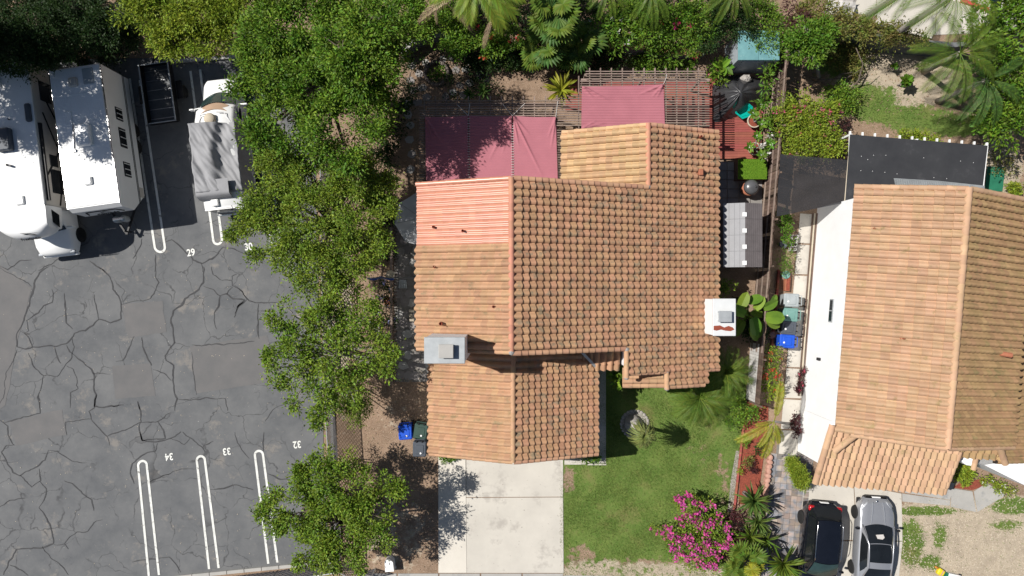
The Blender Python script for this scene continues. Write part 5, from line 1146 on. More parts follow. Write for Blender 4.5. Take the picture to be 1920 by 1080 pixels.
rv_roof(t,"roof_vent",-.1,2.55,3.04,.42,.42,.12,M['cream']); rv_roof(t,"roof_vent",-.05,-2.1,3.04,.40,.40,.13,M['white']); rv_roof(t,"air_conditioner",.1,-.0,3.04,.68,1.0,.30,M['white'])
rv_roof(t,"skylight",.62,2.75,3.04,.5,.75,.05,M['pale_bin']); rv_roof(t,"roof_hatch",-.55,.9,3.04,.3,.65,.05,M['white'])
MB().bar((-.52,-.55,3.09),(-.36,.55,3.09),.05,.05).build("antenna_arm", M['steel'], t, local=True)
MB().box((-.5,-.62,3.09),(.16,.12,.06)).build("antenna_head", M['steel'], t, local=True)
for y, ln, zc in ((1.15,.62,1.95),(.0,.95,1.9),(-1.55,.72,1.9)):
    wn_ = MB().bbox((1.215,y,zc),(.03,ln,.56), b=.008).build("window", M['black'], t, local=True)
    for k in (-1, 1): MB().bbox((1.235,y+k*ln*.2,zc),(.015,ln*.3,.40), b=.004).build("pane", M['glass'], wn_, local=True)
    for k in (-1,0,1): MB().box((1.245,y+k*ln*.37,zc),(.012,.03,.5)).build("window_bar", M['white'], wn_, local=True)
for z in (1.18,1.08): MB().bar((1.205,-hl+.15,z),(1.205,hl,z),.02,.04).build("side_stripe", M['black'], t, local=True)
MB().bbox((1.21,-hl+.75,.88),(.02,.5,.36), b=.006).build("locker_door", M['cream'], t, local=True)
for y in (.75,-.08):
    for sg in (-1,1): wheel(t, sg*1.0, y, .36, .22, 'white', sg, 0)
# front graphic outline and lettering on the sloping nose
nz_ = Vector((0,-(2.72-1.75),0)); p0 = Vector((0,-hl-.22,1.75)); p1 = Vector((0,-hl-.16,2.72)); upv = (p1-p0).normalized(); rtv = Vector((1,0,0)); nv = rtv.cross(upv)
def on_nose(x, s, out=.012): return p0+rtv*x+upv*s+nv*out
m = MB()
for a, b in (((-.85,.25),(-.7,.75)),((-.7,.75),(.7,.75)),((.7,.75),(.85,.25))): m.bar(on_nose(*a), on_nose(*b), .05, .05)
m.build("nose_outline", M['trim'], t, local=True)
m = MB(); m.add([on_nose(-.32,.34),on_nose(0,.56),on_nose(.1,.46),on_nose(.32,.38),on_nose(.05,.40)], [(0,4,3,2,1)]); m.build("mountain_logo", M['trim'], t, local=True)
me = text_mesh("nomads", .34, M['trim'], .01); mx = Matrix(((rtv.x,upv.x,nv.x,0),(rtv.y,upv.y,nv.y,0),(rtv.z,upv.z,nv.z,0),(0,0,0,1))); q = on_nose(.02,.17)
put("nose_lettering", me, t, Matrix.Translation(q) @ mx, local=True)
m = MB(); m.bar((-.75,-hl+.4,.55),(0,-hl-1.15,.5),.08,.1); m.bar((.75,-hl+.4,.55),(0,-hl-1.15,.5),.08,.1); m.tube([(0,-hl-1.0,.05),(0,-hl-1.0,.75)],.04,8); m.build("tow_frame", M['black'], t, local=True)
for x in (-.19,.19):
    m = MB(); m.smooth = True; m.lathe([(.01,.6),(.15,.6),(.16,.7),(.16,1.0),(.12,1.08),(.01,1.1)], (x,-hl-.42,0), 14); m.build("gas_bottle", M['galv'], t, local=True)
m = MB(); m.bbox((0,-hl-.42,1.12),(.55,.14,.06), b=.02); m.build("bottle_clamp", M['chrome'], t, local=True)

# motorhome at the left edge
c = W(72,265,3.15); ang = R(6.8); ax = Vector((-math.sin(ang), math.cos(ang), 0)); rx_ = Vector((math.cos(ang), math.sin(ang), 0)); ctr = c-rx_*1.22
t = thing("motorhome", "white motorhome with black side windows parked at the left edge", "motorhome", (ctr.x,ctr.y,.03), ang)
y0, y1 = -3.0, 3.75
m = MB(); m.bbox((0,(y0+y1)/2,1.9), (2.44,y1-y0,2.5), b=.07); m.build("body", M['cream'], t, local=True)
m = MB(); m.bbox((0,(y0+y1)/2+.02,3.16), (2.40,y1-y0-.02,.05), b=.02); m.build("roof", M['white_roof'], t, local=True)
# cab over nose
m = MB(); m.smooth = True
def nose(u, v):
    q = u*2-1; w = 1.2*(1-.12*v*v); yy = y0-1.42*math.sin(v*math.pi/2)*(1-.16*q*q*q*q-.10*abs(q)**2); z = 3.17-.20*v**2-.95*max(0, v-.55)**1.6*1.7; return (q*w, yy, z)
m.grid(nose, 14, 14)
for sg in (0, 1): m.grid(lambda u, v, sg=sg: tuple(Vector(nose(sg, v)).lerp(Vector((nose(sg, v)[0]*.97, nose(sg, v)[1]+.05, 1.95)), u)), 3, 14)
m.grid(lambda u, v: tuple(Vector(nose(v, 1)).lerp(Vector((nose(v,1)[0]*.96, nose(v,1)[1]+.12, 1.95)), u)), 3, 12)
m.build("cab_over", M['white'], t, local=True)
MB().bar((-1.2,y0,3.195),(1.2,y0,3.195),.05,.02).build("roof_seam", M['steel'], t, local=True)
m = MB(); m.smooth = True
rows = [(-2.9,.92,1.05,1.95),(-3.6,.95,1.05,1.55),(-3.9,.97,1.0,1.22),(-4.6,.96,.75,1.10),(-4.95,.86,.6,1.0),(-5.08,.7,.5,.8)]
vs = []; 
for y, w, a, z in rows: vs += [(-w,y,.45),(-w,y,z-.15),(-w*.85,y,z),(0,y,z+.03),(w*.85,y,z),(w,y,z-.15),(w,y,.45)]
m.add(vs, [(i*7+j, i*7+j+1, (i+1)*7+j+1, (i+1)*7+j) for i in range(5) for j in range(6)]+[tuple(range(35,42))]); cabo = m.build("cab", M['white'], t, local=True)
m = MB(); m.bbox((0,-5.06,.55),(1.75,.16,.22), b=.05); m.build("front_bumper", M['white'], t, local=True)
m = MB(); m.smooth = True; m.grid(lambda u, v: ((u*2-1)*(.86-.05*v), -3.92+.62*v-.06*(1-(u*2-1)**2), 1.27+.42*v), 6, 3); m.build("windscreen", M['glass'], t, local=True)
for sg in (-1, 1):
    MB().bbox((sg*1.18,-3.85,1.42),(.32,.1,.26), b=.03).build("mirror", M['white'], t, local=True); MB().bbox((sg*.78,-4.98,.86),(.26,.12,.14), b=.03).build("headlight", M['clear_lamp'], t, local=True)
    wheel(t, sg*.92, -4.15, .38, .24, 'steel', sg, 5); wheel(t, sg*1.0, 1.6, .38, .24, 'steel', sg, 5)
    for y, l, zc, h in ((2.55,.95,2.25,.8),(-.75,.55,2.2,.55),(-1.75,1.15,2.15,.75)): MB().bbox((sg*1.235,y,zc),(.03,l,h), b=.01).build("side_window", M['glass'], t, local=True)
    m = MB(); m.add([(sg*1.19,y0-.15,2.75),(sg*1.19,y0-.75,2.7),(sg*1.17,y0-.95,2.25),(sg*1.17,y0-.35,2.2)], [(0,1,2,3)]); o = m.build("side_window", M['glass'], t, local=True); solidify(o, .03)
MB().bar((1.28,.9,2.95),(1.28,-2.75,2.95),.12,.12).build("awning_roll", M['black'], t, local=True)
for a, b in (((.0,1.55),(-1.5,2.75)),((2.2,2.3),(1.2,1.6)),((1.5,2.6),(-.6,1.5)),((-1.2,1.6),(-2.9,2.1))): MB().bar((1.232,a[0],a[1]),(1.232,b[0],b[1]),.015,.09).build("side_graphic", M['trim'], t, local=True)
rv_roof(t,"air_conditioner",-.25,.2,3.19,.74,1.05,.30,M['grey_bin']); rv_roof(t,"roof_pod",.98,1.35,3.19,.26,.85,.14,M['grey_bin']); rv_roof(t,"roof_vent",.1,-2.65,3.19,.42,.42,.1,M['white']); rv_roof(t,"skylight",-.6,2.9,3.19,.9,.55,.07,M['white'])
rv_roof(t,"vent_pipe",-.15,-1.0,3.19,.12,.12,.25,M['steel']); rv_roof(t,"vent_pipe",.05,1.15,3.19,.08,.08,.1,M['steel'])
def no(u, v, d=.02): p = Vector(nose(u, v)); return p+Vector((0,-d*.3,d))
m = MB(); m.add([no(.42,.60),no(.52,.66),no(.80,.70),no(.55,.63)], [(0,1,2,3)]); m.add([no(.45,.66),no(.62,.72),no(.74,.80),no(.70,.71)], [(0,1,2,3)]); m.build("swoosh_logo", M['trim'], t, local=True)
me = text_mesh("Freelander", .22, M['trim'], .008); put("nose_lettering", me, t, Matrix.Translation(no(.55,.9,.06)) @ Matrix.Rotation(R(52), 4, 'X'), local=True)
m = MB(); pts = [no(.33,.22,.008),no(.56,.22,.008)]; m.bar(*pts,.02,.012); m.build("roof_hatch_line", M['cream'], t, local=True)

# utility trailer
a = [W(270,124,.75),W(318,115,.75),W(336,229,.75),W(281,236,.75)]; c = (a[0]+a[1]+a[2]+a[3])/4
ang = R(8); t = thing("utility_trailer", "dark open utility trailer with a metal floor, in the shade", "trailer", (c.x,c.y,.03), ang)
m = MB(); m.bbox((0,0,.62),(1.45,2.95,.06), b=.01); m.build("floor", mat("trailer_floor", (.045,.05,.055), (.075,.08,.085), scale=3, rough=.5, stain=((.02,.02,.02),3,.6)), t, local=True)
for x in (-.72,.72): MB().bbox((x,0,.85),(.05,2.95,.42), b=.01).build("side_panel", M['trim'], t, local=True); MB().bar((x,-1.48,1.08),(x,1.48,1.08),.05,.05).build("top_rail", M['galv'], t, local=True)
for y in (-1.47,1.47): MB().bbox((0,y,.78),(1.4,.05,.26), b=.01).build("end_panel", M['trim'], t, local=True); MB().bar((-.7,y,.93),(.7,y,.93),.04,.04).build("top_rail", M['galv'], t, local=True)
for sg in (-1,1):
    wheel(t, sg*.98, .1, .31, .2, 'white', sg, 5); MB().bbox((sg*.95,.1,.68),(.3,.9,.04), b=.015).build("mudguard", M['trim'], t, local=True)
m = MB(); m.bar((-.4,1.45,.5),(0,2.3,.45),.07,.07); m.bar((.4,1.45,.5),(0,2.3,.45),.07,.07); m.build("tow_frame", M['trim'], t, local=True)
for k in range(6): MB().box((0,-1.2+k*.48,.655),(1.36,.03,.012)).build("floor_rib", M['steel'], t, local=True)

# camper under a grey cover
c = W(405,270,2.4); ang = R(6.3); t = thing("camper_van", "old white camper half hidden under a grey cloth cover", "camper", (c.x,c.y,.03), ang)
m = MB(); m.smooth = True; rows = []
tb = [(3.52,.80,.62,.98),(3.3,.9,.60,1.10),(2.75,.95,.55,1.18),(2.45,.97,.5,1.24),(1.95,.98,.5,1.85),(1.75,.98,.5,2.15),(1.2,1.0,.5,2.38),(.4,1.02,.5,2.42),(-2.2,1.02,.5,2.38),(-2.95,1.02,.5,2.3),(-3.05,1.0,.5,2.2)]
for y, w, lo, z in tb: rows += [(-w,y,lo),(-w,y,(lo+z)/2),(-w*.96,y,z-.16),(-w*.82,y,z-.02),(0,y,z+.02),(w*.82,y,z-.02),(w*.96,y,z-.16),(w,y,(lo+z)/2),(w,y,lo)]
m.add(rows, [((i+1)*9+j, (i+1)*9+j+1, i*9+j+1, i*9+j) for i in range(len(tb)-1) for j in range(8)]+[tuple(range(8,-1,-1)), tuple(range(len(rows)-9, len(rows)))]); m.build("body", M['white'], t, local=True)
m = MB(); m.smooth = True; m.grid(lambda u, v: ((u*2-1)*(.84-.02*v), 2.46-.50*v+.34*(1-(u*2-1)**2)*(1-.45*v), 1.27+.60*v+.015), 12, 5); m.build("windscreen", M['glass_green'], t, local=True)
m = MB(); m.smooth = True; m.grid(lambda u, v: ((u*2-1)*.62*(1-.55*v*0), 1.93-.38*v+.16*(1-(u*2-1)**2), 1.95+.28*v), 8, 4); m.build("cab_roof_patch", mat("tan_panel", (.42,.29,.20), (.36,.25,.17), scale=3, rough=.6), t, local=True)
for sg in (-1,1):
    m = MB(); m.bar((sg*.98,2.05,1.5),(sg*1.32,2.0,1.52),.04,.05); m.bbox((sg*1.32,1.98,1.55),(.2,.08,.24), b=.02); m.build("mirror", M['white'], t, local=True)
    for y, l in ((1.55,.55),(.4,.9),(-1.2,.9)): MB().bbox((sg*1.015,y,1.68),(.03,l,.42), b=.01).build("side_window", M['glass'], t, local=True)
    wheel(t, sg*.88, 2.5, .36, .22, 'steel', sg, 5); wheel(t, sg*.88, -1.7, .36, .22, 'steel', sg, 5)
m = MB(); m.smooth = True; m.lathe([(.26,0),(.27,.16),(.22,.24),(.01,.26)], (-.12,1.2,2.36), 20); m.build("roof_dome", M['pot'], t, local=True)
m = MB()
for a, b in (((-.7,.98),(-.6,1.42)),((-.6,1.42),(-.3,1.47)),((.2,1.5),(.55,1.46)),((.55,1.46),(.8,1.0))): m.bar((a[0],a[1],2.42),(b[0],b[1],2.37),.03,.03)
m.build("roof_rack_rail", M['steel'], t, local=True)
def cover(u, v):
    y = .95-3.35*v; x = -1.12+2.5*u
    hump = 1/(1+math.exp((x-(.30-.28*math.sin(v*3)))*16)); z = 2.50+.34*hump-.06*x
    if v > .72: z -= .0
    k = max(0, (x-1.02)/.4); z -= min(1, k)**.8*1.25 if x > 1.02 else 0; x2 = x if x < 1.02 else 1.02+(x-1.02)*(.52+.12*math.sin(y*5.3)+.08*math.sin(y*11))
    kl = max(0, (-x-1.0)/.12); z -= kl*.9; x2 = max(x2, -1.06)
    e = noise.noise((x*1.2, y*1.2, 2))*.10+noise.noise((x*3.1+y*1.3, y*1.5, 5))*.10+noise.noise((x*7+y*4, y*2.2, 9))*.055+.035*math.sin(9*x+5*y)*max(0, 1-abs(x-.1)/.5)
    if v > .97: z -= (v-.97)/.03*.35
    return (x2, y, z+e)
m = MB(); m.smooth = True; m.grid(cover, 60, 76); m.build("cover_cloth", M['tarp_grey'], t, local=True)
m = MB(); m.smooth = True; m.grid(lambda u, v: (-1.02+1.55*u, -1.75-.85*v, 2.84+.03*noise.noise((u*4,v*3,1))-.05*u-(.3*max(0,v-.85)/.15)), 14, 10); m.grid(lambda u, v: (-1.02+1.55*u, -2.6-.04*v, 2.54-.35*v), 14, 2); m.build("cover_flap", M['tarp_grey'], t, local=True)
rv_roof(t,"roof_vent",-.35,-2.78,2.36,.36,.34,.1,M['white'])
MB().bar((-.95,-3.06,2.14),(.95,-3.06,2.14),.07,.07).build("rear_rail", M['white'], t, local=True)
m = MB()
for x in (.45,.85): m.tube([(x,-3.02,2.45),(x,-3.12,2.35),(x,-3.14,.7)],.025,6)
for k in range(5): m.bar((.45,-3.14,.9+.32*k),(.85,-3.14,.9+.32*k),.03,.03)
m.build("ladder", M['chrome'], t, local=True)
MB().bbox((0,-3.12,.62),(2.0,.14,.18), b=.04).build("rear_bumper", M['chrome'], t, local=True); MB().bbox((-.3,-3.06,1.6),(.95,.03,.5), b=.008).build("rear_window", M['glass'], t, local=True)
m = MB(); m.smooth = True; m.lathe([(.24,-.1),(.34,-.1),(.36,0),(.34,.1),(.24,.1)], (0,0,0), 20, Matrix.Translation((.62,-3.3,1.25)) @ Matrix.Rotation(R(90),4,'X')); m.build("spare_wheel", M['rubber'], t, local=True)
p = W(430,391,.12); t = thing("storage_tank", "cream plastic tank lying on the asphalt behind the camper", "tank", (p.x,p.y,.03), R(3)); m = MB(); m.smooth = True
m.lathe([(.01,-.42),(.1,-.4),(.14,-.3),(.14,.3),(.1,.4),(.01,.42)], (0,0,0), 12, Matrix.Translation((0,0,.14)) @ Matrix.Rotation(R(90),4,'Y')); m.build("shell", M['pot'], t, local=True); MB().lathe([(.05,.27),(.05,.31),(.01,.31)],(.15,0,0),8).build("cap", M['black'], t, local=True)
# ---------------- bins ----------------
def bin_(label, px, py, ang, m, z=0, group=None, sx=.62, sy=.74, h=1.02, lidm=None):
    p = W(px, py, h*.9); t = thing("wheelie_bin", label, "bin", (p.x, p.y, z), ang, group)
    b = MB(); w, d = sx/2, sy/2; lo = .8
    v = [(-w*lo,-d*lo,.06),(w*lo,-d*lo,.06),(w*lo,d*lo,.06),(-w*lo,d*lo,.06),(-w,-d,h-.08),(w,-d,h-.08),(w,d,h-.08),(-w,d,h-.08)]
    b.add(v, [(3,2,1,0),(0,1,5,4),(1,2,6,5),(2,3,7,6),(3,0,4,7)]); b.build("bin_body", m, t, local=True)
    l = MB(); l.smooth = False; l.bbox((0,-.02,h-.04), (sx+.05,sy+.02,.07), b=.045); l.bbox((0,-.03,h+.005), (sx*.72,sy*.62,.035), b=.03); lid = l.build("lid", lidm or m, t, local=True)
    s = MB(); s.lathe([(.01,.018),(.045,.018),(.05,0)], (.06,-sy*.28,h+.03), 10); s.build("lid_sticker", M['white'], lid, local=True)
    g = MB(); g.tube([(-w*.8,d-.02,h-.03),(-w*.8,d+.09,h),(w*.8,d+.09,h),(w*.8,d-.02,h-.03)], .02, 6); g.build("handle", m, t, local=True)
    for k in (-.45,.45): MB().bbox((w*k,d-.01,h),(.07,.1,.07), b=.02).build("hinge", M['black'], t, local=True)
    for sg in (-1, 1): MB().lathe([(.02,-.03),(.11,-.03),(.12,0),(.11,.03),(.02,.03)], (0,0,0), 12, Matrix.Translation((sg*w*.9,d*.85,.12)) @ Matrix.Rotation(R(90),4,'Y')).build("wheel", M['rubber'], t, local=True)
    return t
bin_("blue recycling bin beside the dark green bin", 760, 809, R(4), M['blue_bin'], group="bins by the garage"); bin_("dark green bin right against the garage roof edge", 789, 808, R(-8), M['green_bin'], group="bins by the garage"); bin_("slate grey bin below the blue and green bins", 787, 841, 0, M['grey_bin'], group="bins by the garage")
bin_("pale grey bin, topmost of the row by the white wall", 1484, 563, R(-92), M['pale_bin'], group="bins in the side path"); bin_("teal bin below the pale grey one in the side path", 1482, 590, R(-94), M['teal_bin'], group="bins in the side path"); bin_("charcoal bin between the teal and the blue bin", 1479, 615, R(-95), M['grey_bin'], group="bins in the side path"); bin_("blue bin, lowest of the row by the white wall", 1476, 640, R(-94), M['blue_bin'], group="bins in the side path")
# ---------------- chain link fences ----------------
def chain_fence(label, pts, h, name="chain_link_fence", pitch=.21, lean=None):
    q = [W(x, y, 0) for x, y in pts]; t = thing(name, label, "fence", q[0]); wires = MB()
    for a, b in zip(q, q[1:]):
        d = (b-a); L = d.length; d.normalize(); npst = max(1, int(L/2.4))
        for k in range(npst+1):
            p = a+d*(L*k/npst); MB().tube([p, p+Vector((0,0,h+.04))], .03, 7).build("post", M['galv'], t)
        MB().tube([a+Vector((0,0,h)), b+Vector((0,0,h))], .024, 6).build("top_rail", M['galv'], t)
        n = int((L+h)/pitch)
        for k in range(n):
            s = k*pitch-h; x0, z0 = (s, 0) if s >= 0 else (0, -s); x1, z1 = (s+h, h) if s+h <= L else (L, L-s)
            if x1 > x0:
                wires.bar(a+d*x0+Vector((0,0,z0)), a+d*x1+Vector((0,0,z1)), .024, .024); wires.bar(a+d*(L-x0)+Vector((0,0,z0)), a+d*(L-x1)+Vector((0,0,z1)), .024, .024)
    tag(wires.build("wire_mesh", M['steel'], t), kind="stuff"); return t
chain_fence("chain link fence between the lot and the dirt yard", [(618,300),(622,560),(627,760),(634,860),(640,1048)], 1.75)
chain_fence("chain link fence along the lower kerb of the lot", [(400,1085),(520,1070),(640,1052)], 1.5)
chain_fence("short chain link fence turning the lower corner of the dirt yard", [(640,1052),(678,1072),(704,1066)], 1.2)
mb = MB(); a, b = W(625,700), W(636,1050)
for k in range(12):
    p, q = a.lerp(b, k/12+.003), a.lerp(b, (k+1)/12-.003); mb.bar((p.x-.12,p.y,.09),(q.x-.12,q.y,.09),.14,.18)
tag(mb.build("kerb", M['concrete_grey']), "low concrete kerb under the chain link fence", kind="structure")
# ---------------- brown fence ----------------
t = thing("wooden_fence", "weathered brown board fence between the two gardens", "fence", W(1455,400,0))
fa, fb = W(1482,60,1.9), W(1424,762,1.9); fd = (fb-fa); FL = fd.length; fd.z = 0; fd.normalize(); fn = Vector((-fd.y, fd.x, 0)); fn = fn if fn.x > 0 else -fn
nb = int(FL/.145); bmsh = {}
def board(h, k):
    key = (round(h, 1), k)
    if key not in bmsh: bmsh[key] = MB().bbox((0,0,h/2),(.138,.024,h), b=.004).mesh("fence_board", M['wood_dark' if k == 0 else 'wood_white'])
    return bmsh[key]
for i in range(nb):
    s = (i+.5)*.145; p = fa+fd*s; py = 60+(762-60)*s/FL; h = 1.9+random.uniform(-.04,.04)
    if random.random() < .03 and py < 640: continue
    rz = math.atan2(fd.y, fd.x)+random.uniform(-.03,.03)
    if py < 648: put("fence_board", board(h, 0), t, Matrix.Translation((p.x, p.y, .0)) @ Matrix.Rotation(rz, 4, 'Z') @ Matrix.Rotation(random.uniform(-.015,.015), 4, 'X'))
    else:
        put("fence_board", board(1.25, 1), t, Matrix.Translation((p.x, p.y, .0)) @ Matrix.Rotation(rz, 4, 'Z'))
        put("fence_board", board(.6, 0), t, Matrix.Translation((p.x, p.y, 1.26)) @ Matrix.Rotation(rz, 4, 'Z'))
for z, off in ((1.72,-.04),(1.0,-.04),(.3,-.04)):
    for k in range(7):
        a, b = fa+fd*(FL*k/7*.86), fa+fd*(FL*(k+1)/7*.86-.02); q = fn*off
        MB().bar((a.x+q.x,a.y+q.y,z),(b.x+q.x,b.y+q.y,z),.05,.09).build("rail", M['wood_grey'], t)
for k in range(9):
    p = fa+fd*(FL*k/8)+fn*.07; MB().box((p.x,p.y,1.0),(.09,.09,2.0)).build("post", M['wood_dark'], t)
# ---------------- pergola and sails ----------------
PZ = 2.95
t = thing("pergola", "grey slatted wooden pergola carrying the burgundy sails", "pergola", W(1060,250,0))
lo = MB()
def slat(x0, x1, y):
    a, b = W(x0, y, PZ), W(x1, y, PZ); mb = MB(); mb.bar((a.x,a.y,PZ),(b.x,b.y,PZ+random.uniform(-.01,.01)),.045,.04); mb.build("slat", M['wood_grey'], t)
y = 134.0
while y < 345:
    if y < 150: x0, x1 = 1098+(.0 if y > 139 else 0), 1322
    elif y < 176: x0, x1 = 1088, 1330
    elif y < 236: x0, x1 = 1042, 1330
    else: x0, x1 = None, None
    if x0: slat(x0, x1, y)
    if 189 < y < 240: slat(800 if y < 205 else 786, 1042, y)
    elif y >= 236: slat(786, 806, y); slat(1036, 1058, y)
    y += 4.6
def raft(x, y0, y1, name="rafter", w=.05, h=.12, z=PZ-.085):
    a, b = W(x, y0, z), W(x, y1, z); MB().bar((a.x,a.y,z),(b.x,b.y,z),w,h).build(name, M['wood_grey'], t)
for k in range(13): raft(796+20.6*k, 181, 346)
for k in range(12): raft(1085+20.4*k, 128 if k else 143, 262)
for x, y in ((796,196),(920,196),(1040,196),(1098,140),(1210,140),(1322,140),(1322,232),(796,338)):
    p = W(x, y, PZ-.15); MB().box((p.x,p.y,(PZ-.15)/2),(.1,.1,PZ-.15)).build("post", M['wood_grey'], t)
for (x0,y0,x1,y1) in ((786,198,1056,198),(1085,150,1330,150),(1085,236,1330,236),(786,330,806,330)):
    a, b = W(x0,y0,PZ-.22), W(x1,y1,PZ-.22); MB().bar((a.x,a.y,PZ-.22),(b.x,b.y,PZ-.22),.09,.16).build("beam", M['wood_grey'], t)
def sail_panel(name, parent, c, n, anchors, seed, sag=.008, z=PZ+.075):
    """c: four pixel corners tl,tr,br,bl; anchors: (u,v,strength,[directions])"""
    C = [W(x, y, z) for x, y in c]
    def f(u, v):
        p = C[0].lerp(C[1], u).lerp(C[3].lerp(C[2], u), v); e = .012*math.sin(p.y/.126*2*math.pi)-sag*math.sin(math.pi*u)*math.sin(math.pi*v)
        for (au, av, st, dirs) in anchors:
            dx = (u-au)*(C[1]-C[0]).length; dy = -(v-av)*(C[3]-C[0]).length; r = math.hypot(dx, dy)+1e-6; a = math.atan2(dy, dx)
            for th_, wd, ln in dirs: e += st*math.exp(-((a-th_)*r/wd)**2)*max(0, 1-r/ln)*min(1, r/.15)
        e += .010*noise.noise((p.x*1.5, p.y*1.5, seed))
        return (p.x, p.y-.03*math.sin(math.pi*u)*(1-v)*(1 if v < .3 else 0), p.z+e)
    m = MB(); m.smooth = True; m.grid(f, n, n); o = m.build(name, M['sail'], parent); return o
s1 = thing("shade_sail", "wide burgundy sail of three laced panels beside the big tree", "shade sail", W(920,280,0)); d_ = R
fanA = [(d_(-105),.05,1.9),(d_(-118),.05,2.4),(d_(-140),.05,1.0),(d_(-95),.04,1.5)]; fanB = [(d_(-65),.05,3.2),(d_(-48),.05,1.2),(d_(-80),.04,1.5)]
sail_panel("sail_panel", s1, [(797,219),(877,217),(880,346),(799,349)], 70, [(0,0,.09,[(d_(-60),.05,1.6),(d_(-72),.05,1.2)]),(1,1,.10,[(d_(118),.05,1.0),(d_(132),.05,.8)])], 1)
sail_panel("sail_panel", s1, [(879,217),(960,217),(961.5,346),(881,346)], 70, [(1,0,.11,fanA)], 2)
sail_panel("sail_panel", s1, [(962,217),(1042,219),(1046,346),(963,346)], 70, [(0,0,.11,fanB),(1,0,.09,[(d_(-100),.04,1.6),(d_(-112),.04,1.1)])], 3)
for x0, x1 in ((878,880),(960.3,962.3)):
    for k in range(26):
        a = W(x0-1.6, 222+k*4.8, PZ+.10); b = W(x1+1.6, 222+k*4.8, PZ+.10); MB().bar(a, b, .018, .018).build("lacing", M['rope'], s1)
m = MB()
for (x0,y0,x1,y1) in ((961,217,942,195),(961,217,984,194),(878,217,857,196),(878,217,881,194),(1042,219,1046,190)): m.tube([W(x0,y0,PZ+.06), W(x1,y1,PZ+.02)], .013, 5)
m.build("ropes", M['rope'], s1)
s2 = thing("shade_sail", "smaller burgundy sail above the rear wing of the house", "shade sail", W(1168,200,0))
sail_panel("sail_panel", s2, [(1091,162),(1244,158),(1247,242),(1090,242)], 90, [(0,0,.11,[(d_(-28),.05,1.5),(d_(-45),.04,.8)]),(1,0,.11,[(d_(-160),.05,1.3),(d_(-135),.05,.8),(d_(-120),.04,.7)]),(0,1,.09,[(d_(15),.05,1.2),(d_(30),.04,.8)])], 5)
MB().tube([W(1244,158,PZ+.06), W(1249,146,PZ+.04), W(1250,139,PZ+.02)], .013, 5).build("ropes", M['rope'], s2)
# ---------------- deck ----------------
t = thing("deck", None, None, W(1380,260,0)); tag(t, "red stained wooden deck under and beside the pergola", kind="structure")
for k in range(34):
    y = 150+k*4.55; x0, x1 = (1300, 1428) if y > 205 else (1060, 1420)
    if 205 < y < 240: x0 = 1090
    if y > 300: continue
    a, b = W(x0, y, .15), W(x1, y, .15); MB().bar((a.x,a.y,.15),(b.x,b.y,.15+random.uniform(-.003,.003)),.115,.05).build("deck_board", M['deck_red'], t)
t = thing("side_paving", None, None); tag(t, "dark paving slabs in the shade right of the house", kind="structure")
for i in range(4):
    for j in range(5):
        p = W(1352+i*22, 312+j*17, 0); MB().bbox((p.x,p.y,.02),(.57,.44,.06), b=.008).build("paving_slab", M['flag'], t)
# black tarp heap
t = thing("tarp_heap", "shiny black tarpaulin over garden furniture at the pergola corner", "tarpaulin", W(1375,185,0))
m = MB(); m.smooth = True
def heap(u, v):
    a = 2*math.pi*u; r = v; c = W(1375,185,.2); px = 1.5*math.cos(a)+.45*math.cos(2*a); py = 1.12*math.sin(a)+.42*math.cos(a)
    x, y = c.x+px*r*1.0, c.y+py*r; rd = abs(math.sin(a*4.5+.8*noise.noise((r*2,a,1))))**1.5
    z = 1.15*(1-r**1.5)+.16*(rd-.5)*r*(1.2-r)*2.2+.1*noise.noise((x*2.2, y*2.2, 3)); return (x, y, max(.17, z+.18))
m.grid(heap, 90, 22); m.build("tarpaulin", M['tarp_black'], t)
p = W(1402,146,.9); t = thing("boulder", "grey rounded rock on top of the tarp edge", "rock", (p.x,p.y,.1)); MB().blob((p.x,p.y,.55),(.27,.24,.45),12,8,.12,3).build("stone", M['rock'], t)
p = W(1394,207,.5); t = thing("planter_tub", "turquoise angular tub beside the black tarp", "tub", (p.x,p.y,.18), R(20)); m = MB(); m.lathe([(.30,0),(.42,.42),(.47,.42),(.47,.38),(.36,.38),(.26,.06),(.01,.06)], (0,0,0), 6); m.build("tub_shell", M['turq'], t, local=True)
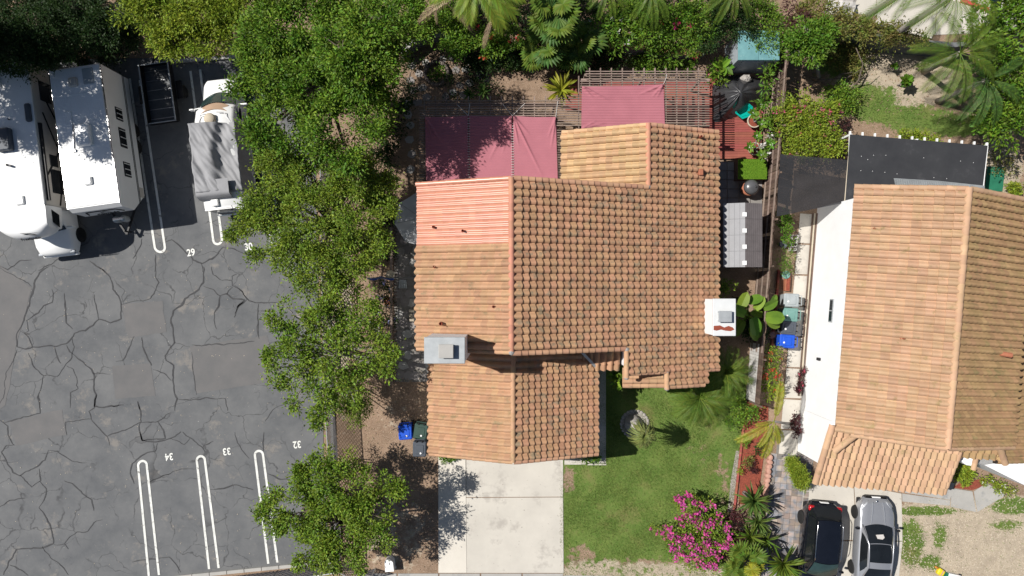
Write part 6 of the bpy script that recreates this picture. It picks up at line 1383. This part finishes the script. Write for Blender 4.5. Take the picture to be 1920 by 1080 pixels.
# pots with plumeria
def pot_plant(label, px, py, r, stems, seed, fm=True, mt='pot'):
    p = W(px, py, .45); t = thing("potted_plant", label, "potted plant", (p.x, p.y, .18)); m = MB(); m.smooth = False
    m.lathe([(r*.62,0),(r,.38),(r*1.08,.38),(r*1.08,.44),(r*.92,.44),(r*.9,.36),(.01,.35)], (p.x,p.y,.18), 20); m.build("pot", M[mt], t)
    MB().lathe([(r*.9,.0),(.01,.02)], (p.x,p.y,.545), 14).build("soil", M['mulch'], t); rr = random.Random(seed); b = MB(); tips = []
    for k in range(stems):
        a = 2*math.pi*k/stems+rr.uniform(-.4,.4); q = Vector((p.x+math.cos(a)*rr.uniform(.3,.6), p.y+math.sin(a)*rr.uniform(.3,.6), rr.uniform(1.1,1.6))); b.tube([(p.x,p.y,.55),((p.x*.6+q.x*.4),(p.y*.6+q.y*.4),.95),q], [.035,.03,.025], 6); tips.append(q)
    b.build("stem", M['bark_pale'], t)
    for q in tips:
        for k in range(8): put("large_leaf", FM['plum'], t, Matrix.Translation(q) @ rot(2*math.pi*k/8+rr.uniform(-.3,.3), R(rr.uniform(0,45))))
    if fm:
        v = []; N = 30; pos = np.repeat(np.array([list(q) for q in tips]), N//len(tips)+1, 0)[:N]; pos = pos+rng.normal(size=pos.shape)*.06+np.array([0,0,.08])
        vv, qq = leaf_quads(pos, unit(rng.normal(size=(N,3))+np.array([0,0,.5])), unit(rng.normal(size=(N,3))), np.full(N,.07), np.full(N,.05)); tag(put("blossom", np_mesh("blossom", vv, qq, M['fl_white']), t), kind="stuff")
pot_plant("plumeria in a round cream pot beside the turquoise tub", 1412, 228, .32, 4, 1); pot_plant("plumeria in a white pot above the turf box", 1413, 280, .30, 4, 2)
bush("white flowering plant against the fence by the deck", "plant", [(1437,268,10),(1445,255,8),(1436,282,8)], .9, M['lf_mid'], "flowering_plant", flowers=(M['fl_white'], 12, .13, 9), leaf=.1, clump=.14, n_per=20)
bush("plumeria leaves reaching over the fence top", "shrub", [(1450,225,12),(1440,215,10),(1452,240,9),(1436,195,9)], 1.7, M['lf_bright'], "plumeria", flowers=(M['fl_rose'], 4, .08, 8), leaf=.26, lw=.28, clump=.2, n_per=18)
# turf box, kamado
c = W(1411,317,.75); t = thing("turf_box", "box topped with bright artificial turf", "box", (c.x,c.y,0)); MB().bbox((c.x,c.y,.36),(1.42,.98,.72), b=.01).build("box_side", M['wood_dark'], t)
n = 5200; x = rng.uniform(-.72,.72,n)+c.x; y = rng.uniform(-.5,.5,n)+c.y; a = rng.uniform(0,6.28,n); b_ = np.stack([x,y,np.full(n,.72)],1); s = np.stack([-np.sin(a),np.cos(a),np.zeros(n)],1)*.012; tp = b_+np.stack([np.cos(a)*.03,np.sin(a)*.03,np.full(n,.05)],1)
tag(put("turf_blades", np_mesh("turf_blades", np.stack([b_-s,b_+s,tp],1).reshape(-1,3), np.arange(3*n).reshape(-1,3), M['turf']), t), kind="stuff"); MB().bbox((c.x,c.y,.725),(1.44,1.0,.02), b=.005).build("turf_base", M['turf'], t)
c = W(1411,350,1.0); t = thing("round_grill", "round barbecue with grey glass lid and brown bowl", "barbecue", (c.x,c.y,0)); m = MB(); m.smooth = True
m.lathe([(.2,.0),(.3,.35),(.36,.7),(.36,.8)], (c.x-.08,c.y-.05,0), 22); m.build("bowl", M['terracotta'], t); m = MB(); m.smooth = True; m.lathe([(.37,.82),(.36,.92),(.25,1.02),(.01,1.06)], (c.x,c.y,0), 24); m.build("lid", mat("grey_lid", (.10,.10,.105), rough=.3, spec=.6), t)
MB().tube([(c.x+.14,c.y-.06,1.05),(c.x+.18,c.y-.0,1.1),(c.x+.14,c.y+.06,1.05)], .015, 6).build("handle", M['black'], t); MB().lathe([(.37,.81),(.39,.82),(.37,.84)],(c.x,c.y,0),24,cap=False).build("rim", M['chrome'], t)
# small shed with two slope roof
c0, c1 = W(1357,381,2.65), W(1430,501,2.65); cx, cy = (c0.x+c1.x)/2, (c0.y+c1.y)/2; wx, wy = (c1.x-c0.x), (c0.y-c1.y)
t = thing("garden_shed", "small plastic shed, one roof slope pale grey and one brown grey", "shed", (cx,cy,0)); MB().bbox((cx,cy,1.25),(wx-.2,wy-.2,2.5), b=.02).build("wall", M['shingle_d'], t)
for sg, mt, n in ((-1,'shingle_l',4),(1,'shingle_d',4)):
    rf_ = None
    for k in range(n):
        y0 = cy-wy/2+wy*k/n; y1 = y0+wy/n-.008; m = MB(); xa, xb = cx, cx+sg*wx/2
        m.add([(xa,y0,2.92),(xb,y0,2.60),(xb,y1,2.60),(xa,y1,2.92),(xa,y0,2.88),(xb,y0,2.56),(xb,y1,2.56),(xa,y1,2.88)], [(0,1,2,3) if sg > 0 else (3,2,1,0),(4,5,6,7),(0,4,5,1),(1,5,6,2),(2,6,7,3)])
        pn = m.build("roof_panel", M[mt], t); gr = MB()
        for j in range(1, 9 if sg > 0 else 4): 
            x = xa+(xb-xa)*j/(9 if sg > 0 else 4); z = 2.92-.32*j/(9 if sg > 0 else 4); gr.bar((x,y0+.01,z+.008),(x,y1-.01,z+.008),.02,.014)
        gr.build("roof_ribs", M[mt], pn)
        if sg < 0: MB().bbox((cx-.03,(y0+y1)/2-.18,2.94),(.2,.2,.03), b=.006).build("ridge_cap", M['white'], pn)
# turquoise shed
c0, c1 = W(1384,58,2.1), W(1462,112,2.1); cx, cy = (c0.x+c1.x)/2, (c0.y+c1.y)/2; wx, wy = (c1.x-c0.x), (c0.y-c1.y)
t = thing("storage_shed", "turquoise topped shed under the overhanging vines", "shed", (cx,cy,0)); MB().box((cx,cy,1.02),(wx-.02,wy-.02,2.04)).build("wall", M['shed_wall'], t)
for k in range(2): MB().bbox((cx-wx/4+wx/2*k,cy,2.07),(wx/2-.012,wy+.03,.07), b=.012).build("roof_panel", M['shed_turq'], t)
MB().box((cx-.2,cy-wy/2-.0,1.0),(1.0,.03,1.8)).build("door", M['shed_wall'], t)
# garden walls
def wall_run(label, pts, h, th_, m, capm, name="garden_wall"):
    q = [W(x, y, h) for x, y in pts]; t = thing(name, label, "wall", (q[0].x,q[0].y,0)); b = MB(); c = MB(); n = len(q); off = []
    for i in range(n):
        d = (q[min(i+1,n-1)]-q[max(i-1,0)]); d.z = 0; d.normalize(); off.append(Vector((-d.y,d.x,0))*th_/2)
    for i in range(n-1):
        a, e = q[i], q[i+1]; p = [a-off[i], e-off[i+1], e+off[i+1], a+off[i]]; b.prism([(v.x,v.y) for v in p], 0, h-.05, top=False); c.prism([(v.x,v.y) for v in [a-off[i]*1.15, e-off[i+1]*1.15, e+off[i+1]*1.15, a+off[i]*1.15]], h-.05, h)
    b.build("wall_face", m, t); c.build("coping", capm, t); return t
wall_run("curved pale garden wall under the top left shrubs", [(752,100),(765,85),(782,72),(802,65),(832,62),(860,64)], .9, .22, M['greywall'], M['concrete_grey'])
wall_run("ochre topped curved garden wall behind the pergola", [(1095,86),(1130,87),(1180,86),(1230,90),(1275,96),(1300,99),(1320,95),(1336,84),(1342,74)], .85, .26, M['greywall'], M['yellowwall'])
wall_run("tall grey wall along the ivy bank", [(1535,48),(1600,58),(1660,68),(1720,78),(1790,84),(1830,78)], 1.5, .2, M['greywall'], M['greywall'])
for k in range(6):
    p = W(1661+k*5.2, 76.5+k*.7, 1.45); t_ = None
tb_ = thing("trellis", "short white trellis slats hung on the grey wall", "trellis", W(1670,80,0))
for k in range(6):
    a, b = W(1661+k*5.2,73+k*.6,1.55), W(1661+k*5.2,84+k*.6,.9); MB().bar(a, b, .05, .03).build("slat", M['pot'], tb_)
MB().bar(W(1658,75,1.5), W(1692,79,1.5), .03, .03).build("rail", M['pot'], tb_)
# stone fire ring, stepping stones, flagstones
t = thing("stone_ring", "ring of stones coloured darker for deep shade, with a plant inside", "fire pit", W(819,139,0)); c = W(819,139,0); sm = MB(); sm.blob((0,0,.14),(.15,.11,.15),8,6,.14,2); sm = sm.mesh("stone", M['rock_shaded'])
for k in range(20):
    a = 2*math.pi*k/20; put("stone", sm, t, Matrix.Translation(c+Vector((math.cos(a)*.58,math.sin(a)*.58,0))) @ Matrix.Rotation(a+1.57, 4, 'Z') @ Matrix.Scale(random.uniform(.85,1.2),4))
bush("small light green plant inside the stone ring", "plant", [(822,136,10),(815,142,8)], .4, M['lf_mid'], "ring_plant", leaf=.14, clump=.15, n_per=22)
t = thing("stepping_stones", None, None); tag(t, "pale stepping stones around the stone ring", kind="structure"); rr = random.Random(3)
def flagstone(px, py, r, parent, z=.025, name="stone"):
    p = W(px, py, 0); n = rr.choice((5,6,7)); a0 = rr.uniform(0,6); pl = [(p.x+math.cos(a0+2*math.pi*k/n)*r*rr.uniform(.75,1.15), p.y+math.sin(a0+2*math.pi*k/n)*r*rr.uniform(.7,1.1)) for k in range(n)]
    MB().prism(pl, -.03, z+rr.uniform(-.004,.004)).build(name, M['flag' if rr.random() < .6 else 'concrete_grey'], parent)
for px, py in ((772,122),(798,118),(786,138),(770,152),(792,165),(775,170),(855,132),(873,130),(862,160),(880,156),(850,173),(868,178),(764,195),(783,192),(765,215),(848,108),(872,108),(885,118),(830,112),(900,140),(912,150),(770,235),(768,262),(772,290),(770,318),(800,182),(835,182)): flagstone(px, py, .24, t)
t = thing("flagstone_path", None, None); tag(t, "flagstone path in the shade along the left side of the house", kind="structure")
bd = MB(); bd.flat(Wp([(738,380),(806,380),(806,716),(738,716)]), .006); bd.build("mortar_bed", M['grout'], t)
for j in range(17):
    for i in range(4): flagstone(750+i*15.5+rr.uniform(-2.5,2.5)+(7 if j % 2 else 0), 392+j*19.6+rr.uniform(-3,3), .285, t, .028)
# parasol
c = W(790,410,2.45); t = thing("parasol", "grey garden parasol half under the roof edge", "parasol", (c.x,c.y,0)); rP = 1.35; pole = MB(); pole.tube([(c.x,c.y,0),(c.x,c.y,2.6)], .03, 8); pole.build("pole", M['steel'], t)
for k in range(8):
    a, b = 2*math.pi*(k+.2)/8, 2*math.pi*(k+1.2)/8; A = Vector((c.x+math.cos(a)*rP, c.y+math.sin(a)*rP, 2.15)); B = Vector((c.x+math.cos(b)*rP, c.y+math.sin(b)*rP, 2.15)); T = Vector((c.x,c.y,2.72))
    m = MB(); m.smooth = True; m.grid(lambda u, v: tuple(T.lerp(A.lerp(B, u), v)+Vector((0,0,-.08*math.sin(math.pi*u)*v))), 5, 4); o = m.build("canopy_panel", M['umbrella'], t)
    MB().tube([T, A], .012, 4).build("rib", M['steel'], t)
# lattice fence with white post top, clothes line, chair, slippers
t = thing("lattice_fence", "low dark lattice fence beside the flagstone path", "fence", W(738,600,0))
for y0, y1 in ((430,520),(524,620),(622,716)):
    a, b = W(740,y0,0), W(740,y1,0); MB().bar(a+Vector((0,0,1.0)), b+Vector((0,0,1.0)), .12, .05).build("top_rail", M['wood_grey'], t); MB().bar(a+Vector((0,0,.3)), b+Vector((0,0,.3)), .05, .05).build("rail", M['wood_dark'], t)
    n = 16
    for k in range(n+1):
        p = a.lerp(b, k/n); MB().box((p.x+.1,p.y,.52),(.03,.05,.98)).build("slat", M['wood_dark'], t)
p = W(732,515,1.3); t = thing("wall_ornament", "round pale ornament on the lattice fence", "ornament", (p.x,p.y,1.0)); MB().lathe([(.05,1.0),(.2,1.25),(.22,1.3),(.18,1.3),(.01,1.22)], (p.x,p.y,0), 14).build("bowl", M['pot'], t)
t = thing("tarp_strip", "rolled blue tarp hanging under the tree beside the path", "tarp", W(710,520,0)); m = MB(); m.smooth = True; m.grid(lambda u, v: tuple(W(688+50*u,520+4*v+2*math.sin(u*9),1.5)+Vector((0,0,-.25*v+.05*math.sin(u*14)))), 20, 5); m.build("cloth", M['blue_cloth'], t); m = MB(); m.tube([W(686,521,1.55), W(790,521,1.75)], .02, 6); m.build("pole", M['steel'], t)
t = thing("patio_chair", "slatted pale garden chair on the flagstone path", "chair", W(762,532,0))
b0 = W(756,533,.42); 
for k in range(5): MB().bar((b0.x-.2+.09*k,b0.y-.2,.42),(b0.x-.17+.075*k,b0.y+.22,.44),.06,.02).build("slat", M['pale_bin'], t)
for sx, sy in ((-.2,-.2),(.17,-.2),(-.17,.2),(.14,.2)): MB().bar((b0.x+sx,b0.y+sy,0),(b0.x+sx,b0.y+sy,.42),.03,.03).build("leg", M['steel'], t)
p = W(727,564,.4); t = thing("terracotta_pot", "orange clay pot in the shade of the open tree", "pot", (p.x,p.y,0)); MB().lathe([(.12,0),(.2,.34),(.23,.34),(.23,.4),(.19,.4),(.17,.32),(.01,.3)], (p.x,p.y,0), 14).build("pot_shell", M['terracotta'], t)
for k, (px, py) in enumerate(((772,583),(771,592),(773,600))):
    p = W(px, py, .05); t = thing("paint_can" if k == 1 else "stone_block", ["pale block, uppermost of three on the flagstone path","pale tin between two blocks on the flagstone path","pale block, lowest of three on the flagstone path"][k], "block" if k != 1 else "tin", (p.x,p.y,.03)); m = MB(); (m.bbox((p.x,p.y,.12),(.26,.14,.18), b=.015) if k != 1 else m.lathe([(.09,.03),(.09,.2),(.01,.2)],(p.x,p.y,0),12)); m.build("shell", M['pot'], t)
# ---------------- right side ----------------
# shade net and black roof
nz_ = [(1463,289,1.95),(1590,300,2.6),(1584,380,2.6),(1456,406,1.95)]; C = [W(*q) for q in nz_]
t = thing("shade_net", "see through black shade net stretched from the brown fence", "shade net", W(1520,350,0))
m = MB(); m.smooth = True; m.grid(lambda u, v: tuple(C[0].lerp(C[1],u).lerp(C[3].lerp(C[2],u),v)+Vector((0,0,-.16*math.sin(math.pi*u)*math.sin(math.pi*v)+.05*math.sin(9*v+6*u)*math.sin(math.pi*v)))), 40, 24); m.build("net", M['shade_net'], t)
MB().tube([C[1]+Vector((.0,.15,.06)), C[2]+Vector((-.05,-.2,.06))], .03, 6).build("edge_pole", M['pot'], t)
t = thing("patio_roof", "flat black fabric patio roof with a row of white rafter ends", "patio roof", W(1720,300,0)); z = 2.75; poly = Wp([(1594,252),(1852,273),(1843,348),(1790,352),(1640,345),(1604,378),(1585,380)], z)
MB().prism(poly, z-.02, z, bottom=True).build("fabric", M['shade_black'], t)
for k in range(12):
    a = W(1594+k*23.3, 246+k*1.95, z-.06); b = W(1592+k*22.8, 340+k*1, z-.06); MB().bar((a.x,a.y,z-.07),(b.x,b.y,z-.07),.07,.09).build("rafter", M['white'], t)
for (q0, q1) in (((1853,268),(1844,350)),): a, b = W(*q0,z), W(*q1,z); MB().bar((a.x,a.y,z-.05),(b.x,b.y,z-.05),.04,.1).build("edge_beam", M['white'], t)
for x, y in ((1596,252),(1720,262),(1850,273),(1842,345)):
    p = W(x, y, z-.1); MB().box((p.x,p.y,(z-.1)/2),(.09,.09,z-.1)).build("post", M['white'], t)
dots = [(1615,293),(1627,299),(1638,291),(1661,291),(1636,321),(1614,320),(1659,323),(1682,326),(1732,296),(1751,333),(1775,335),(1801,302),(1825,305)]
m = MB()
for x, y in dots: p = W(x, y, z); m.lathe([(.016,.0),(.015,.006),(.001,.008)], p, 6)
m.build("fixing_buttons", M['white'], t)
t = thing("rolled_mesh", "green and grey wire mesh roll lying on the black roof", "mesh roll", W(1760,345,2.7)); m = MB()
for k in range(7): m.tube([W(1676+k*.5,335+k*2.2,2.9), W(1760,340+k*2.0,2.92), W(1846,349+k*1.6,2.9)], .022, 5)
for k in range(40): a = W(1678+k*4.2,335.5+k*.36,2.93); b = W(1680+k*4.2,348+k*.1,2.93); m.bar(a, b, .014, .014)
m.build("wire", M['galv'], t); m = MB(); m.smooth = True; m.grid(lambda u, v: tuple(W(1680+160*u,341+9*u+8*v,2.84)+Vector((0,0,.05*math.sin(math.pi*v)))), 20, 4); m.build("netting", M['green_mat'], t)
t = thing("ground_netting", "bright green netting on the soil right of the black roof", "netting", W(1872,335,0)); m = MB(); m.smooth = True; m.grid(lambda u, v: tuple(W(1850+34*u-6*v,313+46*v,0)+Vector((0,0,.06+.03*noise.noise((u*3,v*4,1))))), 12, 16); m.build("net", M['green_mat'], t)
# planting strip by the side path
t = thing("planter_crate", "white wooden crate with open compartments by the side path", "crate", W(1490,455,0))
a, b = W(1491,441,.35), W(1487,470,.35)
for dx in (-.14,.14): MB().bar((a.x+dx,a.y,.25),(b.x+dx,b.y,.25),.025,.3).build("side_board", M['wood_white'], t)
for k in range(5): p = a.lerp(b, k/4); MB().bar((p.x-.14,p.y,.25),(p.x+.14,p.y,.25),.025,.28).build("divider", M['wood_white'], t)
t = thing("edge_pipes", "rusty pipes lying along the foot of the tall white wall", "pipes", W(1515,500,0))
for k, (x0, x1, mt) in enumerate(((1524,1497,'wood_dark'),(1528,1501,'pot'),(1532,1506,'wood_dark'))): MB().tube([W(x0,400,.1), W((x0+x1)/2+rr.uniform(-1,1),570,.1), W(x1,742,.1)], .045, 6).build("pipe", M[mt], t)
t = thing("brick_border", "low brick border right of the wooden fence", "border", W(1455,520,0)); bm2 = MB().bbox((0,0,.08),(.11,.21,.14), b=.01).mesh("brick", M['brick'])
for k in range(26): p = W(1459-k*.55, 510+k*5.9, 0); put("brick", bm2, t, Matrix.Translation(p) @ Matrix.Rotation(R(-5)+rr.uniform(-.06,.06),4,'Z'))
for px, py, l in ((1478,530,"clay trough near the top of the side path"),): 
    p = W(px, py, .3); t = thing("planter_trough", l, "planter", (p.x,p.y,0), R(-4)); MB().bbox((0,0,.14),(.24,.85,.28), b=.02).build("trough", M['terracotta'], t, local=True); MB().box((0,0,.282),(.18,.78,.02)).build("soil", M['mulch'], t, local=True)
p = W(1470,458,.4); t = thing("green_pot", "dark pot among the herbs in the planting strip", "pot", (p.x,p.y,0)); MB().lathe([(.12,0),(.18,.3),(.2,.3),(.2,.34),(.16,.34),(.01,.28)],(p.x,p.y,0),14).build("pot_shell", M['grey_bin'], t)
p = W(1475,515,.4); t = thing("grey_pot", "pale green pot below the herbs in the planting strip", "pot", (p.x,p.y,0)); MB().lathe([(.12,0),(.19,.3),(.21,.3),(.21,.34),(.16,.34),(.01,.28)],(p.x,p.y,0),14).build("pot_shell", M['teal_bin'], t)
for px, py, l in ((1450,628,"pale stone slab leaning by the blue side path bin"),(1408,712,"small pale stone near the fence foot")): p = W(px,py,.1); t = thing("rock", l, "rock", (p.x,p.y,0)); MB().blob((p.x,p.y,.1),(.24,.2,.14),9,6,.15,4).build("stone", M['edge_pink'], t)
# utility box on the dirt
p = W(731,1058,.35); t = thing("utility_box", "white utility cabinet standing on the dirt by the sidewalk", "cabinet", (p.x,p.y,0), R(4)); m = MB(); m.prism([(-.22,-.3),(.22,-.3),(.2,.16),(.06,.32),(-.14,.32),(-.22,.2)], 0, .55); m.build("cabinet", M['white'], t, local=True); MB().bbox((0,-.29,.03),(.52,.1,.06), b=.01).build("base_plate", M['concrete_pale'], t, local=True); MB().box((.02,.1,.555),(.03,.12,.012)).build("latch", M['steel'], t, local=True)
# blue banner sign
t = thing("banner_sign", "narrow blue banner with white lettering at the top right", "sign", W(1866,40,0)); a, b = W(1864,44,.9), W(1870,-8,3.3); d = (b-a).normalized(); s = Vector((1,.12,0)).normalized(); s = (s-d*s.dot(d)).normalized(); nn = s.cross(d); nn = nn if nn.z > 0 else -nn
m = MB(); w = .22; m.add([a-s*w, a+s*w, b+s*w, b-s*w, a-s*w-nn*.02, a+s*w-nn*.02, b+s*w-nn*.02, b-s*w-nn*.02], [(0,1,2,3),(7,6,5,4),(0,4,5,1),(1,5,6,2),(2,6,7,3),(3,7,4,0)]); m.build("banner", M['blue_sign'], t)
ex, ey = d, nn.cross(d); mx = Matrix(((ex.x,ey.x,nn.x,0),(ex.y,ey.y,nn.y,0),(ex.z,ey.z,nn.z,0),(0,0,0,1)))
put("lettering", text_mesh("WANNIVW", .42, M['white'], .004, bold=.008), t, Matrix.Translation(a.lerp(b,.5)+nn*.02) @ mx); m = MB(); m.tube([W(1862,52,0)+Vector((0,0,0)), a-nn*.05, b-nn*.05], .025, 6); m.build("pole", M['steel'], t)
# white furniture on the road edge
p = W(1573,12,.7); t = thing("folded_awning", "crumpled white awning beside the ivy", "awning", (p.x,p.y,0)); m = MB(); m.smooth = False; m.grid(lambda u, v: (p.x-.75+1.5*u+.3*v, p.y-.5+1.0*v, .75+.25*noise.noise((u*3,v*3,1))-.5*abs(u-.5)), 8, 6); m.build("cloth", M['fl_white'], t)
# yellow toy and white box at the lower right
p = W(1764,1073,.15); t = thing("yellow_toy", "yellow plastic toy lying on the dry yard", "toy", (p.x,p.y,0), R(-30)); MB().bbox((0,0,.14),(.36,.34,.18), b=.05).build("shell", M['yellow'], t, local=True); MB().bbox((-.25,.1,.1),(.2,.1,.1), b=.03).build("spout", mat("orange_plastic", (.6,.25,.06), rough=.5), t, local=True); MB().bar((.02,-.16,.24),(.02,.16,.24),.05,.04).build("handle", M['edge_pink'], t, local=True)
p = W(1787,1081,.15); t = thing("white_carton", "white carton with green end beside the yellow toy", "carton", (p.x,p.y,0), R(-12)); MB().bbox((0,0,.14),(.62,.3,.26), b=.01).build("carton", M['white'], t, local=True); MB().bbox((-.36,0,.14),(.1,.29,.25), b=.01).build("green_end", M['green_mat'], t, local=True); MB().bbox((.32,.08,.17),(.05,.2,.16), b=.01).build("black_corner", M['black'], t, local=True)
# litter: leaves and pebbles on the dry yards
def scatter(name, label, n, poly, m, s, z=.012, seed=1):
    r_ = np.random.default_rng(seed); P = np.array(Wp(poly)); lo, hi = P.min(0), P.max(0); x = r_.uniform(lo[0],hi[0],n*2); y = r_.uniform(lo[1],hi[1],n*2); k = pip(x,y,Wp(poly)); x, y = x[k][:n], y[k][:n]; N = len(x)
    pos = np.stack([x,y,np.full(N,z)],1); a = r_.uniform(0,6.28,N); v, q = leaf_quads(pos, np.stack([np.cos(a),np.sin(a),r_.uniform(0,.5,N)],1), np.repeat(np.array([[0,0,1.]]),N,0), s*r_.uniform(.5,1.4,N), s*.55*r_.uniform(.6,1.2,N)); tag(put(name, np_mesh(name, v, q, m), None), label, kind="stuff")
scatter("fallen_leaves", "brown fallen leaves on the dirt yard", 1100, [(690,700),(815,690),(820,1070),(660,1070)], M['palm_dead'], .09, seed=2)
scatter("fallen_leaves", "pale litter flecks on the parking lot", 260, [(0,440),(470,470),(600,560),(605,1040),(0,1080)], M['pot'], .05, .03, 3)
scatter("fallen_leaves", "dry leaves on the bare bank", 500, [(1560,80),(1800,90),(1900,330),(1860,250),(1600,200)], M['palm_dead'], .1, seed=4)
scatter("straw_litter", "dry straw on the yard beside the cars", 1500, [(1690,940),(1920,930),(1920,1085),(1690,1085)], M['pot'], .09, seed=5)
scatter("fallen_leaves", "leaves under the lot trees", 900, [(560,250),(740,250),(740,700),(620,760)], M['palm_dead'], .1, .03, seed=6)
